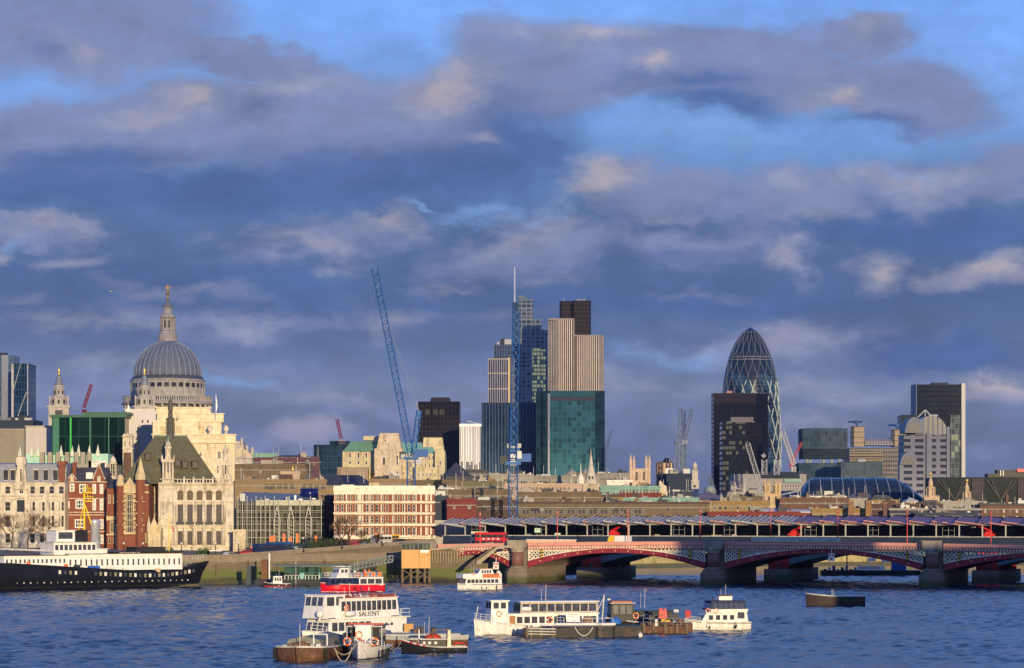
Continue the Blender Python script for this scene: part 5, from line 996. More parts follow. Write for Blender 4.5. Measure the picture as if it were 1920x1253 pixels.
# ribbed twin-stepped tower
tt = thing('ribbed_stepped_tower', 'pinkish ribbed tower in two steps around a dark taller core', 'tower', (X(1028, 2450), 2450, 8)); s_ = 2450/F; L = lambda p: Z(p, 2450)-8; lx = lambda p: (p-1028)*s_
tw = cwall('tower_rib_wall', (.10, .07, .07), (1.0, .84, .60), 1.9, 200, .42, .0, .5, .4)
mb = MB(); mb.prism([(lx(1028), 6), (lx(1045), 0), (lx(1075), 0), (lx(1078), 3), (lx(1078), 26), (lx(1028), 26)], 0, L(597)); obj('left_wing', mb, tw, tt)
mb = MB(); mb.prism([(lx(1078), 4), (lx(1082), 1), (lx(1122), 1), (lx(1133), 8), (lx(1133), 30), (lx(1078), 30)], 0, L(628)); obj('right_wing', mb, tw, tt)
mb = MB(); mb.prism([(lx(1050), 14), (lx(1054), 10), (lx(1070), 10), (lx(1073), 14), (lx(1073), 36), (lx(1050), 36)], 0, L(563)); mb.prism([(lx(1073.5), 12), (lx(1077), 8), (lx(1104), 8), (lx(1109), 14), (lx(1109), 36), (lx(1073.5), 36)], 0, L(562)); obj('dark_core', mb, cwall('core_bronze', (.035, .03, .028), (.07, .055, .045), 1.5, 4, .3, .2, .5, .3), tt)
for k, (a, c_, py, yo) in enumerate(((1028.6, 1045, 600, 6), (1078, 1122, 631, 1))): mb = MB(); mb.box(lx(a if k == 0 else 1046), lx(1075 if k == 0 else 1122), -.3+(1 if k else 0), (1 if k else 0), L(py), L(py-3)); obj('parapet', mb, mat('parapet_pink_grey', (.45, .36, .32), .6), tt)
mb = MB()
for dx in (1058, 1087, 1096): mb.bar((lx(dx), 18, L(562)), (lx(dx), 18, L(557)), .25)
mb.box(lx(1080), lx(1100), 14, 22, L(562), L(560)); obj('roof_aerial', mb, dwhite, tt)
# ================================================================== rounded bullet tower and dark slabs
gk = thing('bullet_tower', 'rounded bullet shaped glass tower with diamond lattice of pale tubes', 'tower', (X(1407, 2610), 2610, 8)); s_ = 2610/F; L = lambda p: Z(p, 2610)-8
GP = [(50, 965), (55, 900), (57, 860), (57, 830), (55.5, 790), (52, 740), (48.5, 710), (43.5, 685), (38, 667), (30, 648), (22.5, 634), (14, 623), (8, 617.5), (3.5, 614.8), (.5, 614)]
def gr(z):
    for (r0, p0), (r1, p1) in zip(GP, GP[1:]):
        if L(p0) <= z <= L(p1): f = (z-L(p0))/max(L(p1)-L(p0), 1e-6); return (r0+(r1-r0)*f)*s_
    return GP[-1][0]*s_
zs_ = [L(965)+(L(614)-L(965))*i/48 for i in range(49)]
def gshell(z0i, z1i): mb = MB(); mb.lathe([(max(gr(z), .3), z) for z in zs_[z0i:z1i+1]], 72, ur=28); return mb
m, q = newmat('bullet_glass'); uvn = q.n('ShaderNodeTexCoord').outputs['Object']; sp = q.n('ShaderNodeSeparateXYZ'); q.l(uvn, sp.inputs[0])
an = q.m('DIVIDE', q.m('ARCTAN2', sp.outputs[1], sp.outputs[0]), 2*math.pi); zt_ = q.m('DIVIDE', sp.outputs[2], 190)
sw = q.m('FRACT', q.m('ADD', q.m('MULTIPLY', an, 6), q.m('MULTIPLY', zt_, 5.0))); band_ = q.m('LESS_THAN', sw, .46)
fl_ = q.m('LESS_THAN', q.m('FRACT', q.m('DIVIDE', sp.outputs[2], 4.1)), .16)
wn_ = q.n('ShaderNodeTexWhiteNoise', noise_dimensions='2D'); cb_ = q.n('ShaderNodeCombineXYZ'); q.l(q.m('FLOOR', q.m('MULTIPLY', an, 36)), cb_.inputs[0]); q.l(q.m('FLOOR', q.m('DIVIDE', sp.outputs[2], 4.1)), cb_.inputs[1]); q.l(cb_.outputs[0], wn_.inputs['Vector']); col_ = q.mix(band_, q.mix(wn_.outputs['Value'], (.015, .045, .085), (.05, .11, .17)), (.010, .014, .028)); col_ = q.mix(q.m('MULTIPLY', fl_, .35), col_, (.2, .27, .3)); up_ = q.m('GREATER_THAN', sp.outputs[2], 146)
q.l(q.mix(up_, col_, (.02, .03, .05)), q.p.inputs['Base Color']); q.p.inputs['Roughness'].default_value = .2
obj('glass_shell', gshell(0, 48), m, gk)
tub = mat('lattice_tube', (.26, .28, .31), .5); tubl = mat('lattice_tube_sunlit', (.78, .88, .66), .5)  # brighter copy paints sunlight onto the tubes in the lit areas
nn = 18; tw_ = 2*math.pi/nn
for k in range(nn):
    for sg in (1, -1):
        mb = MB(); lit_ = MB(); pts_ = []
        for i, z in enumerate(zs_[:-1]): a_ = tw_*k+sg*(i/46)*tw_*6.5; rr = gr(z)+.25; pts_.append((rr*math.cos(a_), rr*math.sin(a_), z))
        if all(p[1] > 5 for p in pts_): continue
        for i in range(len(pts_)-1):
            pm = pts_[i]; px_ = pm[0]/s_
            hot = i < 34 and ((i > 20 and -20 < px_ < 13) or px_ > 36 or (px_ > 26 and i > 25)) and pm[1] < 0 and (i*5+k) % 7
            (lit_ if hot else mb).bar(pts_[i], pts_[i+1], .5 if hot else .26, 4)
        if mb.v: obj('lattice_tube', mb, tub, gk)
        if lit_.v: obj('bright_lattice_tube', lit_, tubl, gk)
for p in (676, 671): mb = MB(); z_ = L(p); mb.lathe([(gr(z_)+.2, z_-.5), (gr(z_)+.9, z_-.3), (gr(z_)+.9, z_+.3), (gr(z_)+.2, z_+.5)], 48); obj('ring', mb, mat('ring_grey', (.30, .29, .32), .5), gk)
b = Bld('black_brown_slab', 'huge dark brown slab covering the lower left of the rounded bullet tower', 'tower', 1338, 1418, 738, 2200, 26, 0, 8, wallm=cwall('slab_brown_glass', (.010, .012, .022), (.017, .017, .026), 2.7, 3.7, .28, .25, .9, .25)); b.body(dark)
mb = MB(); mb.add([(b.w, 0, 0), (b.lx(1442), 9, 0), (b.lx(1442), 30, 0), (b.w, 26, 0), (b.w, 0, b.h), (b.lx(1442), 9, b.h), (b.lx(1442), 30, b.h), (b.w, 26, b.h)], [(0, 1, 5, 4), (1, 2, 6, 5), (4, 5, 6, 7)]); b.part('canted_side', mb, b.wm)
mb = MB(); mb.box(0, b.w, -.3, 0, b.lz(756), b.lz(738)); b.part('louvred_top', mb, cwall('slab_top_louvre', (.03, .024, .03), (.05, .04, .045), 1.4, 9, .3, .05, .3)); mb = MB(); mb.box(b.lx(1363), b.lx(1373), 2, 8, b.h, b.lz(733)); b.part('roof_crane', mb, pink)
b = Bld('black_office_block', 'smaller black office block with lit floors in front of the dark brown slab', 'tower', 1354, 1403, 792, 2050, 24, 0, 8, wallm=cwall('black_office_glass', (.014, .018, .03), (.02, .021, .03), 2.5, 3.9, .2, .35, 1.0, .25, lit=(.12, .11, .07), litp=.3)); b.body()
mb = MB(); mb.box(b.w, b.lx(1430), 3, 22, 0, b.lz(795)); b.part('side_wing', mb, MATS['slab_brown_glass']); mb = MB(); mb.box(b.lx(1371), b.lx(1413), 2, 14, b.h, b.lz(782)); mb.box(b.lx(1364), b.lx(1416), 1, 16, b.h, b.h+.8); b.part('plant_room', mb, mat('plant_grey', (.22, .20, .19), .6))
b = Bld('grey_stone_offices', 'grey stone offices with teal strip window at the foot of the rounded bullet tower', 'building', 1376, 1512, 895, 1500, 30, 0, 10, wallm=mat('grey_office_stone', (.26, .25, .25), .8))
b.row(1440, 1500, 12, 908, 915, .6, 1, 1); b.h = b.lz(889); b.body(); 
mb = MB(); mb.box(b.lx(1425), b.lx(1500), -1, 20, b.lz(897), b.lz(885), (.5, 1.5)); b.part('dark_roof', mb, mat('dark_navy_roof', (.02, .025, .035), .5)); mb = MB(); mb.box(b.lx(1370), b.lx(1392), -2, 0, 0, b.lz(903)); b.part('stone_bay', mb, b.wm); mb = MB(); mb.box(b.lx(1470), b.lx(1502), -1.3, -1, b.lz(905), b.lz(898)); b.part('teal_strip', mb, mat('teal_strip_glass', (.02, .16, .16), .3))
# ================================================================== right cluster
gb1 = cwall('grey_green_glass', (.085, .125, .14), (.13, .18, .19), 3, 4.2, .06, .05, .5, .3)
b = Bld('grey_glass_cube', 'grey green glass cube raised on columns above a lower glass block', 'tower', 1506, 1538, 803, 1950, 30, 0, 8, wallm=gb1); b.body()
for o in [o for o in bpy.data.objects if o.parent == b.t]: bpy.data.objects.remove(o)
def poly_part(b, nm, pts, y0, y1, m): mb = MB(); mb.prism([(b.lx(p), q_) for p, q_ in pts], b.lz(y1) if y1 < 1200 else 0, b.lz(y0)); return b.part(nm, mb, m)
poly_part(b, 'upper_volume', [(1506, 6), (1538, 0), (1592, 8), (1592, 34), (1506, 34)], 803, 842, gb1); poly_part(b, 'lower_band', [(1507, 7), (1538, 1), (1591, 9), (1591, 33), (1507, 33)], 840, 860, cwall('grey_green_dark', (.04, .06, .07), (.06, .085, .09), 3, 2, .06, .2, .4, .4))
poly_part(b, 'base_block', [(1500, 8), (1533, 0), (1577, 6), (1577, 34), (1500, 34)], 868, 9999, gb1)
for px in (1514, 1520, 1545, 1560, 1575): mb = MB(); mb.box(b.lx(px), b.lx(px+4), 8, 11, b.lz(869), b.lz(858)); b.part('column', mb, steel)
simple('glass_annexe', 'low grey glass annexe right of the raised glass cube', 1577, 1655, 866, 1900, 26, gb1, bits=2)
br1 = mat('bronze_gold_cladding', (.50, .37, .22), .5)
b = Bld('service_tower_building', 'building of stainless service towers and ribbed glass vault with blue roof cranes', 'building', 1593, 1700, 880, 2150, 40, 0, 8, wallm=cwall('ribbed_grey_bronze', (.12, .11, .10), (.36, .32, .27), 1.9, 3.6, .3, .35, .6, .4)); b.h = b.lz(840); b.body()
for a, c_, y0 in ((1597, 1620, 800), (1673, 1699, 806)):
    mb = MB(); mb.prism([(b.lx(a), 2), (b.lx(a+4), -2), (b.lx(c_), -2), (b.lx(c_), 8), (b.lx(a), 8)], b.lz(838), b.lz(y0)); tw2 = b.part('service_tower', mb, br1)
    for k in range(4): mb = MB(); mb.box(b.lx(a)-.1, b.lx(c_)+.2, -2.3, 8, b.lz(y0+10*k)-.3, b.lz(y0+10*k)); obj('floor_edge', mb, dark, tw2)
    mb = MB(); mb.bar((b.lx(a-6), 3, b.lz(y0-9)), (b.lx(c_-2), 3, b.lz(y0-9)), .7); mb.box(b.lx(a+6), b.lx(a+14), 1, 5, b.lz(y0-12), b.lz(y0-5)); mb.box(b.lx(a+9), b.lx(a+12), 2, 4, b.lz(y0-5), b.lz(y0)); obj('roof_crane', mb, blue, tw2)
mb = MB(); n = 8; pr = [(0, b.lz(835))]+[(12-12*math.cos(math.pi/2*k/n), b.lz(835)+(b.lz(820)-b.lz(835))*math.sin(math.pi/2*k/n)) for k in range(1, n+1)]+[(30, b.lz(820)), (30, b.lz(835))]; mb.prism(pr, b.lx(1622), b.lx(1698), 'x'); b.part('vault', mb, cwall('vault_rib', (.25, .22, .2), (.55, .5, .45), 2.2, 2.2, .3, .2, .3))
for k in range(6): mb = MB(); mb.box(b.lx(1592), b.lx(1655), -3, -1, b.lz(850+k*5), b.lz(848.4+k*5)); b.part('stair_landing', mb, br1)
# rounded gable stone building
vg = thing('arched_roof_offices', 'pale stone offices with tall vaulted glass roof and round headed gables', 'building', (X(1685, 1900), 1900, 8)); s_ = 1900/F; L = lambda p: Z(p, 1900)-8; lx = lambda p: (p-1685)*s_
stp_ = cwall('striped_stone_wall', (.03, .035, .065), (.28, .28, .31), 9, 4.55, .34, .52, .3, .3); spale = mat('arched_office_stone', (.28, .29, .32), .7)
mb = MB(); mb.box(lx(1696), lx(1778), 3, 30, 0, L(815)); obj('walls', mb, stp_, vg)
mb = MB(); mb.box(lx(1685), lx(1730), -4, 4, 0, L(872)); obj('lower_block', mb, stp_, vg)
def vault(px0, px1, pys, pyt, y0, y1, m_, nm_, par=None):
    mb = MB(); xa, xb = lx(px0), lx(px1); xm = (xa+xb)/2; r_ = (xb-xa)/2; hz = L(pyt)-L(pys); n = 14
    mb.prism([(xm+r_*math.cos(math.pi*k/n), L(pys)+hz*math.sin(math.pi*k/n)) for k in range(n+1)][::-1], y0, y1, 'y'); return obj(nm_, mb, m_, par or vg)
v1 = vault(1718, 1778, 815, 779, 3, 30, mat('vault_blue_glass', (.04, .065, .11), .25), 'glass_vault')
for px in (1724, 1733, 1742, 1751, 1760, 1769):
    f = (px-1718)/60; r_ = 30; z_ = L(815)+(L(779)-L(815))*math.sqrt(max(0, 1-((px-1748)/30)**2)); mb = MB(); mb.box(lx(px)-.35, lx(px)+.35, 2.4, 3, L(815), z_); obj('vault_rib', mb, spale, v1)
g1 = vault(1697, 1732, 812, 782, 0, 28, spale, 'round_gable'); vault(1702, 1727, 812, 793, -.3, 0, mat('gable_glass', (.02, .03, .06), .2), 'arch_window', g1)
g2 = vault(1686, 1718, 872, 848, -5, 6, spale, 'round_gable'); vault(1691, 1713, 872, 856, -5.3, -5, MATS['gable_glass'], 'arch_window', g2)
mb = MB(); mb.box(lx(1738), lx(1748), 1, 3, 0, L(813)); mb.box(lx(1776), lx(1782), 2, 20, 0, L(800)); obj('stone_pier', mb, spale, vg)
mb = MB(); xm = lx(1738); mb.bar((lx(1724), 8, L(782)), (xm, 8, L(768)), .5); mb.bar((xm, 8, L(768)), (lx(1752), 8, L(782)), .5); mb.bar((xm, 8, L(768)), (xm, 8, L(780)), .4); mb.box(lx(1745), lx(1762), 8, 12, L(780), L(777)); obj('rooftop_truss', mb, dwhite, vg)
b = Bld('black_tower', 'black square tower with bright pale right edge behind the arched roof offices', 'tower', 1719, 1803, 721, 2350, 36, 0, 8, wallm=cwall('black_tower_glass', (.008, .015, .032), (.010, .018, .034), 3, 4.2, .1, .15, .5, .25)); b.body()
mb = MB(); mb.box(b.w, b.lx(1810), 0, 30, 0, b.h+1); b.part('pale_edge', mb, mat('bright_edge_stone', (.85, .80, .66), .5, var=.05)); mb = MB(); mb.box(b.lx(1782), b.lx(1800), -1.5, 0, 0, b.lz(778)); b.part('lower_glass_bay', mb, cwall('bay_glass', (.10, .13, .12), (.25, .26, .25), 3, 5, .12, .1, 1.2, lit=(.3, .3, .15), litp=.12)); mb = MB(); mb.box(-.6, 0, 0, 30, 0, b.h+.6); b.part('left_edge', mb, spale)  # sunlit right side of the tower painted as a pale edge
mb = MB(); mb.box(b.lx(1750), b.lx(1780), 4, 16, b.h, b.lz(717)); b.part('roof_plant', mb, dark)
simple('dark_glass_block', 'dark glass block with pale top edge left of the arched roof offices', 1689, 1722, 780, 2250, 20, cwall('dkg', (.03, .045, .06), (.07, .09, .10), 3, 4, .1, .1, .7), par=.5)
t = thing('glass_barrel_hall', 'low navy glass roofed hall with curved white ribs, wide as a whale back', 'building', (X(1497, 1420), 1420, 8)); s_ = 1420/F; L = lambda p: Z(p, 1420)-8; wv = 243*s_
mb = MB(); n = 24; k2 = 10; vs_ = []
def bh(f): return 1-max(0, (.16-f)/.16)**2*.98 if f < .16 else 1-max(0, (f-.72)/.28)**2*.98
for j in range(n+1):
    f = j/n; top = (L(895)-L(940))*bh(f)
    for k in range(k2+1): a_ = math.pi/2*k/k2; vs_.append((f*wv, 20-20*math.cos(a_), L(940)+top*math.sin(a_)))
mb.add(vs_, [(j*(k2+1)+k, (j+1)*(k2+1)+k, (j+1)*(k2+1)+k+1, j*(k2+1)+k+1) for j in range(n) for k in range(k2)], True)
mb.box(0, wv, .1, 30, 0, L(940)); obj('glass_roof', mb, cwall('hall_navy_glass', (.012, .022, .05), (.03, .045, .085), 2, 2.6, .08, .06, .5, .15), t)
for i in range(12):
    f = .03+i*.083; top = (L(895)-L(940))*bh(f); sh = (.5-f)*-6; mb = MB()
    mb.path([(f*wv+sh*math.cos(math.pi/2*k/8)*.9, 19.8-20*math.cos(math.pi/2*k/8), L(940)+(top+.3)*math.sin(math.pi/2*k/8)) for k in range(9)], .22, 4); obj('white_rib', mb, steel, t)
b = Bld('cross_braced_offices', 'long dark glass offices with big diagonal steel bracing at the right edge', 'building', 1752, 1960, 895, 1330, 30, 0, 8, wallm=cwall('braced_dark_glass', (.008, .016, .02), (.018, .028, .03), 2, 4, .1, .1, .7, .3)); b.body()
for a, c_, ya, yb in ((1757, 1790, 900, 938), (1815, 1790, 900, 938), (1850, 1875, 900, 938), (1905, 1875, 900, 938)):
    for d_ in (0, 8): mb = MB(); mb.bar((b.lx(a+(d_ if c_ > a else -d_)), -.8, b.lz(ya)), (b.lx(c_), -.8, b.lz(yb)), .35); b.part('steel_brace', mb, mat('bronze_steel', (.10, .09, .07), .6))
for a, c_ in ((1822, 1845), (1908, 1945)): mb = MB(); mb.box(b.lx(a), b.lx(c_), -.7, 0, 0, b.lz(897)); b.part('pier_panel', mb, cwall('mauve_panel', (.03, .03, .035), (.07, .055, .06), 1.3, 4.2, .5, .25, .4))
mb = MB(); mb.box(b.lx(1854), b.lx(1930), 3, 12, b.h, b.lz(888)); mb.box(b.lx(1873), b.lx(1930), 4, 12, b.lz(888), b.lz(881)); rp = b.part('roof_plant', mb, black)
for px in (1877, 1882): mb = MB(); mb.box(b.lx(px), b.lx(px+2), 2.6, 3, b.lz(892), b.lz(882)); obj('white_duct', mb, dwhite, rp)
mb = MB(); mb.box(b.lx(1909), b.lx(1925), 2.4, 4, b.lz(885), b.lz(879)); obj('red_panel', mb, redp, rp)
def stair_tower(px, wpx, yb, yt, Y, lab, m_, grp='twin baroque stone towers beside the river hall'):
    t = thing('baroque_tower', lab, 'tower', (X(px, Y), Y, 8), 0, grp); s_ = Y/F; L = lambda p: Z(p, Y)-8; r_ = wpx/2*s_; H_ = yb-yt
    mb = MB(); mb.box(-r_, r_, -r_, r_, 0, L(yb-H_*.22)); mb.box(-r_*1.08, r_*1.08, -r_*1.08, r_*1.08, L(yb-H_*.22), L(yb-H_*.25)); obj('base', mb, m_, t)
    for dx in (-1, 1):
        for dy in (-1, 1): mb = MB(); mb.cyl(dx*r_*.9, dy*r_*.9, L(yb-H_*.25), L(yb-H_*.33), r_*.16, r_*.04, 6); obj('corner_urn', mb, m_, t)
    mb = MB(); mb.cyl(0, 0, L(yb-H_*.25), L(yb-H_*.3), r_*.7, None, 8); mb.cyl(0, 0, L(yb-H_*.3), L(yb-H_*.55), r_*.42, None, 8); mb.cyl(0, 0, L(yb-H_*.55), L(yb-H_*.58), r_*.62, None, 8); mb.lathe([(r_*.4, L(yb-H_*.58)), (r_*.3, L(yb-H_*.68)), (r_*.36, L(yb-H_*.7)), (r_*.16, L(yb-H_*.84)), (.05, L(yt))], 8); obj('lantern', mb, m_, t)
    for k in range(6): a_ = math.pi*k/3; mb = MB(); mb.cyl(r_*.55*math.cos(a_), r_*.55*math.sin(a_), L(yb-H_*.3), L(yb-H_*.55), r_*.08, None, 5); obj('column', mb, m_, t)
    mb = MB(); mb.ball(0, 0, L(yt+1), .7); obj('gilt_ball', mb, gold, t)
tst = ashlar('warm_tower_stone', (.62, .46, .32), 1, .5); stair_tower(1745, 28, 948, 888, 1180, 'baroque stone tower with gilded ball in front of the navy hall end', tst); stair_tower(1813, 26, 953, 900, 1160, 'baroque stone tower with steeple in front of the cross braced offices', tst)
# gothic four-pinnacle towers
def gothic_tower(px, wpx, yb, yt, Y, lab, m_, par_y, npin=4):
    t = thing('pinnacled_church_tower', lab, 'church tower', (X(px, Y), Y, 8)); s_ = Y/F; L = lambda p: Z(p, Y)-8; r_ = wpx/2*s_
    mb = MB(); mb.box(-r_*.92, r_*.92, -r_*.92, r_*.92, 0, L(par_y)); obj('tower', mb, m_, t)
    xs = [-1, 1] if npin == 4 else [-1, -.45, .45, 1]
    for dx in xs:
        for dy in (-1, 1):
            mb = MB(); rr = r_*.17; x_, y_ = dx*r_*.88+dy*.8*(npin == 4), dy*r_*.88; mb.cyl(x_, y_, 0 if abs(dx) == 1 else L(par_y), L(par_y-(par_y-yt)*.5), rr, None, 8); mb.cyl(x_, y_, L(par_y-(par_y-yt)*.5), L(par_y-(par_y-yt)*.56), rr*1.3, None, 8); mb.cyl(x_, y_, L(par_y-(par_y-yt)*.56), L(yt+(3 if abs(dx) < 1 else 0)), rr*.9, .06, 8); obj('pinnacle', mb, m_, t)
    for dx in (-.42, .42): mb = MB(); mb.box(dx*r_-r_*.14, dx*r_+r_*.14, -r_*.95, -r_*.92, L(par_y+22), L(par_y+6)); obj('louvre', mb, mat('louvre_brown', (.13, .10, .08), .9), t)
    mb = MB(); mb.box(-r_, r_, -r_, r_, L(par_y+1.5), L(par_y)); obj('parapet', mb, m_, t)
gothic_tower(1200, 33, 916, 852, 1090, 'pale pinkish church tower with four tall pinnacles against the sky', ashlar('pinkish_stone', (.62, .47, .36), 1, .5), 879)
gothic_tower(1447, 31, 945, 898, 1080, 'squat yellow stone church tower crowded with short pinnacles', ashlar('honey_stone', (.60, .44, .24), 1, .5), 925, 8)
# lead spire church
t = thing('lead_spired_church', 'stone church tower with pale conical lead spire and gilded vane', 'church', (X(1108, 1130), 1130, 8)); s_ = 1130/F; L = lambda p: Z(p, 1130)-8
mb = MB(); mb.box(-15*s_, 15*s_, -12*s_, 12*s_, 0, L(909)); mb.box(-16*s_, 16*s_, -13*s_, 13*s_, L(909), L(907)); obj('tower', mb, ashlar('church_cream_stone', (.56, .47, .34), 1, .5), t)
mb = MB(); mb.lathe([(13.5*s_, L(907)), (11.5*s_, L(901)), (8*s_, L(888)), (5*s_, L(876)), (3.5*s_, L(872)), (4.5*s_, L(871)), (3*s_, L(865)), (2.4*s_, L(859)), (1.2*s_, L(855)), (.7*s_, L(848)), (.1, L(843))], 8, smooth=False); obj('spire', mb, mat('spire_pale_lead', (.50, .46, .38), .6, streak=.4), t)
for dx in (-3, 3): mb = MB(); mb.box(dx*s_-.4, dx*s_+.4, -10.2*s_, -9.6*s_, L(899), L(893)); obj('roundel', mb, dark, t)
mb = MB(); mb.cyl(-19*s_, 0, 0, L(897), 1.6, None, 8); mb.lathe([(1.7, L(897)), (1.0, L(893)), (.35, L(888)), (.25, L(880)), (.05, L(868))], 8, -19*s_, 0); obj('cupola', mb, dwhite, t)
# slim dark steeple
t = thing('dark_steeple', 'slim dark grey steeple with open stone belfry left of the green roofed offices', 'church', (X(596, 1150), 1150, 8)); s_ = 1150/F; L = lambda p: Z(p, 1150)-8; dks = ashlar('sooty_stone', (.22, .20, .19), 1, .5)
mb = MB(); mb.box(-5*s_, 5*s_, -5*s_, 5*s_, 0, L(882)); mb.box(-3*s_, 3*s_, -3*s_, 3*s_, L(882), L(868)); mb.box(-6*s_, 6*s_, -6*s_, 6*s_, L(868), L(866)); obj('belfry', mb, dks, t)
mb = MB(); mb.lathe([(4.5*s_, L(866)), (3.4*s_, L(860)), (2*s_, L(850)), (.8*s_, L(838)), (.05, L(826))], 8, smooth=False); obj('spire', mb, mat('spire_slate', (.10, .11, .13), .7), t)
# distant stone clock tower and small church
t = thing('stone_clock_tower', 'grey stone clock tower with round dial and domed lantern right of the cranes', 'clock tower', (X(1303, 1600), 1600, 8)); s_ = 1600/F; L = lambda p: Z(p, 1600)-8
mb = MB(); mb.box(-7*s_, 7*s_, -7*s_, 7*s_, 0, L(903)); mb.box(-8*s_, 8*s_, -8*s_, 8*s_, L(903), L(901)); mb.box(-5.5*s_, 5.5*s_, -5.5*s_, 5.5*s_, L(901), L(884)); mb.box(-6.5*s_, 6.5*s_, -6.5*s_, 6.5*s_, L(884), L(882)); obj('tower', mb, cst, t)
mb = MB(); mb.lathe([(4.6*s_, L(882)), (4.3*s_, L(875)), (4.8*s_, L(874)), (3.8*s_, L(870)), (1.5*s_, L(867)), (.1, L(866))], 10); obj('dome', mb, cst, t)
mb = MB(); mb.M = Matrix.Translation((-1*s_, -7.1*s_, L(912))) @ Matrix.Rotation(R(90), 4, 'X'); mb.cyl(0, 0, 0, .3, 2.8*s_, None, 16); obj('dial', mb, dark, t)
t = thing('small_green_dome', 'small pale green dome at the left foot of the dark brown slab', 'dome', (X(1331, 1500), 1500, 8)); s_ = 1500/F; L = lambda p: Z(p, 1500)-8
mb = MB(); mb.cyl(0, 0, 0, L(922), 11*s_, None, 20); obj('drum', mb, mat('drum_grey', (.2, .21, .22), .8), t); mb = MB(); mb.lathe([(11*s_, L(922)), (10*s_, L(916)), (6*s_, L(911.5)), (.5, L(910))], 20); obj('dome', mb, mat('pale_green_glass', (.22, .27, .28), .5), t)
# brown and navy building site left of the clock tower
b = simple('brown_grid_block', 'brown block with gridded windows left of the three grey cranes', 1232, 1244, 866, 1700, 14, cwall('brown_grid', (.03, .03, .035), (.17, .12, .10), 1.6, 3.4, .45, .3, .8)); simple('site_core', 'warm concrete core among the three grey cranes', 1244, 1262, 868, 1720, 12, mat('warm_core_concrete', (.55, .38, .22), .8), bits=3); simple('navy_wrapped_site', 'building site wrapped in navy sheeting under the three grey cranes', 1240, 1300, 888, 1660, 16, mat('navy_sheeting', (.012, .022, .05), .7), bits=4)
# ================================================================== jumble of roofs between the river and the towers
def C(*a): return a
M_ = dict(brown=mat('dun_concrete', (.15, .115, .075), .9, var=.4, streak=.25, dirt=(.09, .07, .05)), brownlt=mat('light_brown_stone', (.24, .175, .105), .9, var=.3), yel=ashlar('ochre_stone', (.30, .20, .075), 1.4, .6), red=dk_br, plum=mat('plum_roof', (.10, .045, .07), .8, var=.4), grey=mat('dull_grey_stone', (.24, .225, .20), .9, var=.35, streak=.3), greyl=mat('light_grey_render', (.30, .28, .25), .85, var=.3),
          slate=slate, navy=mat('navy_roof', (.03, .04, .07), .7, var=.5), pink=mat('pale_pink_stone', (.44, .33, .25), .85, var=.25), white=dwhite, maroonb=brick('maroon_brick', (.20, .035, .03), (.17, .03, .025), (.1, .05, .04)), dkb=mat('dark_brown_cladding', (.085, .055, .045), .8, var=.3), teal=mat('teal_copper', (.17, .33, .28), .7, var=.3), olive=mat('olive_panel', (.14, .13, .08), .8), stone=cream, mauve=mat('mauve_slate', (.17, .14, .17), .7, var=.3, streak=.3))
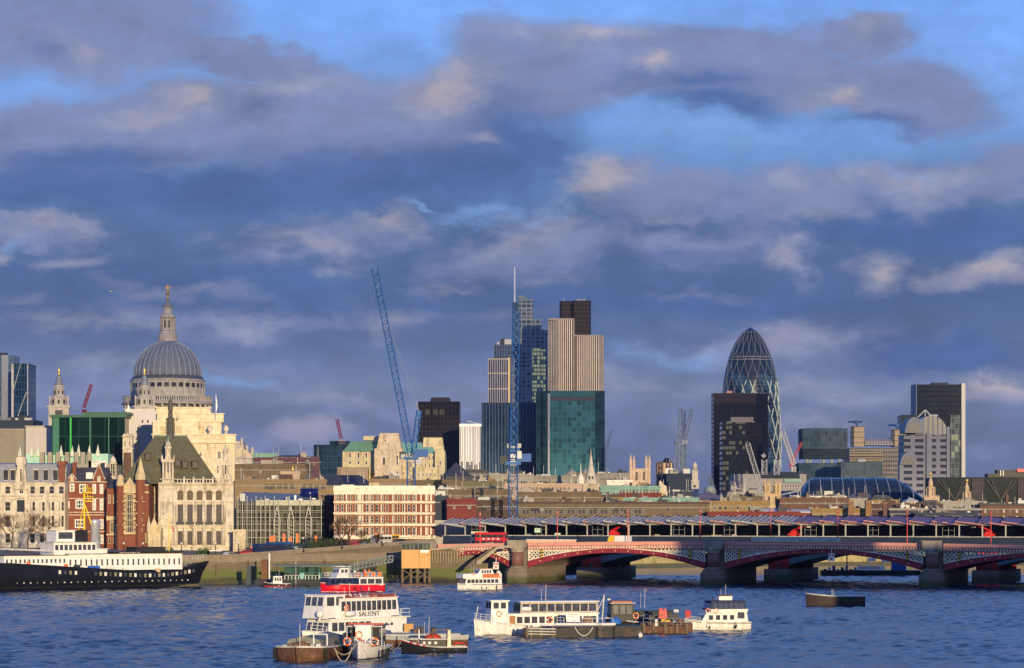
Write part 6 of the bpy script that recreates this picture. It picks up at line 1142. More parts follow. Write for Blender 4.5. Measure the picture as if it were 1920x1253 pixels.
def low(name, lab, a, c_, yt, Y, m, d=14, yb=None, win=None, roof=None, bits=3, pitched=None, fr=None, par=.4):
    if c_ > 1000 and Y < 1150: Y = 965+(Y-800)*.35          # this reach of the bank lies farther back
    b = Bld(name, lab, 'building', a, c_, yt, Y, d, 6 if c_ < 900 else 0, 7, wallm=M_[m])
    for w_ in (win or []): b.row(*w_[:5], *(w_[5:] or (.55,)), 1, 1, fr or M_['greyl'], (lambda i: bpane if i % 3 else pane2), .07)
    b.body(M_[roof] if roof else None, par if not pitched else 0)
    if pitched:
        p, q2 = pitched[0], pitched[1]; mb = MB(); hip(mb, -.3, b.w+.3, -.3, d, b.h+(.36 if roof else 0), b.lz(p), min(q2, b.w/2-.1), b.w-min(q2, b.w/2-.1)); b.part('roof', mb, M_[pitched[2]])
    rnd = random.Random(int(a*7+yt))
    for k in range(bits):
        w_ = rnd.uniform(1.0, 4.5); x = rnd.uniform(0, max(b.w-w_, .1)); h_ = rnd.uniform(.5, 2.0); y = rnd.uniform(.6, max(d*.5, 1)); mb = MB(); mb.box(x, x+w_, y, y+w_*.6, b.h+.3, b.h+.36+h_)
        if rnd.random() < .4: mb.box(x+w_*.1, x+w_*.4, y+.1, y+w_*.4, b.h+.36+h_, b.h+.36+h_*1.5)
        b.part('roof_plant', mb, rnd.choice([steel, dark, M_['grey'], M_['navy'], concrete, M_['brownlt'], M_['dkb'], slate]))
    for k in range(bits*3 if not pitched else 0):
        w_ = rnd.uniform(.5, 2.4); x = rnd.uniform(0, max(b.w-w_, .1)); y = rnd.uniform(.5, d*.7); h_ = rnd.uniform(.3, 1.3); mb = MB()
        if k % 3 == 0: mb.cyl(x+w_/2, y, b.h+.3, b.h+.4+h_, w_*.3, None, 8)
        elif k % 3 == 1: mb.prism([(x, b.h+.3), (x+w_, b.h+.3), (x+w_*.9, b.h+.3+h_), (x+w_*.2, b.h+.3+h_*.6)], y, y+w_*.7, 'y')
        else: mb.box(x, x+w_, y, y+w_*.5, b.h+.3, b.h+.4+h_*.8)
        b.part('roof_vent', mb, rnd.choice([steel, dwhite, dark, M_['grey'], M_['navy'], M_['olive'], rust, dark, timber, concrete]))
    if b.h-0 > 6 and not pitched:
        mb = MB(); mb.box(-.1, b.w+.1, -.15, 0, b.h-1.5, b.h-1.25); b.part('string_course', mb, M_['greyl'])
        n_ = int(b.w/4)
        for k in range(min(n_, 30)):
            if rnd.random() < .35: mb = MB(); x = rnd.uniform(.5, b.w-1.5); z_ = b.h-rnd.choice([2.6, 2.6, 4.4]); mb.box(x, x+rnd.uniform(.7, 1.6), -.06, 0, z_, z_+1.0); b.part('wall_panel', mb, rnd.choice([pane, dark, M_['greyl'], M_['olive'], timber]))
    for k in range(bits//2+1): mb = MB(); x = rnd.uniform(0, b.w); mb.bar((x, 2, b.h), (x, 2, b.h+rnd.uniform(2, 6)), .07); b.part('aerial', mb, dwhite)
    return b
low('brown_long_offices', 'long grey brown offices with low parapet right of the cream stone block', 440, 586, 874, 930, 'brown', 20, bits=5, roof='brown')
low('plum_roofed_block', 'long plum coloured roof block behind the grey brown offices', 476, 598, 861, 1080, 'plum', 20, bits=3)
low('grey_vaulted_block', 'low block with rounded grey roofs behind the plum roofed block', 512, 588, 857, 1130, 'greyl', 16, pitched=(853, 4, 'slate'), bits=2)
low('pale_teal_block', 'small pale teal rooftop block right of the cathedral pediment', 474, 518, 853, 1190, 'teal', 14, bits=0)
b = low('brown_glazed_offices', 'brown offices with orange tinted window strip behind the glass office', 440, 612, 903, 850, 'brownlt', 22, win=[(492, 556, 16, 908, 917, .8), (562, 610, 12, 908, 917, .8)], bits=6, fr=M_['dkb'])
b = low('stone_attic', 'small cream stone attic with gilded statue above the brown glazed offices', 526, 562, 888, 905, 'pink', 8, bits=0)
mb = MB(); x = b.lx(549); mb.lathe([(.35, b.h+.7), (.3, b.h+1.1), (.5, b.h+1.5), (.2, b.h+1.9), (.3, b.h+2.2), (.03, b.h+2.6)], 8, x, 1); b.part('gilt_statue', mb, gold)
b = low('slate_mansard_block', 'dark slate mansard roofed block with white ridge behind the striped hotel', 584, 700, 910, 870, 'brownlt', 20, win=[(600, 625, 6, 911, 917, .5)], pitched=(890, 4, 'slate'), bits=3)
low('arcaded_stone_range', 'brown stone range with small arches behind the striped hotel, right of the mansard', 664, 770, 902, 880, 'brownlt', 16, win=[(712, 762, 13, 906, 912, .5)], bits=4)
low('brown_flat_block', 'plain brown flat block below the green roofed offices right of the big crane mast', 770, 862, 904, 905, 'brown', 16, win=[(801, 808, 1, 908, 914, .7)], bits=2)
low('slate_hipped_hall', 'steep dark slate hipped roof right of the green roofed offices', 835, 884, 893, 1040, 'slate', 22, pitched=(866, 5, 'slate'), bits=0)
low('blue_grey_pavilion', 'flat blue grey rooftop pavilion with window strip in front of the white finned office', 860, 916, 884, 1080, 'slate', 18, win=[(862, 912, 12, 887, 893, .6)], bits=1, fr=steel)
low('panelled_plant_block', 'row of olive and white panelled plant boxes above the brown terraces', 858, 945, 906, 920, 'olive', 14, bits=5)
low('grey_stone_terrace', 'long grey stone terrace at the foot of the blue ribbed office', 912, 1000, 892, 1160, 'greyl', 18, bits=7); low('grey_domed_range', 'grey stone range with small domes at the foot of the teal glass block', 1000, 1105, 895, 1180, 'grey', 18, bits=6)
for px in (1072, 1098):
    t = thing('grey_dome', 'grey ribbed dome '+('left of the lead spired church' if px < 1080 else 'close behind the lead spired church'), 'dome', (X(px, 1210), 1210, 8)); s_ = 1210/F; L = lambda p: Z(p, 1210)-8
    mb = MB(); mb.cyl(0, 0, 0, L(894), 13*s_, None, 20); obj('drum', mb, M_['grey'], t); mb = MB(); mb.lathe([(13*s_, L(894)), (11.5*s_, L(888)), (7*s_, L(884)), (1.5*s_, L(882)), (.8*s_, L(880)), (.1, L(876))], 20); obj('dome', mb, M_['greyl'], t)
low('pink_stone_terrace', 'low pink stone terrace with small square windows left of the lead spired church', 945, 1092, 910, 980, 'pink', 14, win=[(950, 1070, 16, 914, 919, .6)], bits=4)
low('ornate_grey_palace', 'ornate grey stone building with small columns between lead spire and pinnacled tower', 1118, 1184, 890, 1230, 'grey', 18, win=[(1124, 1180, 14, 894, 901, .5)], bits=3)
low('white_panel_terrace', 'low white panelled terrace at the foot of the pinnacled tower', 1138, 1186, 904, 1120, 'white', 8, bits=2)
low('brown_upper_terrace', 'brown concrete terrace with blue plant on top left of the blue crane mast', 812, 960, 922, 850, 'brown', 16, win=[(870, 955, 12, 931, 937, .6)], bits=8)
low('brown_middle_terrace', 'brown concrete terrace with dark windows right of the blue crane mast', 970, 1128, 926, 850, 'brown', 16, win=[(972, 992, 3, 932, 939, .7), (1022, 1046, 8, 932, 939, .5)], bits=6)
low('red_brown_box', 'plain red brown box below the brown terraces, right of the striped hotel', 838, 892, 939, 815, 'maroonb', 14, bits=1)
low('dark_lower_terrace', 'dark lower terrace with balcony between red brown box and blue crane mast', 890, 972, 942, 825, 'dkb', 16, win=[(905, 965, 8, 948, 956, .6)], bits=5)
low('shadowed_low_block', 'small dark block wedged between striped hotel and red brown box', 812, 840, 934, 822, 'navy', 12, bits=2)
low('long_ochre_offices', 'very long low ochre offices with a window strip just above the railway roof', 968, 1330, 945, 835, 'brown', 18, win=[(972, 1210, 34, 955, 964, .75)], bits=10, roof='dkb')
low('ochre_upper_block', 'ochre upper block with white window bays above the long low ochre offices', 1046, 1168, 932, 865, 'yel', 14, win=[(1124, 1160, 9, 934, 943, .5)], bits=4, roof='dkb')
low('green_copper_gallery', 'long gallery with green copper fascias left of the white stepped gable', 1126, 1238, 915, 960, 'teal', 14, win=[(1160, 1236, 12, 918, 925, .55)], bits=4, roof='teal')
low('brick_strip_block', 'thin red brick storey under the green copper gallery', 1160, 1240, 928, 940, 'maroonb', 14, bits=0)
low('teal_window_block', 'pale teal window strip block above the right half of the long ochre offices', 1166, 1310, 937, 890, 'teal', 14, win=[(1168, 1290, 20, 939, 946, .5)], bits=5)
b = low('white_gable_house', 'small white stone house with stepped gable right of the green copper gallery', 1236, 1251, 925, 965, 'stone', 10, win=[(1238, 1250, 3, 927, 932, .4)], bits=0)
mb = MB(); mb.prism([(b.lx(1236), b.h), (b.lx(1251), b.h), (b.lx(1250), b.lz(912)), (b.lx(1246), b.lz(910)), (b.lx(1238), b.lz(901)), (b.lx(1236), b.lz(905))], .2, 1.2, 'y'); b.part('gable', mb, pale)
low('mauve_roofed_hall', 'broad mauve slate roofed hall below the clock tower', 1290, 1372, 938, 1000, 'brownlt', 22, pitched=(921, 14, 'mauve'), bits=0)
low('dark_street_block', 'dark block below the cranes left of the mauve roofed hall', 1250, 1300, 925, 1050, 'navy', 18, bits=5)
low('stone_strip_terrace', 'thin pale stone topped terrace below the black office block', 1366, 1432, 926, 1020, 'greyl', 14, bits=5)
low('brown_gable_terrace', 'brown brick terrace with small dormers left of the squat yellow church tower', 1362, 1430, 934, 930, 'brown', 14, bits=6)
low('ochre_windowed_offices', 'ochre offices with tall dark windows left of the first white vaulted roof', 1329, 1442, 943, 880, 'yel', 16, win=[(1334, 1366, 3, 948, 956, .55), (1369, 1388, 2, 948, 956, .55), (1391, 1408, 2, 949, 956, .5)], bits=4, fr=yel_st)
low('maroon_brick_wall', 'long low maroon brick wall block just above the railway roof', 1327, 1500, 962, 812, 'maroonb', 10, bits=3, par=.2)
for a, c_, yt, wh in ((1419, 1456, 953, 'left of the second white vault'), (1482, 1519, 955, 'beside the ochre offices with arched brick chimneys')):
    t = thing('vaulted_roof_hall', 'maroon brick hall with white barrel roof '+wh, 'building', (X(a, 974), 974, 7)); s_ = 974/F; L = lambda p: Z(p, 974)-7; w_ = (c_-a)*s_; mb = MB(); mb.box(0, w_, 0, 12, 0, L(962)); obj('walls', mb, M_['maroonb'], t)
    mb = MB(); n = 10; mb.prism([(6-6*math.cos(math.pi*k/n), L(962)+(L(yt)-L(962))*math.sin(math.pi*k/n)) for k in range(n+1)], -.3, w_+.3, 'x'); obj('roof', mb, mat('white_vault_sheet', (.50, .45, .46), .5, streak=.3), t)
low('brown_back_terrace', 'brown brick terrace right of the squat yellow church tower', 1462, 1592, 937, 930, 'red', 16, win=[(1470, 1585, 14, 941, 946, .4)], bits=8)
low('white_roofed_sheds', 'low white roofed sheds in front of the navy glass hall', 1514, 1588, 930, 1080, 'white', 12, pitched=(926, 3, 'greyl'), bits=3); low('glass_ridge_roof', 'grey ridged glass roof in front of the navy glass hall', 1590, 1642, 934, 1060, 'greyl', 12, pitched=(925, 3, 'mauve'), bits=2)
low('cream_roofed_shop', 'cream walled block with olive roof in front of the navy glass hall', 1634, 1676, 937, 1040, 'yel', 12, pitched=(928, 2, 'olive'), bits=1); low('small_white_gable', 'tiny cream gabled house left of the gilded baroque tower', 1699, 1722, 940, 1060, 'stone', 10, pitched=(933, 3, 'white'), bits=0)
low('ochre_arched_offices', 'ochre offices with dark paired windows between two big brick chimneys', 1522, 1624, 957, 835, 'yel', 14, win=[(1526, 1545, 2, 964, 973, .6), (1550, 1570, 2, 964, 973, .6), (1575, 1620, 5, 965, 973, .5)], bits=5, fr=yel_st)
for px, w_, yt, ln in ((1595, 12, 941, 'leftmost of three'), (1628, 13, 941, 'middle of three'), (1659, 9, 944, 'rightmost and darkest of three')):
    t = thing('brick_chimney', 'broad tapered brick chimney stack, '+ln+' above the railway roof', 'chimney', (X(px, 972.5), 972.5, 7)); s_ = 972.5/F; h_ = Z(yt, 972.5)-7; r_ = w_/2*s_; mb = MB(); mb.box(-r_, r_, -r_, r_, 0, h_, (r_*.22, r_*.22)); obj('stack', mb, brick('ochre_brick', (.28, .15, .06), (.22, .12, .05), (.15, .1, .07)) if px < 1650 else M_['red'], t); mb = MB(); mb.box(-r_*.85, r_*.85, -r_*.85, r_*.85, h_, h_+.5); obj('cap', mb, M_['brownlt'], t)
low('plum_terrace', 'long plum brown terrace behind the third brick chimney', 1634, 1768, 948, 880, 'dkb', 14, bits=6); low('dark_brick_terrace', 'dark terrace right of the brick chimneys with pale roof edges', 1668, 1840, 957, 850, 'navy', 14, bits=8, roof='greyl')
low('white_windowed_terrace', 'low terrace with white window strips just above the railway roof', 1718, 1832, 965, 815, 'navy', 10, win=[(1722, 1762, 8, 967, 973, .7), (1770, 1826, 11, 967, 973, .7)], bits=3)
low('stone_flats', 'grey slabs behind the two baroque towers', 1755, 1850, 943, 1080, 'greyl', 14, bits=6)
b = low('brown_brick_warehouse', 'brown brick warehouse with small white windows at the right edge', 1838, 1960, 948, 850, 'red', 20, win=[(1842, 1900, 5, 954, 962, .35), (1900, 1955, 4, 954, 962, .35), (1842, 1900, 5, 967, 976, .35), (1900, 1955, 4, 967, 976, .35)], bits=4, roof='slate')
mb = MB(); mb.box(b.lx(1889), b.lx(1894), 3, 5, b.h, b.lz(927)); b.part('chimney', mb, dk_br)
# station entrance, hoardings and hut left of the bridge
b = Bld('grey_station_box', 'plain pale grey clad station box behind the red double deck bus', 'building', 815, 916, 978, 790, 30, 0, 7, wallm=clad); b.row(891, 908, 1, 981, 998, .85, 5, 1, steel, pane, .1); b.row(840, 855, 2, 1003, 1009, .3, 1, 1); b.body(); b.band(815, 920, 976, 979, .5, steel)
b = Bld('tan_stilt_cabin', 'tan boarded cabin on dark timber stilts over the river edge', 'cabin', 753, 807, 1031, 706, 7, 4, Z(1066, 706), wallm=tan); b.body()
mb = MB(); mb.box(0, b.w*.99, .3, 6.5, b.h, b.lz(1021)); b.part('glazed_top', mb, cwall('cabin_top_glass', (.07, .09, .08), (.3, .3, .26), 1.1, 4, .1, .05, .8)); mb = MB(); mb.box(-.3, b.w, 0, 7.2, b.lz(1021), b.lz(1018.5)); b.part('roof', mb, mat('cabin_roof_grey', (.12, .13, .12), .8))
mb = MB(); mb.box(b.lx(788), b.lx(804), -.06, 0, b.lz(1036.5), b.lz(1032)); b.part('sign_panel', mb, white)
mb = MB(); mb.box(b.lx(786)-.03, b.lx(786)+.05, -.04, 0, 0, b.h); b.part('board_joint', mb, timber); mb = MB(); mb.box(b.lx(801), b.lx(802.4), -.05, 0, b.lz(1043), b.lz(1040)); b.part('vent', mb, dark)
for px in (755, 771, 783, 797, 806):
    for y_ in (.4, 6.4): mb = MB(); x = b.lx(px); mb.box(x-.25, x+.25, y_-.25, y_+.25, -b.zb-.5, 0); b.part('stilt', mb, timber)
for a, c_ in ((755, 783), (783, 806)): mb = MB(); mb.bar((b.lx(a), .3, -.3), (b.lx(c_), .3, -b.zb+.8), .16); mb.bar((b.lx(c_), .3, -.3), (b.lx(a), .3, -b.zb+.8), .16); b.part('cross_brace', mb, timber)
t = thing('river_stair', 'sloping covered stone stair with dark treads beside the left bridge span', 'stair', (X(905, 700), 700, 2)); s_ = 700/F; L = lambda p: Z(p, 700)-2; lx = lambda p: (p-905)*s_
mb = MB(); mb.prism([(lx(893), L(1058)), (lx(900), L(1058)), (lx(936), L(1027)), (lx(958), L(1027)), (lx(958), L(1023.5)), (lx(934), L(1023.5)), (lx(893), L(1053))][::-1], 0, 3.4, 'y'); obj('parapet', mb, mat('stair_stone', (.36, .31, .22), .9), t)
mb = MB(); mb.prism([(lx(880), L(1066)), (lx(893), L(1055)), (lx(934), L(1026)), (lx(925), L(1026)), (lx(885), L(1052)), (lx(870), L(1066))], 1.5, 5, 'y'); obj('lower_flight', mb, timber, t)
t = thing('quay_arcade', 'long stone quay wall with dark recessed panels between the tan cabin and the bridge', 'quay wall', (X(806, 714), 714, 0)); s_ = 714/F; L = lambda p: Z(p, 714); lx = lambda p: (p-806)*s_
mb = MB(); mb.box(0, lx(890), 2.5, 8, -1, L(1031)); obj('panel_wall', mb, mat('quay_dark_stone', (.15, .12, .08), .95, var=.4), t); mb = MB(); mb.box(0, lx(915), -1, 5, -1, L(1059)); mb.box(-.2, lx(915), -1.3, 5.2, L(1059), L(1056)); obj('lower_wall', mb, WALLM, t)
mb = MB(); mb.add([(0, 1.5, L(1033)), (lx(925), 1.5, L(1022)), (lx(925), 8, L(1022)), (0, 8, L(1033)), (0, 1.5, L(1029)), (lx(925), 1.5, L(1017)), (lx(925), 8, L(1017)), (0, 8, L(1029))], [(0, 3, 2, 1), (4, 5, 6, 7), (0, 1, 5, 4), (1, 2, 6, 5), (2, 3, 7, 6), (3, 0, 4, 7)]); obj('coping', mb, MATS['stair_stone'], t)
for k in range(15): mb = MB(); x = lx(810+k*5.2); mb.box(x-.15, x+.15, 1.9, 2.5, L(1040), L(1034)); mb.box(x-.08, x+.08, 2.3, 2.5, L(1056), L(1040)); obj('bracket', mb, MATS['stair_stone'], t)
t = thing('green_hoarding', 'dark green site hoarding along the approach road left of the bus', 'hoarding', (X(830, 765), 765, 7)); mb = MB(); mb.box(0, 12.5, 0, .2, 0, Z(1013, 765)-7); obj('panel', mb, mat('hoarding_green', (.02, .07, .06), .6), t)
# approach ramp rising to the bridge
A = (X(395, 706), 706); B_ = (X(815, 760), 760); t = thing('approach_ramp', 'stone walled road ramp rising from the riverside road to the bridge', 'ramp', (A[0], A[1], 0), math.atan2(B_[1]-A[1], B_[0]-A[0])); Lr = math.hypot(B_[0]-A[0], B_[1]-A[1])
z0_, z1_ = 6.2, 10.2
mb = MB(); mb.add([(0, 0, 0), (Lr, 0, 0), (Lr, 22, 0), (0, 22, 0), (0, 0, z0_), (Lr, 0, z1_), (Lr, 22, z1_), (0, 22, z0_)], [(0, 1, 5, 4), (1, 2, 6, 5), (2, 3, 7, 6), (3, 0, 4, 7)]); obj('retaining_wall', mb, WALLM, t)
mb = MB(); mb.add([(0, 0, z0_), (Lr, 0, z1_), (Lr, 22, z1_), (0, 22, z0_)], [(0, 1, 2, 3)]); obj('road_surface', mb, MATS['asphalt'], t)
for off, h_, dz in ((-.4, .95, 0), (-1.6, .3, -2.0)): mb = MB(); mb.add([(0, off, z0_+dz-.2), (Lr, off, z1_+dz-.2), (Lr, off+.4, z1_+dz-.2), (0, off+.4, z0_+dz-.2), (0, off, z0_+h_+dz), (Lr, off, z1_+h_+dz), (Lr, off+.4, z1_+h_+dz), (0, off+.4, z0_+h_+dz)], [(4, 5, 6, 7), (0, 1, 5, 4), (1, 2, 6, 5), (2, 3, 7, 6), (3, 0, 4, 7)]); obj('parapet', mb, MATS['wall_coping'], t)
RA = t.rotation_euler.z
def ramp_at(px, off):      # point on the ramp
    c, s = math.cos(RA), math.sin(RA); u = (px-HX)/F; x0 = A[0]-off*s; y0 = A[1]+off*c; l = (u*y0-x0)/(c-u*s); return x0+l*c, y0+l*s, z0_+(z1_-z0_)*max(min(l/Lr, 1), 0)
# vehicles
def wheel(t, x, y, r, w_=.3): mb = MB(); mb.M = Matrix.Translation((x, y, r)) @ Matrix.Rotation(R(90), 4, 'X'); mb.cyl(0, 0, -w_/2, w_/2, r, None, 12); w_o = obj('wheel', mb, rub, t)
def bus(px, off, L_, hgt, m, lab, dd=False, front=None, flip=0, name='coach', pos=None):
    p = pos or ramp_at(px, off); t = thing(name, lab, 'bus', p, (ANG if pos else RA)+flip*math.pi); mb = MB(); mb.prism([(0, .4), (L_, .4), (L_, hgt*.5), (L_-.25, hgt), (.1, hgt), (0, hgt*.9)], -1.2, 1.2, 'y'); obj('body', mb, m, t)
    for (a, c_) in (((1.6, 2.3),) if not dd else ((1.2, 2.0), (2.9, 3.7))):
        n = int(L_/1.5)
        for i in range(n): x = .4+i*(L_-.7)/n; mb = MB(); mb.box(x, x+(L_-.7)/n-.15, -1.24, 1.24, a, c_); obj('window', mb, pane, t)
        mb = MB(); mb.box(L_-.12, L_+.04, -1.0, 1.0, a-.1, c_+.1); obj('windscreen', mb, pane, t)
    for x in (1.8, L_-2.2):
        for s in (-1.05, 1.05): wheel(t, x, s, .48)
    if front: mb = MB(); mb.box(-.03, 2.2, -1.25, 1.25, hgt*.62 if front[1] else .5, hgt+.12); obj('front_panel', mb, front[0], t)
    return t
bus(478, 5, 9.5, 3.0, navy, 'dark blue coach on the riverside road below the glass office'); bus(503, 9, 7.5, 3.0, mat('mid_blue_paint', (.03, .08, .22), .4), 'lighter blue coach just behind the dark blue coach')
bus(700, 8, 6, 2.9, dwhite, 'white box van under the striped hotel corner', name='van'); bus(722, 10, 4.5, 2.6, yellow, 'yellow truck beside the tan cabin roof', name='van')
x = at_line(893, 9); p = BL(x, 9); t = bus(0, 0, 8.8, 4.3, redp, 'red double deck bus on the bridge approach', True, name='double_deck_bus', pos=(p[0], p[1], 8.9))

for k in range(4):
    xx = 2.6+k*1.4; mb = MB(); mb.M = Matrix.Translation((xx, -1.24, 2.55)) @ Matrix.Rotation(R(90), 4, 'X'); mb.cyl(0, 0, 0, .04, .3, .2, 6); mb.box(.42, .75, -.05, .06, 0, .04); obj('white_roundel', mb, white, t)
x = at_line(875, 9); p = BL(x, 13); bus(0, 0, 4.2, 4.5, mat('cream_bus_paint', (.72, .66, .42), .4), 'cream double deck bus front standing left of the red bus', True, name='double_deck_bus', pos=(p[0], p[1], 8.9))
def car(px, off, m, lab, L_=4.2):
    p = ramp_at(px, off); t = thing('car', lab, 'car', p, RA, 'cars along the riverside road'); mb = MB(); mb.prism([(0, .35), (L_, .35), (L_, .85), (L_*.8, .95), (L_*.68, 1.42), (L_*.3, 1.45), (L_*.12, .98), (0, .9)], -.85, .85, 'y'); obj('body', mb, m, t)
    mb = MB(); mb.prism([(L_*.66, 1.36), (L_*.77, .98), (L_*.18, .98), (L_*.31, 1.38)], -.87, .87, 'y'); obj('window', mb, pane, t)
    for x in (.8, L_-.8):
        for s in (-.8, .8): wheel(t, x, s, .33, .2)
for px, off, m_, lab in ((452, 7, redp, 'red car in front of the stone lodge'), (532, 4, dark, 'dark grey car right of the blue coaches'), (548, 6, dwhite, 'white car below the lawn'), (660, 7, redp, 'red car under the bare tree'), (676, 5, steel, 'silver car right of the bare tree'), (740, 6, navy, 'navy car left of the tan cabin'), (418, 3, dwhite, 'white car at the left end of the ramp')): car(px, off, m_, lab)
# kiosk, banners, lawn, lamp posts
t = thing('white_kiosk', 'small white framed kiosk with dark glass on the quay right of the dark ship bow', 'kiosk', (X(393, 700), 700, 6.2)); mb = MB(); mb.box(0, 3.1, 0, 2, 0, 2.2); obj('glass_body', mb, dark, t); mb = MB(); mb.box(-.1, 3.2, -.1, 2.1, 2.2, 2.45); mb.box(-.1, 3.2, -.1, .1, -.2, .2); obj('frame', mb, white, t)
lw = MB(); A_ = [ramp_at(520, 14), ramp_at(585, 14), ramp_at(585, 30), ramp_at(520, 30)]; lw.poly([(a[0], a[1], a[2]+.9) for a in A_]); o = struct('lawn', lw, mat('lawn_green', (.08, .16, .03), .95))
for i, (px, py) in enumerate(((505, 1012), (511, 1011), (530, 1008), (542, 1014), (555, 1007), (590, 1011), (652, 1012), (703, 1006))):
    Yb = 755+i*2; t = thing('orange_banner', 'narrow orange banner on a pole '+['leftmost, by the glass office foot', 'second from left, close beside its neighbour', 'below the first steel truss', 'between the first and second truss', 'the largest, below the second steel truss', 'by the dark glass wing', 'behind the bare tree', 'at the foot of the striped hotel'][i], 'banner', (X(px, Yb), Yb, 8), 0, 'orange banners in front of the glass office')
    z = Z(py, Yb)-8; mb = MB(); mb.cyl(0, 0, 0, z+1.2, .07, None, 6); obj('pole', mb, steel, t); mb = MB(); mb.box(.07, .75, -.03, .03, z-1.6, z+1); obj('cloth', mb, orange, t)
def post_lamp(px, off, lab):
    p = ramp_at(px, off); t = thing('street_lamp', lab, 'street lamp', p, 0, 'black lamp posts on the river wall'); mb = MB(); mb.lathe([(.45, 0), (.4, .6), (.2, 1.0), (.12, 1.4), (.1, 3.4), (.18, 3.5)], 8); obj('post', mb, black, t); mb = MB(); mb.ball(0, 0, 3.85, .32); obj('globe', mb, dwhite, t)
for px, wh in ((447, 'left of the dark blue coach'), (568, 'below the glass office'), (640, 'right of the lawn'), (716, 'left of the tan cabin')): post_lamp(px, -.2, 'black lamp post with globe on the ramp parapet '+wh)
# scattered people in orange and dark clothes by the glass office
def person(x, y, z, top, trou, lab, grp):
    o = MB(); o.mat = 0; o.lathe([(.02, 1.50), (.09, 1.52), (.11, 1.62), (.09, 1.72), (.02, 1.76)], 8); o.mat = 1; o.lathe([(.17, .85), (.16, 1.05), (.22, 1.38), (.1, 1.48), (.05, 1.52)], 8, sy=.65); o.bar((.22, 0, 1.4), (.27, .05, .85), .055, 5, .04); o.bar((-.22, 0, 1.4), (-.27, .05, .85), .055, 5, .04); o.mat = 2; o.bar((.09, 0, .88), (.11, .05, .03), .09, 6, .055); o.bar((-.09, 0, .88), (-.11, -.08, .03), .09, 6, .055)
    p = obj('person', o, [mat('skin', (.45, .28, .2), .7), top, trou], None, (x, y, z)); tag(p, lab, 'person', grp)
random.seed(5)
for i in range(14):
    px = 470+i*9+random.uniform(-3, 3); p = ramp_at(px, 16+random.uniform(0, 6)); c_ = random.choice([orange, navy, redp, dark]); person(p[0], p[1], p[2], c_, navy, 'small standing person in the crowd between blue coaches and glass office', 'people in front of the glass office')
# vegetation
def bare_tree(px, Y, z, h_, lab, seed, spread=1.0, grp='bare trees on the riverside'):
    rnd = random.Random(seed); t = thing('bare_tree', lab, 'tree', (X(px, Y), Y, z), 0, grp); tr = MB(); br_ = MB()
    tr.bar((0, 0, 0), (0, 0, h_*.3), .28, 8, .2)
    def grow(p, d, l, r, lev):
        q2 = p+d*l; (tr if lev == 0 else br_).bar(p, q2, r, 5 if lev < 2 else 3, r*.65)
        if lev < 5:
            for k in range(3 if lev < 3 else 4):
                nd = (d+Vector((rnd.gauss(0, .5), rnd.gauss(0, .5), rnd.gauss(.12, .3)))*spread).normalized(); grow(q2, nd, l*rnd.uniform(.62, .85), r*.6, lev+1)
    for k in range(3): grow(Vector((0, 0, h_*.3)), Vector((rnd.gauss(0, .35), rnd.gauss(0, .35), 1)).normalized(), h_*.2, .16, 0)
    obj('trunk', tr, bark, t); obj('crown', br_, mat('twig_brown', (.12, .075, .045), .95), t)
for i, (px, Y, h_, wh) in enumerate(((-4, 716, 14, 'at the far left edge'), (22, 712, 13, 'below the gable chimney of the stone office'), (52, 718, 14, 'just left of the ship bridge'), (88, 722, 12, 'behind the ship bridge'), (655, 742, 11, 'large one before the striped hotel left corner'), (640, 745, 9.5, 'left of the large one by the dark glass wing'), (678, 748, 6.5, 'small one right of the large one'), (708, 752, 5, 'smallest one under the striped hotel'))):
    bare_tree(px, Y, 6.6 if px < 200 else 8, h_, 'leafless brown tree '+wh, 30+i, 1.15)
def bush(px, Y, z, w_, h_, lab, seed, m_=None, grp='dark shrubs along the ramp'):
    rnd = random.Random(seed); t = thing('shrub', lab, 'shrub', (X(px, Y), Y, z), 0, grp); st_ = MB(); lf = MB()
    for k in range(9): st_.bar((0, 0, 0), (rnd.uniform(-.4, .4)*w_, rnd.uniform(-.5, .5), h_*rnd.uniform(.5, .9)), .05, 4)
    for k in range(int(220*w_/4)):
        p = Vector((rnd.gauss(0, .24)*w_, rnd.gauss(0, .5), h_*min(max(rnd.gauss(.5, .25), .05), 1))); a = Vector((rnd.gauss(0, 1), rnd.gauss(0, 1), rnd.gauss(0, 1))).normalized()*.28; b_ = a.orthogonal().normalized()*.2; lf.add([(p-a)[:], (p+b_)[:], (p+a)[:], (p-b_)[:]], [(0, 1, 2, 3)])
    obj('stem', st_, bark, t); obj('foliage', lf, m_ or grass_m, t)
dkleaf = mat('dark_bare_hedge', (.05, .045, .03), .95)
for i, px in enumerate((592, 604, 617, 630, 690, 724)): p = ramp_at(px, 10); bush(px, p[1], p[2], 4.5, 2.6 if i < 4 else 1.8, ['leftmost dark shrub right of the lawn', 'second dark shrub right of the lawn', 'third dark shrub right of the lawn', 'fourth dark shrub, next to the large bare tree', 'dark shrub right of the small bare tree', 'dark shrub left of the yellow truck'][i], i, dkleaf if i % 2 else grass_m)
for i, px in enumerate((300, 318, 376, 388)): bush(px, 705, 6.6, 2.6, 2.4, ['clipped shrub left of the school steps', 'clipped shrub at the school steps', 'tapering dark shrub at the school front', 'tapering dark shrub near the kiosk'][i], 50+i, None, 'shrubs before the ornate school')
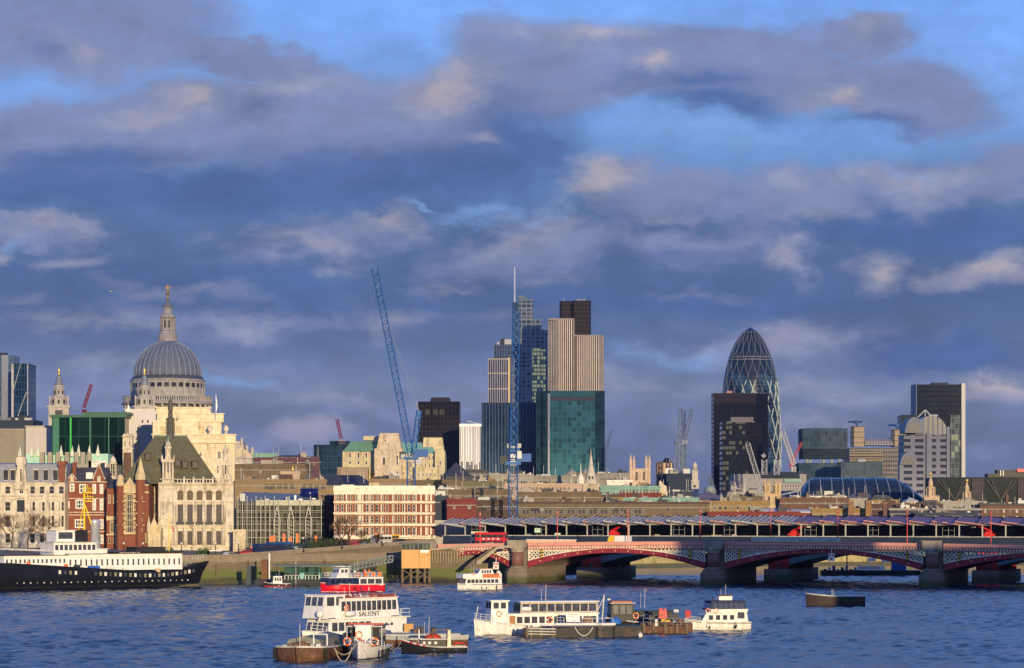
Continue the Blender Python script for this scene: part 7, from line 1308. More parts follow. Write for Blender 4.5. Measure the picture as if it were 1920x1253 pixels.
# pier and gangway
t = thing('gangway', 'grey steel truss gangway sloping down to the boat pier', 'gangway', (X(640, 700), 700, 0)); s_ = 700/F; lx = lambda p: (p-640)*s_; L = lambda p: Z(p, 700)
def gw(px): f = (px-640)/96; return L(1066-f*14), L(1062-f*27-0)
for yy in (0, 2.4):
    mb = MB(); pts_lo = [(lx(p), yy, L(1073-(p-640)*.20)) for p in range(652, 737, 7)]; pts_hi = [(lx(p), yy, L(1062-(p-652)*.29+(p-652)**2*.0006)) for p in range(652, 737, 7)]
    mb.path(pts_lo, .16, 4); mb.path(pts_hi, .16, 4)
    for k, (a, c_) in enumerate(zip(pts_lo, pts_hi)):
        mb.bar(a, c_, .1)
        if k+1 < len(pts_lo): mb.bar(c_, pts_lo[k+1], .08)
    obj('truss_side', mb, mat('gangway_steel', (.22, .27, .26), .6), t)
mb = MB(); 
for k in range(len(pts_lo)-1): (a, _, za), (c_, _, zc) = pts_lo[k], pts_lo[k+1]; mb.poly([(a, 0, za+.1), (c_, 0, zc+.1), (c_, 2.4, zc+.1), (a, 2.4, za+.1)]); (a2, _, zb_), (c2, _, zd) = pts_hi[k], pts_hi[k+1]; mb.poly([(a2, 0, zb_+.15), (c2, 0, zd+.15), (c2, 2.4, zd+.15), (a2, 2.4, zb_+.15)])
obj('deck', mb, MATS['gangway_steel'], t)
t = thing('boat_pier', 'dark green roofed floating boat pier with glass shelter moored at the river wall', 'pier', (X(525, 676), 676, 0)); s_ = 676/F; lx = lambda p: (p-525)*s_; L = lambda p: Z(p, 676)
mb = MB(); mb.box(lx(478), lx(600), 0, 8, -.5, 1.6); obj('pontoon', mb, mat('pontoon_dark', (.04, .045, .045), .8, var=.5), t)
mb = MB(); mb.box(lx(533), lx(600), 1, 6, 1.6, L(1064)); obj('shelter', mb, cwall('shelter_glass', (.03, .07, .06), (.06, .11, .10), 1.2, 1.6, .12, .12, 1.5, lit=(.3, .6, .45), litp=.06), t)
mb = MB(); mb.prism([(lx(510), L(1059.5)), (lx(650), L(1058.5)), (lx(650), L(1062)), (lx(530), L(1063.5))], -.6, 7, 'y'); obj('roof', mb, mat('pier_roof_green', (.09, .13, .12), .7), t)
for k in range(11): mb = MB(); x = lx(534+k*6.4); mb.box(x-.08, x+.08, -.1, .05, 1.6, 2.7); obj('railing_post', mb, dwhite, t)
mb = MB(); mb.box(lx(534), lx(600), -.1, -.02, 2.6, 2.7); obj('railing', mb, dwhite, t)
for px, yt, m_, w_ in ((494, 1050, rust, 12), (464, 1062, mat('pile_blue_grey', (.06, .08, .09), .8), 8)):
    mb = MB(); mb.box(lx(px-w_/2), lx(px+w_/2), 3, 5, -1, L(yt)); obj('fender_pile', mb, m_, t)
mb = MB(); mb.cyl(lx(504), 1.5, -1, L(1038), .22, None, 8); obj('white_pile', mb, white, t); mb = MB(); mb.cyl(lx(555), -.4, -1, L(1053), .07, None, 6); obj('signal_post', mb, dwhite, t)
# ================================================================== cranes
def lattice(mb, p, q2, w_, n, r=.09, up=None):
    p, q2 = Vector(p), Vector(q2); d = (q2-p).normalized(); u = Vector((0, 1, 0)) if abs(d.y) < .9 else Vector((1, 0, 0)); a = d.cross(u).normalized()*w_/2; b_ = d.cross(a).normalized()*w_/2
    cs = [a+b_, a-b_, -a-b_, -a+b_]
    for c_ in cs: mb.bar(p+c_, q2+c_, r, 4)
    for k in range(n):
        s, e = p+(q2-p)*k/n, p+(q2-p)*(k+1)/n
        for i in range(4): mb.bar(s+cs[i], e+cs[(i+1) % 4] if k % 2 else e+cs[(i-1) % 4], r*.6, 3); mb.bar(s+cs[i], s+cs[(i+1) % 4], r*.6, 3)
    return mb
def crane(name, lab, px, pyb, pym, Y, w_, jibs, m_, group=None, mr=.12, mach=True, jm=None):
    t = thing(name, lab, 'crane', (X(px, Y), Y, Z(pyb, Y)), 0, group); s_ = Y/F; h_ = (pyb-pym)*s_
    mb = MB(); lattice(mb, (0, 0, 0), (0, 0, h_), w_, max(int(h_/w_/1.1), 3), mr); obj('mast', mb, m_, t)
    if mach:
        mb = MB(); mb.box(-w_*.9, w_*.9, -w_*.7, w_*.7, h_, h_+w_*.35); mb.box(w_*.4, w_*2.1, -w_*.6, w_*.6, h_+w_*.35, h_+w_*1.3); obj('machinery_deck', mb, m_, t)
        mb = MB(); mb.box(-w_*1.5, -w_*.7, -w_*.4, w_*.4, h_+w_*.1, h_+w_*1.0); obj('cab', mb, dark, t)
    for (tx, ty, jw) in jibs:
        e = ((tx-px)*s_, -1.5, (pyb-ty)*s_); mb = MB(); Ld = math.hypot(e[0], e[2]-h_); lattice(mb, (0, -1.5, h_+w_*.5), e, jw, max(int(Ld/jw/1.2), 4), mr*.8); obj('jib', mb, jm or m_, t)
    return t, h_, s_
t, h_, s_ = crane('tower_crane', 'big blue luffing tower crane with its long jib raised to the left', 771, 925, 862, 782, 2.3, [(703, 504, 1.7)], blue, mr=.16)
mb = MB(); lattice(mb, (.5, 0, h_+1), ((786-771)*s_, 0, (925-770)*s_), 1.3, 9, .16); mb.box((783-771)*s_, (789-771)*s_, -.6, .6, (925-785)*s_, (925-770)*s_); obj('back_mast', mb, blue, t)
mb = MB(); mb.bar(((786-771)*s_, 0, (925-770)*s_), ((725-771)*s_, -1.5, (925-600)*s_), .07, 4); mb.bar(((780-771)*s_, 0, (925-745)*s_), ((788-771)*s_, 0, (925-800)*s_), .06); obj('pendant', mb, steel, t)
for dx in (-7, -1): mb = MB(); mb.bar(((703+dx-771)*s_, -1.5, (925-506)*s_), ((703+dx-771)*s_, -1.5, (925-880)*s_), .025, 3); obj('hoist_rope', mb, steel, t)
mb = MB(); mb.box((708-771)*s_, (712-771)*s_, -2.0, -1.2, (925-556)*s_, (925-524)*s_); obj('blue_panel', mb, blue, t)
mb = MB(); mb.box((757-771)*s_, (792-771)*s_, -1.2, 1.2, (925-866)*s_, (925-864)*s_); mb.box((780-771)*s_, (792-771)*s_, -1.4, 1.4, (925-872)*s_, (925-860)*s_); mb.box((752-771)*s_, (760-771)*s_, -1, 1, (925-860)*s_, (925-852)*s_); obj('counterweight', mb, steel, t)
t, h_, s_ = crane('tower_crane', 'blue tower crane with upright jib in front of the tall spire tower', 962, 978, 872, 805, 2.6, [(969, 580, 2.0)], blue, mr=.19)
mb = MB(); mb.box((953-962)*s_, (976-962)*s_, -1.3, 1.5, (978-870)*s_, (978-836)*s_, (.3, .2)); obj('slewing_unit', mb, blue, t)
mb = MB(); mb.box((957-962)*s_, (968-962)*s_, -1.75, -1.4, (978-873)*s_, (978-862)*s_); mb.box((957-962)*s_, (969-962)*s_, -1.75, -1.4, (978-859)*s_, (978-852)*s_); mb.box((970-962)*s_, (978-962)*s_, -1.6, 1, (978-860)*s_, (978-846)*s_); obj('white_panel', mb, dwhite, t)
mb = MB(); mb.box((951-962)*s_, (977-962)*s_, -1.2, 1.2, (978-840)*s_, (978-837)*s_); mb.box((951-962)*s_, (957-962)*s_, -1, 1, (978-837)*s_, (978-832)*s_); mb.box((971-962)*s_, (977-962)*s_, -1, 1, (978-837)*s_, (978-832)*s_); obj('winch_platform', mb, steel, t)
mb = MB(); lattice(mb, (-.6, .5, (978-836)*s_), (-.2, .5, (978-765)*s_), 1.6, 12, .16); mb.box((954-962)*s_, (969-962)*s_, -.3, 1.2, (978-771)*s_, (978-769)*s_); obj('a_frame', mb, blue, t)
gcn = mat('crane_grey_blue', (.16, .20, .27), .6); wcn = mat('crane_pale_grey', (.42, .42, .44), .6); rcn = mat('crane_dull_red', (.30, .03, .04), .6)
g3 = 'far cranes beyond the roofs'
crane('tower_crane', 'dull red luffing crane between cathedral and left bell tower', 158, 775, 768, 1700, 2.2, [(172, 721, 1.4)], rcn, g3, mr=.3, mach=False); crane('tower_crane', 'dull red crane behind the dark blue office slab', 640, 835, 826, 1780, 2.2, [(632, 786, 1.6)], rcn, g3, mr=.3, mach=False)
crane('tower_crane', 'small grey luffing crane right of the teal glass block', 1134, 892, 850, 1950, 1.6, [(1147, 806, 1.5)], gcn, g3, mr=.22, mach=False)
crane('tower_crane', 'leftmost grey crane of the three with upright jib', 1275, 905, 835, 1680, 2.4, [(1275, 765, 1.7)], gcn, g3, mr=.26); crane('tower_crane', 'middle grey crane of the three, slightly leaning jib', 1283, 900, 832, 1700, 2.2, [(1282, 768, 1.5)], gcn, g3, mr=.26, mach=False)
crane('tower_crane', 'rightmost grey crane of the three with jib leaning right', 1280, 903, 842, 1690, 2.2, [(1297, 768, 1.7)], gcn, g3, mr=.26, mach=False); crane('tower_crane', 'short grey crane leaning left of the three tall ones', 1266, 885, 862, 1640, 1.8, [(1272, 810, 1.8)], gcn, g3, mr=.24, mach=False)
crane('tower_crane', 'pale grey crane jib in front of the black office block', 1425, 925, 915, 1000, 1.6, [(1401, 832, 1.6)], wcn, g3, mr=.15, mach=False); crane('tower_crane', 'white lattice crane leaning left, right of the rounded bullet tower', 1488, 890, 875, 1750, 2.4, [(1466, 806, 2.4)], mat('crane_cream', (.62, .58, .48), .6), g3, mr=.3, mach=False)
crane('tower_crane', 'red and white crane leaning right beside the raised glass cube', 1484, 878, 868, 1800, 2, [(1503, 830, 1.4)], mat('crane_light_red', (.55, .10, .10), .6), g3, mr=.28, mach=False)
crane('tower_crane', 'short lattice crane base at the foot of the rounded bullet tower', 1433, 890, 862, 1450, 2.6, [(1429, 852, 1.5)], wcn, g3, mr=.22, mach=False); crane('tower_crane', 'second short lattice base right of the first at the bullet tower foot', 1456, 890, 862, 1440, 2.6, [(1453, 858, 1.5)], wcn, g3, mr=.22, mach=False)
crane('tower_crane', 'thin blue grey crane right of the clock tower by the small green dome', 1331, 912, 895, 1520, 1.4, [(1342, 925, .8)], gcn, g3, mr=.2, mach=False)
# pale masts of the footbridge crossing behind the navy hall
t = thing('footbridge_mast', 'pale steel footbridge arm and mast left of the navy glass hall', 'bridge mast', (X(1500, 1300), 1300, 8)); s_ = 1300/F; L = lambda p: Z(p, 1300)-8
mb = MB(); mb.path([((1465-1500)*s_, 0, L(928)), (0, 0, L(920))], .3); obj('arm', mb, steel, t); mb = MB(); mb.bar(((1496-1500)*s_, 0, 0), ((1496-1500)*s_, 0, L(915)), .3); obj('mast', mb, steel, t)
# gulls
def gull(px, py, Y, sp, lab, roll):
    t = thing('gull', lab, 'bird', (X(px, Y), Y, Z(py, Y)), R(30)); t.rotation_euler = (0, R(roll), R(200)); t.scale = (.62,)*3; mb = MB(); mb.M = Matrix.Rotation(R(90), 4, 'Y'); mb.lathe([(.01, -.28), (.07, -.15), (.085, 0), (.06, .15), (.05, .2), (.045, .25), (.01, .3)], 8); obj('body', mb, steel, t)
    for s in (-1, 1):
        mb = MB(); mb.add([(.08, s*.05, .03), (-.1, s*.05, .03), (-.06, s*.32*sp, .16), (.1, s*.32*sp, .17), (-.2, s*.75*sp, .08), (-.1, s*.75*sp, .09)], [(0, 1, 2, 3), (3, 2, 4, 5)]); mb.add([(.08, s*.05, .02), (-.1, s*.05, .02), (-.06, s*.32*sp, .15), (.1, s*.32*sp, .16), (-.2, s*.75*sp, .07), (-.1, s*.75*sp, .08)], [(3, 2, 1, 0), (5, 4, 2, 3)]); obj('wing', mb, steel, t)
gull(209, 546, 200, 1, 'gull with spread wings in the sky left of the cathedral cross', 15); gull(1243, 302, 330, 1, 'tiny gull high in the sky above the towers', -20); gull(1566, 737, 350, 1, 'tiny dark gull in the sky left of the black tower', 10); gull(745, 1089, 560, .7, 'gull low over the water by the timber stilts', 5)

for px, wh in ((232, 'below the gothic hall'), (268, 'left of the school'), (340, 'before the school windows'), (404, 'beside the small kiosk')):
    Yq = 700; t = thing('street_lamp', 'black lamp post with globe on the river wall '+wh, 'street lamp', (X(px, Yq), Yq, 6.6), 0, 'black lamp posts on the river wall'); mb = MB(); mb.lathe([(.45, 0), (.4, .6), (.2, 1.0), (.12, 1.4), (.1, 3.4), (.18, 3.5)], 8); obj('post', mb, black, t); mb = MB(); mb.ball(0, 0, 3.85, .32); obj('globe', mb, dwhite, t)
rl = MB(); ra = ramp_at(440, .3); rb_ = ramp_at(800, .3); n_ = 90
for k in range(n_+1):
    p = [ra[i]+(rb_[i]-ra[i])*k/n_ for i in range(3)]; rl.bar((p[0]-ra[0], p[1]-ra[1], p[2]-ra[2]+.9), (p[0]-ra[0], p[1]-ra[1], p[2]-ra[2]+2.0), .035, 4)
rl.bar((0, 0, 2.0), (rb_[0]-ra[0], rb_[1]-ra[1], rb_[2]-ra[2]+2.0), .04); rl.bar((0, 0, 1.45), (rb_[0]-ra[0], rb_[1]-ra[1], rb_[2]-ra[2]+1.45), .03)
o = obj('railing', rl, black, None, ra); tag(o, 'long thin black railing along the top of the approach ramp', 'railing')
# ================================================================== boats
def boat(name, lab, cat, px, Y, ang, L_, grp=None):
    """root at the middle of the boat on the waterline; local x runs to the bow"""
    return thing(name, lab, cat, (X(px, Y), Y, 0), R(ang), grp)
def hull(t, L_, W_, zs, zb, m, draft=.5, fine=.5, stern=.85, deckm=None, name='hull', flare=.8, bowp=2.2, bands=()):
    """lofted hull from stern (-L/2) to bow (+L/2); zs / zb sheer heights amidships-to-stern and at the bow"""
    n = 22; half = lambda f: W_/2*(stern+(1-stern)*min(f/.25, 1)) if f < fine else W_/2*max(1-((f-fine)/(1-fine))**bowp, .012)
    sh = lambda f: zs+(zb-zs)*max(0, (f-.35)/.65)**2
    mb = MB(); rows = []
    for i in range(n+1):
        f = i/n; x = -L_/2+L_*f; h = half(f); z = sh(f); xo = 0 if f < .8 else (f-.8)*-.9*zb*.25
        rows.append([(x+xo*2, h*flare*.55, -draft), (x+xo*1.2, h*(flare+.08), .05), (x+xo*.5, h*(.5+.5*flare+.02), z*.5), (x, h, z)])
    v = []
    for r_ in rows: v += [p for p in r_]+[(p[0], -p[1], p[2]) for p in r_]
    fs = []
    for i in range(n):
        for j in range(3): a = i*8; fs += [(a+j, a+j+1, a+8+j+1, a+8+j)]; fs += [(a+4+j, a+12+j, a+12+j+1, a+4+j+1)]
    fs += [(0, 4, 5, 1), (1, 5, 6, 2), (2, 6, 7, 3)]
    mb.add(v, fs, True); ho = obj(name, mb, m, t)
    mb = MB(); pts = [(r_[3][0], r_[3][1]-.08, r_[3][2]-.12) for r_ in rows]
    for a, b_ in zip(pts, pts[1:]): mb.poly([(a[0], -a[1], a[2]), (b_[0], -b_[1], b_[2]), b_, a])
    obj('deck', mb, deckm or concrete, ho)
    mb = MB()
    for sg in (1, -1): mb.path([(r_[3][0], sg*r_[3][1], r_[3][2]) for r_ in rows], .09, 4)
    obj('gunwale', mb, deckm and dwhite or m, ho)
    for (f0, f1, bm, nm_) in bands:                      # painted band around the hull between two height fractions
        mb = MB()
        for sg in (1, -1):
            q_ = []
            for r_ in rows:
                def at(fr):
                    z = fr*r_[3][2]; ps = r_[1:] ;
                    for a, b_ in zip(ps, ps[1:]):
                        if a[2] <= z <= b_[2]+1e-6: k = (z-a[2])/(b_[2]-a[2]); return (a[0]+(b_[0]-a[0])*k, sg*(a[1]+(b_[1]-a[1])*k+.03), z)
                    return (ps[0][0], sg*(ps[0][1]+.03), z)
                q_.append((at(f0), at(f1)))
            for (a, b_), (c_, d) in zip(q_, q_[1:]): mb.add([a, c_, d, b_], [(0, 1, 2, 3) if sg < 0 else (3, 2, 1, 0)], True)
        obj(nm_, mb, bm, ho)
    return half, sh, ho
def cabin(t, x0, x1, w_, z0, z1, m, wins=None, nf=0, nb=0, rf=0, rb_=0, wz=(.35, .85), roof=None, over=.15, name='cabin', frac=.72, pn=None, par=None, wx=None, rt=.12):
    """deckhouse with raked ends; wins = number of side windows, nf / nb windows on the front / back"""
    h = z1-z0; mb = MB(); hw = w_/2
    mb.add([(x0, -hw, z0), (x1, -hw, z0), (x1, hw, z0), (x0, hw, z0), (x0+rb_, -hw*.97, z1), (x1-rf, -hw*.97, z1), (x1-rf, hw*.97, z1), (x0+rb_, hw*.97, z1)], [(0, 1, 5, 4), (1, 2, 6, 5), (2, 3, 7, 6), (3, 0, 4, 7), (4, 5, 6, 7), (0, 3, 2, 1)])
    c_ = obj(name, mb, m, par or t); pn = pn or bpane
    a0, a1 = wx or (x0+rb_+.15, x1-rf-.15)
    if wins:
        p = (a1-a0)/wins
        for i in range(wins):
            for sg in (-1, 1):
                xa = a0+p*i+p*(1-frac)/2; xb = xa+p*frac; za, zb_ = z0+h*wz[0], z0+h*wz[1]; ya = hw*(1-.03*wz[0]); yb = hw*(1-.03*wz[1]); sl_ = .0
                o_ = MB(); e = .03
                o_.add([(xa, sg*(ya+e), za), (xb, sg*(ya+e), za), (xb+sl_, sg*(yb+e), zb_), (xa+sl_, sg*(yb+e), zb_), (xa, sg*(ya-.05), za), (xb, sg*(ya-.05), za), (xb, sg*(yb-.05), zb_), (xa, sg*(yb-.05), zb_)], [(0, 1, 2, 3) if sg < 0 else (3, 2, 1, 0), (0, 4, 5, 1), (1, 5, 6, 2), (2, 6, 7, 3), (3, 7, 4, 0)])
                obj('window', o_, pn, c_)
    for cnt, xe, rk, sg in ((nf, x1, -rf, 1), (nb, x0, rb_, -1)):
        if not cnt: continue
        p = w_*.92/cnt
        for i in range(cnt):
            ya = -w_*.46+p*i+p*.1; yb = ya+p*.8; za, zb_ = z0+h*wz[0], z0+h*wz[1]; xa_ = xe+rk*wz[0]+sg*.04; xb_ = xe+rk*wz[1]+sg*.04
            o_ = MB(); o_.add([(xa_, ya, za), (xa_, yb, za), (xb_, yb, zb_), (xb_, ya, zb_)], [(0, 1, 2, 3) if sg > 0 else (3, 2, 1, 0)]); obj('window', o_, pn, c_)
    mb = MB(); mb.box(x0+rb_-over, x1-rf+over, -hw-over, hw+over, z1, z1+rt); obj('roof', mb, roof or m, c_)
    return c_
def rail(t, pts, h=1.0, m=None, step=1.2, name='railing', bars=2):
    mb = MB()
    for a, b_ in zip(pts, pts[1:]):
        a = Vector(a); b_ = Vector(b_); n = max(int((b_-a).length/step), 1)
        for k in range(n+1): p = a+(b_-a)*k/n; mb.bar(p, p+Vector((0, 0, h)), .035, 4)
        for j in range(1, bars+1): mb.bar(a+Vector((0, 0, h*j/bars)), b_+Vector((0, 0, h*j/bars)), .03, 4)
    return obj(name, mb, m or white, t)
def ring(t, x, y, z, r=.38, side='y', m=None, ang=0):
    mb = MB(); n = 14; mb.M = Matrix.Translation((x, y, z)) @ Matrix.Rotation(R(ang), 4, 'Z')
    for k in range(n):
        a, b_ = 2*math.pi*k/n, 2*math.pi*(k+1)/n; f = (lambda a_: (r*math.cos(a_), 0, r*math.sin(a_))) if side == 'y' else (lambda a_: (0, r*math.cos(a_), r*math.sin(a_)))
        mb.mat = 1 if k % 4 == 0 else 0; mb.bar(f(a), f(b_), .095, 6)
    return obj('lifebuoy', mb, [orange, white], t)
wetrust = mat('rust_brown_hull', (.12, .06, .035), .8, var=.6, sc=.9, streak=.4, dirt=(.25, .15, .08)); hw = mat('white_hull_paint', (.78, .75, .69), .4, var=.18, streak=.5, sc=.9, dirt=(.5, .38, .24)); bhull = mat('black_hull_paint', (.015, .016, .02), .4, var=.4)
redh = mat('bright_red_hull', (.62, .012, .03), .3, var=.08); dk = mat('dark_deck', (.07, .06, .055), .8, var=.4); gdk = mat('grey_deck', (.30, .29, .26), .8, var=.3)
# --- white two deck party boat in the middle of the water
t = boat('passenger_boat', 'large white two deck party boat with name lettered on its side', 'boat', 660, 384, 229, 19)
half, sh, ho = hull(t, 20, 5.2, .95, 1.6, hw, deckm=gdk)
lc = cabin(t, -9.0, 7.2, 4.7, .9, 3.15, white, 0, 4, 0, .5, 0, (.28, .8), name='lower_saloon')
cabin(t, -1.8, 7.0, 4.74, .95, 3.1, white, 6, 0, 0, .3, 0, (.25, .82), name='window_bay', frac=.78, par=lc)
for x in (-3.4, -4.6, -5.8): mb = MB(); mb.M = Matrix.Translation((x, 2.38, 2.2)) @ Matrix.Rotation(R(90), 4, 'X'); mb.cyl(0, 0, -.05, .03, .22, None, 12); obj('porthole', mb, pane, lc)
uc = cabin(t, -7.6, 5.0, 4.5, 3.15, 6.0, white, 11, 2, 0, .35, .5, (.40, .88), name='upper_saloon', frac=.78)
wh = cabin(t, 3.4, 8.0, 4.0, 3.3, 6.55, white, 2, 3, 0, .6, 0, (.55, .93), name='wheelhouse', frac=.78)
text_mesh('SALIENT', 1.0, mat('lettering_black', (.03, .03, .04), .5), uc, (-1.2, 2.32, 3.75), (R(90), 0, R(180)), 'name_lettering', sx=1.15)
for i, (x, w_) in enumerate(((-7.4, 1.6), (5.6, 1.4))): mb = MB(); mb.box(x, x+w_, 2.26, 2.30, 3.28, 3.4); obj('small_lettering', mb, MATS['lettering_black'], uc)
mb = MB(); mb.box(-7.2, 3.0, -2.1, 2.1, 6.14, 6.22)
rnd = random.Random(2)
for k in range(16): x = -7+k*.62; mb.box(x, x+.4, rnd.uniform(1.2, 1.7), 2.1, 6.2, 6.45+rnd.random()*.1)
obj('roof_gear', mb, mat('dull_red_gear', (.30, .06, .035), .7, dirt=(.6, .55, .5)), t)
for x in (2.2, 1.2, .2): mb = MB(); mb.ball(x, 1.8, 6.4, .26); obj('roof_fender', mb, white, t)
mb = MB(); mb.M = Matrix.Translation((3.1, 2.75, 3.9)) @ Matrix.Rotation(R(90), 4, 'Y'); mb.lathe([(.02, -.95), (.38, -.8), (.42, 0), (.38, .8), (.02, .95)], 12); obj('life_raft', mb, white, t)
mb = MB(); mb.ball(8.3, 1.8, 3.95, .55); mb.bar((8.3, 1.8, 3.1), (8.3, 1.8, 3.6), .12); obj('radar_dome', mb, white, t)
ring(t, 3.55, 2.36, 4.75); rail(t, [(-9.6, 2.3, 3.2), (-9.6, -2.3, 3.2)], 1.1); rail(t, [(-7.7, 2.3, 3.2), (-9.6, 2.3, 3.2)], 1.1); rail(t, [(9.2, .9, 1.5), (7.4, 2.2, 1.2)], 1.0)
mb = MB(); mb.box(-9.8, -7.4, -2.35, 2.35, 3.1, 3.2); obj('aft_deck', mb, white, t)
# --- long grey lighter behind the tug
t = boat('grey_lighter', 'long flat grey lighter with a wooden crate on deck behind the black tug', 'barge', 778, 366, 196, 13)
half, sh, ho = hull(t, 14, 4.6, 1.45, 1.9, wetrust, deckm=gdk, stern=.95, fine=.75, bands=[(.62, .98, mat('grey_band_paint', (.38, .40, .38), .7, streak=.4), 'grey_band')])
for k in range(1): mb = MB(); mb.box(-6.0, 5, -1.7, 1.7, 1.4, 1.75); obj('hatch_cover', mb, mat('hatch_grey', (.34, .34, .30), .8, var=.3), t)
cr = thing('wooden_crate', 'pale wooden crate standing on the grey lighter', 'crate', (X(765, 372), 372, 1.75), R(14)); mb = MB(); mb.box(-.65, .65, -.5, .5, 0, 1.05); obj('box', mb, mat('crate_wood', (.52, .32, .12), .8, var=.3), cr)
for x in (-.6, 0, .6): mb = MB(); mb.box(x-.06, x+.06, -.54, -.5, 0, 1.1); obj('batten', mb, MATS['crate_wood'], cr)
for px, m_, h_ in ((783, rust, .7), (790, dark, .9), (812, dark, .8)): t2 = thing('deck_drum', ['rusty winch drum on the lighter right of the wooden crate', 'dark box on the lighter right of the rusty drum', 'dark stump at the right end of the grey lighter'][(783, 790, 812).index(px)], 'deck gear', (X(px, 368), 368, 1.75)); mb = MB(); mb.box(-.5, .5, -.4, .4, 0, h_*.6); mb.cyl(0, 0, h_*.6, h_, .3, None, 10); obj('body', mb, m_, t2)
# --- rusty bow-on barge in front
t = boat('rusty_barge', 'rust streaked brown barge seen bow on with grey hatch cover', 'barge', 590, 337, 262, 22)
half, sh, ho = hull(t, 22, 6.6, 1.5, 1.9, wetrust, deckm=gdk, fine=.82, bowp=3, flare=.86, bands=[(.93, 1.0, dwhite, 'pale_rubbing_strake')])
mb = MB(); mb.prism([(-2.4, 1.4), (2.4, 1.4), (2.0, 2.5), (0, 2.95), (-2.0, 2.5)], -8, 6.2, 'x'); obj('hatch_cover', mb, mat('tarpaulin_grey', (.20, .20, .17), .9, var=.5, sc=.7), t)
mb = MB(); mb.box(6.6, 7.8, -.9, .9, 1.5, 2.1); mb.cyl(7.2, 0, 2.1, 2.4, .4, None, 10); obj('windlass', mb, rust, t)
mb = MB(); mb.path([(6.2, 1.2, 1.8), (6.2, 1.2, 3.2), (6.2, 2.9, 3.2), (6.2, 2.9, 1.8)], .09, 4); obj('white_frame', mb, white, t)
mb = MB(); mb.bar((8.6, 0, 1.6), (8.6, 0, 4.6), .045); obj('staff', mb, dwhite, t)
mb = MB(); mb.path([(10.6, .35, 1.7), (11.05, .3, .8), (11.1, .25, -.3)], .13, 5); mb.path([(10.6, -.35, 1.7), (11.05, -.2, .8), (11.15, -.1, -.3)], .09, 5); obj('anchor_chain', mb, rust, t)
for y_ in (-3.2, 3.2): mb = MB(); mb.cyl(8.5, y_, .2, 1.6, .22, None, 8); obj('fender', mb, rub, t)
rnd = random.Random(8)
for k in range(7): mb = MB(); x, y_ = rnd.uniform(6.6, 9), rnd.uniform(-2.4, 2.4); mb.box(x, x+.5, y_, y_+.5, 1.6, 1.6+rnd.uniform(.2, .6)); obj('deck_clutter', mb, rnd.choice([rust, dark, dwhite, steel]), t)
# --- white bow-on launch with lifebuoys
t = boat('white_launch', 'white launch seen bow on with three orange lifebuoys and red roof gear', 'boat', 687, 336, 264, 14)
half, sh, ho = hull(t, 14, 5.2, 1.4, 2.5, hw, deckm=gdk, fine=.35, bowp=1.7, flare=.62, bands=[(.0, .1, bhull, 'black_boot_top')])
cb = cabin(t, -4.5, 1.2, 3.6, 1.4, 3.9, black, 4, 0, 0, .1, 0, (.5, .9), name='deckhouse'); cf = cabin(t, 1.2, 2.6, 2.0, 1.6, 4.1, white, 0, 0, 0, 0, 0, name='white_locker')
mb = MB()
rnd = random.Random(6)
for k in range(13): y_ = -2.1+k*.34; mb.box(.4, 1.0, y_, y_+.24, 4.15+rnd.uniform(0, .08), 4.4)
obj('roof_gear', mb, mat('orange_red_gear', (.75, .12, .04), .6), t); mb = MB(); mb.box(-4.6, 1.6, -2.3, 2.3, 3.98, 4.12); obj('awning', mb, mat('awning_grey', (.24, .23, .2), .7), t)
mb = MB(); mb.path([(1.6, -2.2, 1.7), (1.6, -2.2, 4), (1.6, 2.2, 4), (1.6, 2.2, 1.7)], .06); obj('frame', mb, dwhite, t)
ring(t, 2.7, -.5, 3.0, .42, 'x'); ring(t, 4.3, 1.7, 2.25, .48, 'x', ang=18); ring(t, 4.3, -1.7, 2.25, .48, 'x', ang=-18)
mb = MB(); mb.box(4.0, 4.3, -.4, .4, 1.8, 2.5); obj('red_locker', mb, redp, t); rail(t, [(6.2, .5, 2.3), (4.0, 2.2, 1.8), (1.5, 2.5, 1.5)], .6); rail(t, [(6.2, -.5, 2.3), (4.0, -2.2, 1.8), (1.5, -2.5, 1.5)], .6)
for x, y_ in ((3.2, 2.55), (1.5, 2.75), (-.5, 2.75)): mb = MB(); mb.cyl(x, y_, .4, 1.2, .2, None, 8); obj('fender', mb, rub, t)
mb = MB(); mb.box(3.7, 5.1, 2.02, 2.06, 1.72, 1.86); obj('name_strip', mb, black, t)
mb = MB(); lath = [(-3.3, .9), (-3.3, 2.1)]; mb.box(-4.2, -2.4, -3.4, -2.5, 1.2, 3.0); obj('tarpaulin_heap', mb, mat('tarp_black_blue', (.02, .025, .04), .6, var=.6), t)
person(X(653, 346), 346, 1.7, navy, black, 'standing person in dark blue jacket between rusty barge and white launch', None)

def rope(name, lab, a, b_, sag, r=.06, m_=None):
    a, b_ = Vector(a), Vector(b_); mb = MB(); mb.path([tuple(a+(b_-a)*k/10-Vector((0, 0, sag*4*(k/10)*(1-k/10)))-a) for k in range(11)], r, 5); o = obj(name, mb, m_ or mat('rope_hemp', (.42, .36, .26), .9), None, tuple(a)); tag(o, lab, 'rope')
rope('mooring_rope', 'upper pale mooring rope drooping from rusty barge to white launch', (X(626, 327), 327, 1.7), (X(668, 330), 330, 2.1), 1.1)
rope('mooring_rope', 'lower pale mooring rope almost touching the water beside the white launch', (X(628, 327), 327, 1.6), (X(660, 330), 330, 1.6), 1.7, .08)
rope('mooring_rope', 'pale mooring rope from white launch to the black tug', (X(733, 334), 334, 1.2), (X(752, 346), 346, 1.6), .5)
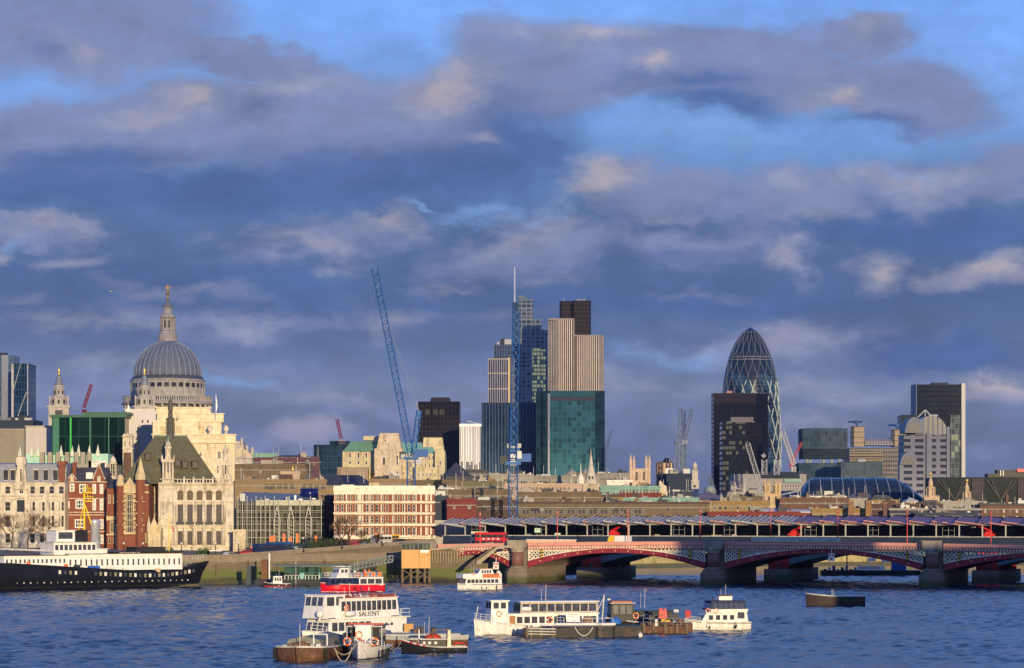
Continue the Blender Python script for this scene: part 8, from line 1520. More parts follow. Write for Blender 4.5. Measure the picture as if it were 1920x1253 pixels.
# --- black tug with red trim
t = boat('black_tug', 'small low black tug with red trim and cream wheelhouse wall', 'tug boat', 813, 349, 186, 9)
half, sh, ho = hull(t, 8.6, 3.0, .75, 1.75, bhull, deckm=dk, fine=.5, bands=[(.9, 1.0, redp, 'red_rail')])
cabin(t, -1.6, 1.8, 2.0, .75, 1.75, black, 0, roof=white, name='engine_casing', over=.1, rt=.08)
for x in (1.3, .6, -.2): mb = MB(); mb.M = Matrix.Translation((x, 1.02, 1.3)) @ Matrix.Rotation(R(90), 4, 'X'); mb.cyl(0, 0, -.03, .03, .2, None, 12); obj('porthole', mb, dwhite, t)
mb = MB(); mb.box(-2.2, -1.7, -1.1, 1.1, .8, 3.0, (.08, 0)); obj('wheelhouse_wall', mb, mat('cream_paint', (.75, .66, .45), .6), t)
mb = MB(); mb.M = Matrix.Rotation(0, 4, 'Z'); mb.lathe([(1.15, 1.85), (1.0, 2.15), (.5, 2.45), (.05, 2.5)], 12, .1, 0, sy=.8); obj('red_cover', mb, mat('red_tarpaulin', (.42, .05, .03), .7, var=.3), t)
mb = MB(); mb.box(-2.0, .2, -1.15, 1.15, 2.95, 3.05); obj('awning', mb, mat('brown_awning', (.22, .13, .09), .8), t); mb = MB(); mb.path([(.2, 1.0, 1.8), (.2, 1.0, 3), (.2, -1.0, 3), (.2, -1.0, 1.8)], .05); obj('awning_frame', mb, rust, t)
mb = MB(); mb.path([(-2.6, 1.2, .8), (-2.8, 1.1, 1.25), (-3.8, .9, 1.2), (-4.2, .3, 1.0), (-4.2, -.3, 1.0), (-3.8, -.9, 1.2), (-2.8, -1.1, 1.25)], .07, 5); obj('towing_rail', mb, redp, t)
mb = MB(); mb.cyl(1.9, 0, 1.2, 3.0, .09, None, 8); obj('mast', mb, white, t)
for k in range(5): mb = MB(); mb.ball(3.0-k*.42, 1.15+.08*k, 1.35-k*.1, .16); obj('tyre_fender', mb, dwhite if k % 2 else redp, t)
# --- red and navy sightseeing boat
t = boat('red_sightseeing_boat', 'sightseeing boat with bright red hull, navy middle band and white wheelhouse', 'boat', 658, 624, 208, 15)
half, sh, ho = hull(t, 15.5, 5.4, 1.7, 2.2, redh, deckm=dk, fine=.6, bowp=2.6, flare=.9, bands=[(.0, .06, white, 'white_boot_line')])
cabin(t, -1.0, 6.9, 4.9, 1.7, 3.3, navy, 5, 4, 0, .3, 0, (.15, .8), roof=white, name='navy_saloon', pn=mat('navy_glass', (.012, .018, .04), .15)); ac = cabin(t, -7.2, -1.0, 4.9, 1.5, 3.3, white, 3, 0, 0, 0, .1, (.2, .85), name='aft_saloon', frac=.85)
cabin(t, 1.4, 4.4, 3.6, 3.4, 5.4, white, 2, 3, 0, .8, 0, (.5, .92), name='wheelhouse'); mb = MB(); mb.path([(1.2, -1.7, 3.4), (1.0, -1.7, 5.9), (4.4, -1.7, 5.9), (4.4, 1.7, 5.9), (1.0, 1.7, 5.9), (1.2, 1.7, 3.4)], .07); obj('roof_frame', mb, white, t)
rail(t, [(6.6, 1.2, 3.4), (5.6, 2.4, 3.4), (-7.0, 2.4, 3.4), (-7.0, -2.4, 3.4)], 1.1, None, .9, bars=3); rail(t, [(6.6, 1.2, 3.4), (6.6, -1.2, 3.4), (5.6, -2.4, 3.4), (-7, -2.4, 3.4)], 1.1, None, .9, bars=3)
rnd = random.Random(12)
mb = MB()
for k in range(9):
    for y_ in (-1.7, -.6, .6, 1.7): x = .6-k*.85; mb.box(x, x+.35, y_-.4, y_+.4, 3.4, 3.85); mb.box(x-.02, x+.06, y_-.4, y_+.4, 3.85, 4.3)
obj('deck_seats', mb, mat('seat_grey', (.5, .45, .42), .7, var=.4), t)
for k in range(10): p = (rnd.uniform(-6.5, .5), rnd.uniform(-1.8, 1.8)); c_, s_ = math.cos(t.rotation_euler.z), math.sin(t.rotation_euler.z); person(t.location.x+p[0]*c_-p[1]*s_, t.location.y+p[0]*s_+p[1]*c_, 3.5, rnd.choice([navy, dwhite, orange, redp, dark]), navy, 'small person among the passengers on the open top deck of the red boat', 'passengers on the red boat')
for x in (-.6, -4.6): ring(t, x, 2.5, 4.0, .4)
mb = MB()
for x in (-3, -5, -6.6): mb.box(x, x+.7, 2.42, 2.5, 3.55, 4.5)
obj('orange_lifejacket_board', mb, orange, t)
# --- white and terracotta sightseeing boat
t = boat('white_sightseeing_boat', 'white sightseeing boat with terracotta upper band under way near the bridge', 'boat', 897, 640, 205, 11)
half, sh, ho = hull(t, 11, 4.4, 1.35, 1.6, hw, deckm=gdk, fine=.55, flare=.85, bands=[(.86, .93, black, 'dark_line')])
sc_ = cabin(t, -4.6, 4.3, 3.9, 1.3, 2.75, white, 8, 3, 0, .3, 0, (.25, .85), name='saloon', frac=.82); cabin(t, -.2, 4.9, 4.1, 2.8, 3.75, white, 0, name='upper_bulwark', over=0); cabin(t, -4.6, -.2, 4.1, 2.8, 3.7, mat('terracotta_paint', (.55, .16, .06), .5), 0, name='terracotta_bulwark', over=0)
cabin(t, -3.4, 1.0, 3.2, 3.7, 4.9, white, 4, 3, 0, .9, .5, (.25, .85), name='wheelhouse', roof=dwhite); mb = MB(); mb.lathe([(.02, 3.7), (.55, 3.9), (.6, 4.2), (.02, 4.7)], 10, -4.7, 1.2); obj('radar_dome', mb, dwhite, t)
for k in range(4): mb = MB(); mb.ball(-2.8+k, 1.4, 5.15, .14); obj('roof_light', mb, orange, t)
ring(t, 2.2, 2.1, 3.9, .22); mb = MB(); mb.box(-5.3, -4.6, -1.9, 1.9, 1.3, 3.9); obj('stern_house', mb, dwhite, t)
# foam
fm, q = newmat('foam'); tcn = q.n('ShaderNodeTexCoord').outputs['Object']; a = q.noise(tcn, 1.1, 6, (1, .6, 1)); mr = q.n('ShaderNodeMapRange'); q.l(a, mr.inputs[0]); mr.inputs[1].default_value = .5; mr.inputs[2].default_value = .62
q.p.inputs['Base Color'].default_value = (.62, .58, .5, 1); q.l(mr.outputs[0], q.p.inputs['Alpha'])
def foam(name, pts, z=.33): mb = MB(); mb.poly([(*p, z) for p in pts]); struct(name, mb, fm, 'stuff')
def fpx(l): return [(X(a, WY(b_)), WY(b_)) for a, b_ in l]
foam('wake_foam', fpx([(826, 1106), (850, 1101.5), (880, 1104), (915, 1106), (908, 1110), (860, 1111)])); foam('wake_foam', fpx([(595, 1108), (612, 1107), (640, 1112), (720, 1106), (716, 1110), (640, 1114)]))
# --- moored group right: long white boat
t = boat('long_white_boat', 'long low white boat with tall square wheelhouse at its left end', 'boat', 1012, 402, 196, 20)
half, sh, ho = hull(t, 20.5, 4.6, 1.25, 2.35, hw, deckm=gdk, fine=.62, bowp=2.4)
sal = cabin(t, -8.6, 5.6, 4.0, 1.2, 3.1, white, 12, 0, 0, 0, 0, (.3, .82), name='saloon', frac=.75); up = cabin(t, -8.6, 3.6, 3.9, 3.15, 4.9, mat('open_upper_cream', (.45, .42, .38), .6), 9, 2, 0, .1, .1, (.2, .85), name='upper_deck', frac=.86, roof=white, over=.25)
cabin(t, 5.4, 8.1, 3.2, 1.6, 5.1, white, 2, 2, 0, .15, 0, (.68, .94), name='wheelhouse', over=.25); mb = MB(); mb.box(4.4, 5.3, 2.02, 2.06, 1.3, 2.9); obj('wood_door', mb, wood, t)
mb = MB(); mb.M = Matrix.Translation((2.6, 1.9, 3.9)) @ Matrix.Rotation(R(90), 4, 'Y'); mb.lathe([(.02, -.8), (.36, -.6), (.36, .6), (.02, .8)], 10); obj('life_raft', mb, white, t)
rail(t, [(10.1, 0, 2.2), (8.8, 1.5, 2.0), (7.8, 2.0, 1.9)], 1.1, bars=3); rail(t, [(10.1, 0, 2.2), (8.8, -1.5, 2.0)], 1.1, bars=3); mb = MB(); mb.bar((10, 0, 2.2), (9.6, 0, 4.3), .07); obj('bow_staff', mb, dwhite, t)
ring(t, 6.8, 1.65, 3.2); ring(t, -1.0, 2.08, 2.2); ring(t, -4.4, 2.08, 2.4); mb = MB(); mb.bar((-9.4, 1.2, 1.2), (-9.8, 1.2, 5.9), .1); mb.bar((-9.4, -1.2, 1.2), (-9.8, -1.2, 5.4), .07); mb.bar((-9.8, 1.2, 5.6), (-8.6, 1.2, 3.2), .06); obj('stern_mast', mb, dwhite, t)
t = thing('white_notice_board', 'plain white leaning notice board on the black pontoon', 'notice board', (X(1062, 396), 396, 2.1), R(4)); mb = MB(); mb.add([(0, 0, 0), (2.1, 0, 0), (1.9, .25, 1.35), (-.1, .25, 1.35), (0, .06, 0), (2.1, .06, 0), (1.9, .31, 1.35), (-.1, .31, 1.35)], [(0, 1, 2, 3), (7, 6, 5, 4), (1, 5, 6, 2), (0, 3, 7, 4), (3, 2, 6, 7)]); obj('board', mb, white, t)
mb = MB(); 
for z_, w_ in ((1.05, 1.4), (.8, 1.0)): mb.box(.3, .3+w_, .18*z_-.03, .18*z_+.0, z_, z_+.1)
obj('lettering_line', mb, mat('faded_lettering', (.35, .33, .32), .7), t)
# black pontoon
t = thing('black_pontoon', 'long black steel pontoon with white rails and timber fender at its left end', 'pontoon', (X(984, 391), 391, 0), R(3)); s_ = 391/F; lx = lambda p: (p-984)*s_
mb = MB(); mb.add([(0, 0, -.5), (lx(1205), 0, -.5), (lx(1205), 5, -.5), (0, 5, -.5), (0, 0, 1.25), (lx(1205), 0, 1.75), (lx(1205), 5, 1.75), (0, 5, 1.25)], [(0, 1, 5, 4), (1, 2, 6, 5), (2, 3, 7, 6), (3, 0, 4, 7), (4, 5, 6, 7)]); obj('hull', mb, mat('pontoon_black', (.025, .025, .028), .6, var=.5, dirt=(.12, .08, .05)), t)
mb = MB(); mb.box(lx(1041), lx(1150), -.06, .2, 1.62, 1.8); obj('navy_line', mb, navy, t); mb = MB(); mb.box(lx(1041), lx(1155), 0, 2.2, 1.8, 2.1); obj('white_coaming', mb, dwhite, t)
for z_ in (.55, .95, 1.35): mb = MB(); mb.bar((lx(990), -.35, z_), (lx(1042), -.35, z_-.1), .08); obj('fender_rail', mb, dwhite, t)
for px in (988, 996, 1014, 1036): mb = MB(); mb.box(lx(px)-.15, lx(px)+.15, -.3, 0, -.4, 1.8); obj('timber_post', mb, timber, t)
mb = MB(); mb.path([(lx(1078)+(lx(1112)-lx(1078))*k/12, -.1, 1.5-1.25*4*(k/12)*(1-k/12)) for k in range(13)], .06, 5); obj('drooping_rope', mb, dwhite, t)
for px in (1118, 1150): mb = MB(); mb.box(lx(px), lx(px)+.3, -.25, 0, -.3, 1.5); obj('fender', mb, rub, t)
mb = MB(); mb.ball(lx(1201), -.3, .35, .4); obj('white_buoy', mb, dwhite, t)
rail(t, [(lx(1045), .2, 2.1), (lx(1058), .2, 2.1)], .8); rail(t, [(lx(1092), .2, 2.1), (lx(1150), .2, 2.1)], .7, bars=1)
for i, (a, c_, h_, m_, lab) in enumerate(((1143, 1165, 1.0, mat('blue_tarpaulin', (.02, .12, .42), .6, var=.3), 'bright blue tarpaulin heap left of the black work tug'), (1092, 1112, 1.2, mat('brown_packing', (.25, .17, .11), .8, var=.4), 'brown stack beside the white notice board'))):
    t2 = thing('covered_heap', lab, 'deck cargo', (X(a, 397), 397, 1.75)); w_ = (c_-a)*397/F; mb = MB(); mb.lathe([(w_/2, 0), (w_*.52, h_*.35), (w_*.4, h_*.8), (w_*.2, h_), (.02, h_*1.03)], 10, w_/2, 0, sy=.7, smooth=False); obj('cover', mb, m_, t2)
# black work tug
t = boat('black_work_tug', 'black work tug with open framed wheelhouse and orange topped roof', 'tug boat', 1203, 417, 190, 12)
half, sh, ho = hull(t, 11.5, 3.6, 1.2, 2.0, bhull, deckm=dk); cabin(t, 1.6, 5.2, 3.0, 1.4, 4.2, black, 3, 3, 3, .1, 0, (.42, .9), name='wheelhouse', pn=pane2, roof=steel, over=.3)
mb = MB(); mb.box(1.8, 5.0, -1.2, 1.2, 4.34, 4.55); obj('roof_cover', mb, mat('dull_orange_cover', (.55, .16, .07), .7), t); cabin(t, -4.8, 1.4, 2.4, 1.2, 2.9, mat('casing_navy', (.02, .025, .04), .6), 0, name='engine_casing'); ring(t, 1.3, 1.7, 2.3, .42); rail(t, [(-5.4, 1.6, 1.3), (1.4, 1.7, 1.4)], .9, steel)
mb = MB(); mb.path([(-.7, 1.22, 2.0), (-.1, 1.22, 2.0), (-.1, 1.22, 2.5), (-.7, 1.22, 2.5)], .05); obj('white_mark', mb, white, t); mb = MB(); mb.cyl(5.0, -.9, 4.3, 4.9, .07, None, 6); mb.box(4.8, 5.3, -1.2, -.6, 4.7, 4.9); obj('searchlight', mb, dwhite, t)
# rusty pontoon with clutter
t = thing('rusty_pontoon', 'small rusty steel pontoon with grey rails between black pontoon and white cruiser', 'pontoon', (X(1206, 405), 405, 0), R(-5)); s_ = 405/F; lx = lambda p: (p-1206)*s_
mb = MB(); mb.box(0, lx(1290), 0, 4, -.5, 1.1); obj('hull', mb, wetrust, t)
for px in (1208, 1226, 1248, 1270, 1288): mb = MB(); mb.box(lx(px)-.2, lx(px)+.2, -.25, 0, -.4, 1.5); obj('timber_fender', mb, timber, t)
rail(t, [(0, .1, 1.1), (lx(1290), .1, 1.1)], 1.2, steel, 1.0); mb = MB(); mb.box(lx(1228), lx(1234), .4, .9, 1.1, 2.1); obj('white_post', mb, white, t)
rnd = random.Random(21)
for i, (px, py, w_, h_, m_, lab) in enumerate(((1243, 1160, 16, 19, redp, 'bright red container on the rusty pontoon'), (1262, 1162, 22, 12, black, 'black covered heap right of the bright red container'), (1290, 1158, 12, 14, mat('dull_red_box', (.45, .04, .05), .6), 'dull red box behind the white cruiser bow'), (1248, 1166, 18, 7, yellow, 'yellow rope bundle in front of the red container'), (1276, 1168, 14, 8, rust, 'brown crate right of the yellow bundle'), (1268, 1148, 10, 5, dwhite, 'white jerrycans on top of the black heap'), (1222, 1163, 12, 10, dark, 'dark winch left of the bright red container'))):
    Yc = 408+i*.3; s_ = Yc/F; t2 = thing('deck_cargo', lab, 'deck cargo', (X(px-w_/2, Yc), Yc, Z(py, Yc)), 0); mb = MB(); W2, H2 = w_*s_, h_*s_; mb.box(0, W2, 0, 1.2, 0, H2*.8, (.08, .1)); mb.box(W2*.1, W2*.45, .2, 1.0, H2*.8, H2); mb.box(W2*.6, W2*.9, .3, .9, H2*.78, H2*.95); obj('body', mb, m_, t2)
    mb = MB(); mb.box(-.03, W2*.5, -.04, 0, H2*.3, H2*.38); obj('strap', mb, dark, t2)
t2 = thing('cargo_platform', 'low steel raft carrying the heaps left of the white cruiser', 'raft', (X(1250, 411), 411, 0)); mb = MB(); mb.box(-4, 4, 0, 4, -.4, 1.3); obj('hull', mb, wetrust, t2)
# --- white cruiser with navy canopy
t = boat('white_cruiser', 'white cabin cruiser with long navy canopy and white box on top', 'boat', 1343, 419, 197, 11)
half, sh, ho = hull(t, 10.6, 3.6, 1.15, 1.75, hw, deckm=gdk, fine=.5, flare=.85, bands=[(.8, .86, navy, 'navy_line')])
cabin(t, -2.8, 3.2, 3.0, 1.1, 2.6, white, 4, 2, 0, 1.0, 0, (.3, .8), name='fore_cabin', frac=.6); cabin(t, -4.8, -2.6, 3.1, 1.1, 2.9, white, 1, 0, 0, 0, .3, (.35, .9), name='aft_cabin'); cabin(t, -4.6, 1.5, 3.2, 2.75, 3.1, white, 0, name='flybridge_deck', over=.1)
cabin(t, -4.5, 1.8, 3.0, 3.1, 4.4, mat('navy_canopy', (.02, .03, .09), .6), 6, 2, 0, .5, .2, (.2, .8), name='canopy', pn=mat('canopy_clear_panel', (.07, .09, .15), .2)); mb = MB(); mb.box(-2.4, -.2, -.7, .7, 4.6, 5.1); mb.box(-2.4, -.2, -.8, .8, 5.1, 5.22); obj('white_box', mb, white, t)
mb = MB()
for k in range(7): mb.box(-2.4+k*.32, -2.2+k*.32, -.5, .5, 5.22, 5.42)
obj('rust_bundle', mb, rust, t); mb = MB(); mb.bar((.6, 0, 4.5), (.6, 0, 5.1), .12); obj('horn', mb, dark, t)
ring(t, 2.0, 1.5, 3.0, .34); ring(t, .7, 1.62, 2.95, .34); rail(t, [(5.0, .3, 1.7), (3.2, 1.4, 1.5)], .5)
# --- dark lighter at right
t = boat('dark_lighter', 'dark empty lighter moored alone with a short white post on deck', 'barge', 1565, 527, 184, 12)
half, sh, ho = hull(t, 11.6, 3.8, 1.95, 2.5, mat('dark_timber_hull', (.05, .038, .032), .8, var=.5), deckm=dk, stern=.9, fine=.75, bands=[(.9, 1.0, mat('weathered_strake', (.13, .11, .10), .8), 'strake')])
mb = MB(); mb.lathe([(1.7, 1.5), (1.6, 1.75), (1.1, 1.95), (.05, 2.0)], 12, -1.8, 0, sy=.8, sx=1.7); obj('hatch_cover', mb, mat('cover_dark_grey', (.09, .09, .10), .8), t); mb = MB(); mb.cyl(.6, .4, 1.5, 3.3, .08, None, 6); mb.cyl(.3, .4, 1.5, 3.2, .06, None, 6); obj('white_post', mb, dwhite, t)
for x in (3.8, 1.4, -3.6, -4.2): mb = MB(); mb.ball(x, 1.2, 2.0 if x > 3 else 1.85, .2); mb.bar((x, 1.2, 1.5), (x, 1.2, 1.9), .1); obj('bollard', mb, dark, t)
# --- work barge seen through the middle arch
t = thing('work_barge', 'low work barge with blue container and white notices seen under the middle arch', 'barge', (X(1540, 790), 790, 0), R(-3)); s_ = 790/F; lx = lambda p: (p-1540)*s_
mb = MB(); mb.box(0, lx(1725), 0, 8, -.5, 1.5); obj('hull', mb, bhull, t); mb = MB(); mb.box(lx(1672), lx(1699), 1, 4, 1.5, 4.2); obj('blue_container', mb, mat('container_blue', (.02, .09, .3), .5), t)
for a, c_, z0_, z1_ in ((1607, 1658, 1.6, 2.8), (1626, 1642, 4.2, 5.2), (1652, 1667, 4.0, 5.0)): mb = MB(); mb.box(lx(a), lx(c_), -.1, 0, z0_, z1_); mb.box(lx(a)+.2, lx(a)+.35, 0, .15, 1.5, z1_); nb = obj('notice_board', mb, white, t)
text_mesh('NO ENTRY', .95, redp, t, (lx(1632), -.12, 2.2), (R(90), 0, 0), 'notice_lettering', sx=1.25)
for k in range(9): mb = MB(); x = lx(1545+k*8); mb.box(x, x+.9, 1, 2, 1.5, 1.9+.5*((k*7) % 3)); obj('deck_gear', mb, [dark, dwhite, navy, steel][k % 4], t)
mb = MB(); mb.cyl(lx(1588), .5, 1.5, 7, .2, None, 6); obj('post', mb, rust, t)
# small white launch moored at the pier
t = boat('small_launch', 'small launch with white cabin and dark hull lying left of the boat pier', 'boat', 519, 668, 200, 6)
half, sh, ho = hull(t, 6.4, 2.4, .7, 1.1, bhull, deckm=dk, bands=[(.05, .25, redp, 'red_line')]); cabin(t, -1.2, 1.2, 1.7, .7, 2.5, white, 3, 2, 0, .2, .1, (.4, .88), name='wheelhouse')
# --- the big black and white ship at the left
SP = Vector((X(392, 672), 672)); SA = R(38); t = thing('white_decked_ship', 'big old ship with black hull, long white deckhouses, silver funnel and yellow mast', 'ship', (SP.x, SP.y, 0), SA); SL = 92
def sx(px, off=-5.5):
    c, s = math.cos(SA), math.sin(SA); u = (px-HX)/F; x0 = SP.x-off*s; y0 = SP.y+off*c; return (u*y0-x0)/(c-u*s)
def sz(py, x, off=-5.5): return Z(py, SP.y+x*math.sin(SA)+off*math.cos(SA))
shipblk = mat('ship_black', (.010, .011, .018), .35, var=.5, sc=.3); n = 30; rows = []
for i in range(n+1):
    f = i/n; x = -SL+SL*f; h = 5.5*min(1, (1-f)**.62*2.6) if f > .6 else 5.5; h = max(h, .15); z = 4.2+2.2*max(0, (f-.82)/.18)**1.3+6.0*max(0, .76-max(f, .36)); k = max(0, (f-.86)/.14)
    rows.append([(x-k*3.4, h*.6*(1-k*.6), -1), (x-k*3.0, h*.93*(1-k*.45), .6), (x-k*1.9, h*(1-k*.2), z*.55), (x, h, z)])
v = []; fs = []
for r_ in rows: v += r_+[(p[0], -p[1], p[2]) for p in r_]
for i in range(n):
    a = i*8
    for j in range(3): fs += [(a+j, a+j+1, a+8+j+1, a+8+j), (a+4+j, a+12+j, a+12+j+1, a+4+j+1)]
mb = MB(); mb.add(v, fs, True); ho = obj('hull', mb, shipblk, t)
mb = MB()
for r0, r1 in zip(rows, rows[1:]):
    for sg in (1, -1): mb.add([(r0[0][0], sg*(r0[0][1]+.06), -1), (r1[0][0], sg*(r1[0][1]+.06), -1), (r1[1][0], sg*(r1[1][1]+.06), .7), (r0[1][0], sg*(r0[1][1]+.06), .7)], [(0, 1, 2, 3) if sg < 0 else (3, 2, 1, 0)], True)
obj('weedy_waterline', mb, mat('weedy_grey', (.13, .12, .08), .9, var=.6, sc=.8), ho)
mb = MB()
for r0, r1 in zip(rows, rows[1:]): a, b_ = r0[3], r1[3]; mb.poly([(a[0], -a[1]+.1, a[2]-.5), (b_[0], -b_[1]+.1, b_[2]-.5), (b_[0], b_[1]-.1, b_[2]-.5), (a[0], a[1]-.1, a[2]-.5)])
obj('deck', mb, mat('teak_deck', (.25, .17, .1), .8), ho)
def hside(x):
    f = (x+SL)/SL; i = min(max(int(f*n), 0), n-1); k = f*n-i; g = lambda j: [rows[i][j][q_]+(rows[i+1][j][q_]-rows[i][j][q_])*k for q_ in range(3)]; return g(2), g(3)
for i in range(26):
    px = 142+i*9.3 if i > 3 else 112+i*10; x = sx(px); a, b_ = hside(x); zc = a[2]+(b_[2]-a[2])*.42; yy = -(a[1]+(b_[1]-a[1])*.42)-.06; mb = MB(); s_ = .42
    mb.box(a[0]*0+x-.32, x+.32, yy-.05, yy+.1, zc-.45, zc+.45); obj('square_port', mb, [dwhite, mat('dim_port', (.25, .24, .15), .4), dark][(i*5) % 3], ho)
for i in range(27):
    x = sx(32+i*12.7); a, b_ = hside(x); c1 = .6; zc = 1.75; yy = -(a[1])-.0; mb = MB(); mb.M = Matrix.Translation((x, yy-.04, zc)) @ Matrix.Rotation(R(90), 4, 'X'); mb.cyl(0, 0, -.1, .06, .17, None, 8); obj('porthole', mb, dwhite if i % 3 else MATS['dim_port'], ho)
def house(a, c_, y0, y1, w_, m_, name, nwin=0, wz=(.3, .75), roof=None, off=-4.2, frac=.4, zf=None):
    x0, x1 = sx(a, off), sx(c_, off); xm = (x0+x1)/2; z0_ = zf if zf is not None else sz(y1, xm, off); return cabin(t, x0, x1, w_, z0_, sz(y0, xm, off), m_, nwin, 0, 0, 0, 0, wz, roof, .35, name, frac)
house(8, 126, 1042, 1066, 8.4, white, 'forward_deckhouse', 14, (.42, .72), mat('deck_roof_brown', (.12, .06, .045), .8)); house(126, 342, 1038.5, 1069, 8.4, white, 'long_deckhouse', 22, (.3, .68), MATS['deck_roof_brown'], frac=.3)
house(104, 184, 1018, 1043, 7.0, white, 'bridge_deck', 9, (.45, .85), roof=white, frac=.7); house(112, 147, 995, 1016, 5.0, white, 'wheelhouse', 1, (.25, .85), frac=.8); house(147, 172, 995, 1016, 4.6, black, 'black_shelter'); house(152, 206, 1030, 1041, 6.0, white, 'funnel_base')
house(222, 342, 1035.5, 1038, 6.5, black, 'name_fascia', zf=sz(1039, sx(280, -4.2), -4.2)); house(262, 317, 1027, 1036, 5.0, mat('roof_room_black', (.03, .025, .03), .6), 'roof_room')
text_mesh('www.hmspresident.com', .62, dwhite, t, (sx(243, -3.6), -3.75, sz(1036.6, sx(243, -3.6), -3.6)), (R(90), 0, 0), 'web_lettering', sx=.95)
x = sx(179, 0); mb = MB(); mb.lathe([(1.25, sz(1040, x, 0)), (1.2, sz(980, x, 0)), (1.25, sz(979, x, 0)), (1.2, sz(976, x, 0)), (.9, sz(974, x, 0))], 24, x, 0, sx=1.0, sy=.8); obj('funnel', mb, mat('silver_funnel', (.62, .62, .64), .3, metal=.5), t)
x = sx(158, 0); ymast = mat('mast_yellow', (.85, .62, .02), .5, var=.05); mb = MB(); mb.bar((x, 0, sz(1040, x, 0)), (x, 0, sz(912, x, 0)), .26, 8, .2); ms = obj('yellow_mast', mb, ymast, t)
mb = MB(); mb.bar((x+.3, 0, sz(948, x, 0)), (sx(188, 0), 0, sz(1035, x, 0)), .16); mb.bar((x-.5, 0, sz(955, x, 0)), (x-1.6, 0, sz(1000, x, 0)), .1); obj('stay_leg', mb, ymast, ms)
for py in (924, 940): mb = MB(); z_ = sz(py, x, 0); mb.box(x-.2, x+2.0, -.7, .7, z_-.12, z_+.12); mb.path([(x+2, -.7, z_), (x+2, -.7, z_+1.1), (x, -.7, z_+1.1)], .07); mb.path([(x+2, .7, z_), (x+2, .7, z_+1.1), (x, .7, z_+1.1)], .07); mb.bar((x+1.1, 0, z_), (x+.9, 0, z_+2.0), .09); obj('mast_platform', mb, ymast, ms)
x = sx(317, 0); mb = MB(); mb.bar((x, 0, sz(1035, x, 0)), (x, 0, sz(962, x, 0)), .13, 6, .08); obj('slim_yellow_mast', mb, ymast, t); mb = MB(); mb.add([(x+1.1, 0, sz(984, x, 0)), (x+1.5, .1, sz(996, x, 0)), (x+1.2, 0, sz(998, x, 0)), (x+.9, .05, sz(988, x, 0))], [(0, 1, 2, 3)]); obj('red_pennant', mb, redp, t)
x = sx(217, 0); mb = MB(); mb.bar((x, 0, sz(1040, x, 0)), (x, 0, sz(982, x, 0)), .08); obj('signal_post', mb, dark, t)
for (a, c_, y_, m_, nm_) in ((166, 187, 1064, mat('blue_crates', (.02, .12, .5), .6), 'blue_bin_row'), (52, 57, 1058, orange, 'orange_ring_box'), (122, 127, 1060, orange, 'orange_locker'), (200, 215, 1064, dwhite, 'white_bench'), (230, 238, 1064, dwhite, 'white_bench'), (292, 300, 1062, mat('wicker', (.55, .42, .25), .8), 'wicker_seat'), (140, 150, 1063, dark, 'dark_bench')):
    x0, x1 = sx(a, -5.1), sx(c_, -5.1); xm = (x0+x1)/2; _, b_ = hside(xm); mb = MB(); mb.box(x0, x1, -5.2, -4.7, b_[2]-.4, b_[2]+.55)
    k = x0+.3
    while k < x1: mb.box(k, k+.05, -5.23, -5.2, b_[2]-.3, b_[2]+.5); k += .45
    obj(nm_, mb, m_, t)
rail(t, [(sx(345), -4.2, sz(1068, sx(345))), (-6, -3.4, 6.2), (-1.2, -.6, 6.9)], 1.1, dwhite, 1.3); rail(t, [(-1.2, .6, 6.9), (-6, 3.4, 6.2)], 1.1, dwhite, 1.3)
x0, x1 = sx(-100), sx(125); rail(t, [(x0, -5.3, 5.6), (x1, -5.3, 4.4)], 1.0, dwhite, 1.6)
# striped awning strip and forward rail line
x0, x1 = sx(0, -3), sx(100, -3); mb = MB(); mb.bar((x0, -3, sz(1030, x0, -3)), (x1, -3, sz(1034, x1, -3)), .12); mb.bar((x0, -1, sz(1028, x0, -1)), (x1, -1, sz(1032, x1, -1)), .1); obj('awning_spar', mb, dwhite, t)

def clutter(name, px, py, Y, seed, n=6, sp=2.0, z=None):
    pass
rnd = random.Random(44)
for root in [o for o in bpy.data.objects if o.get('category') in ('boat', 'tug boat') and o.parent is None]:
    hs = [c_ for c_ in root.children if c_.name.startswith('hull')]
    if not hs: continue
    bb = [v_.co for v_ in hs[0].data.vertices]; L2 = max(v_.x for v_ in bb); W2 = max(v_.y for v_ in bb); zt_ = sorted(v_.z for v_ in bb)[len(bb)*3//4]
    for k in range(5):
        x = rnd.uniform(-L2*.85, L2*.4); mb = MB(); r_ = rnd.uniform(.13, .22)
        if root['category'] == 'tug boat' or k % 2: mb.M = Matrix.Translation((x, W2+.06, zt_*.55)) @ Matrix.Rotation(R(90), 4, 'X'); mb.lathe([(r_*.55, -.08), (r_, -.1), (r_*1.15, 0), (r_, .1), (r_*.55, .08)], 12)
        else: mb.bar((x, W2+.1, zt_), (x, W2+.12, zt_*.35), .02); mb.lathe([(.02, zt_*.15), (.13, zt_*.25), (.13, zt_*.5), (.02, zt_*.6)], 8, x, W2+.14)
        obj('side_fender', mb, rnd.choice([rub, navy, dwhite]), root)
    mb = MB(); x = rnd.uniform(-L2*.3, L2*.3); top = max([c_.location.z+max((v_.co.z for v_ in c_.data.vertices), default=0) for c_ in root.children if c_.type == 'MESH']); mb.bar((x, .3, top*.7), (x-.1, .3, top+1.6), .035); mb.bar((x+.5, -.2, top*.7), (x+.5, -.2, top+.9), .025); obj('aerial', mb, dwhite, root)
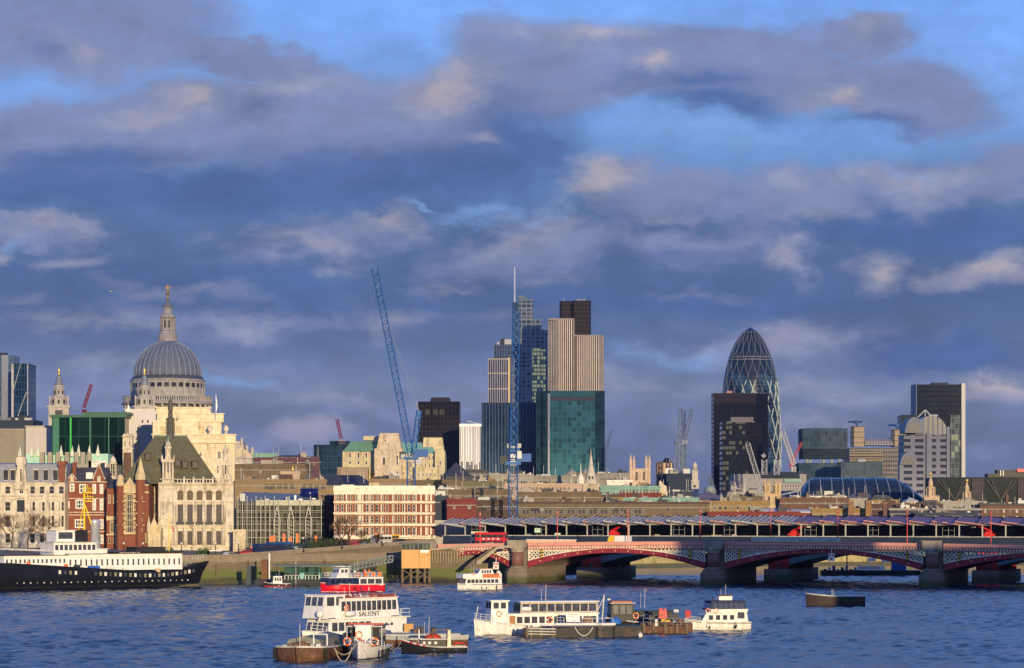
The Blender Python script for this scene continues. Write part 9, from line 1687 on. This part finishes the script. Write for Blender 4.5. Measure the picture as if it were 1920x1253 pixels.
# ================================================================== thin cloud bank low in the west, behind the camera, added and shaped to shade the dome and far towers
m, q = newmat('thin_shade_cloud'); tr = q.n('ShaderNodeBsdfTransparent'); df = q.n('ShaderNodeBsdfDiffuse'); df.inputs[0].default_value = (.5, .48, .5, 1); mx = q.n('ShaderNodeMixShader'); mx.inputs[0].default_value = .30
q.l(tr.outputs[0], mx.inputs[1]); q.l(df.outputs[0], mx.inputs[2]); q.l(mx.outputs[0], q.o.inputs['Surface'])
def on_sun(x, h, D): p = Vector((x, 0, h))+TOSUN*D; return p
xs_ = list(range(-500, 1500, 40)); low_ = []
import bisect
prof_ = [(-500, 213), (168, 213), (175, 213), (330, 250), (395, 300), (445, 296), (470, 262), (600, 262), (700, 245), (1500, 240)]
def pl(x):
    for (a, ha), (b_, hb) in zip(prof_, prof_[1:]):
        if a <= x <= b_: return ha+(hb-ha)*(x-a)/(b_-a)
    return prof_[-1][1]
mb = MB(); D0 = 2600; rnd = random.Random(1); rows_ = 14
grid = []
for x in xs_:
    lo = pl(x); hi = 900+80*math.sin(x*.01); col = []
    for j in range(rows_+1): f = j/rows_; h_ = lo+(hi-lo)*f; bul = 260*math.sin(math.pi*f)+60*noise.noise(Vector((x*.01, f*4, 0))); col.append((h_, bul))
    grid.append(col)
vf = []
for sgn in (1, -1):
    for x, col in zip(xs_, grid):
        for h_, bul in col: p = on_sun(x, h_, D0+sgn*max(bul, 0)*.9); vf.append(tuple(p))
nr = rows_+1; nx_ = len(xs_); fs = []
for s_ in (0, 1):
    for i in range(nx_-1):
        for j in range(rows_): a = s_*nx_*nr+i*nr+j; fs.append((a, a+nr, a+nr+1, a+1) if s_ == 0 else (a+1, a+nr+1, a+nr, a))
mb.add(vf, fs, True); o = struct('cloud', mb, m)
# ================================================================== air: faint blue haze over the whole view
hz = MB(); hz.box(-1400, 1400, -60, 5200, -3, 232); m = bpy.data.materials.new('haze'); m.use_nodes = True; nt_ = m.node_tree; nt_.nodes.remove(nt_.nodes['Principled BSDF'])
pv = nt_.nodes.new('ShaderNodeVolumePrincipled'); pv.inputs['Color'].default_value = (.28, .52, 1, 1); pv.inputs['Density'].default_value = .000016; nt_.links.new(pv.outputs[0], nt_.nodes['Material Output'].inputs['Volume'])
ho_ = obj('haze', hz, m); ho_['kind'] = 'stuff'
sc.cycles.volume_bounces = 0
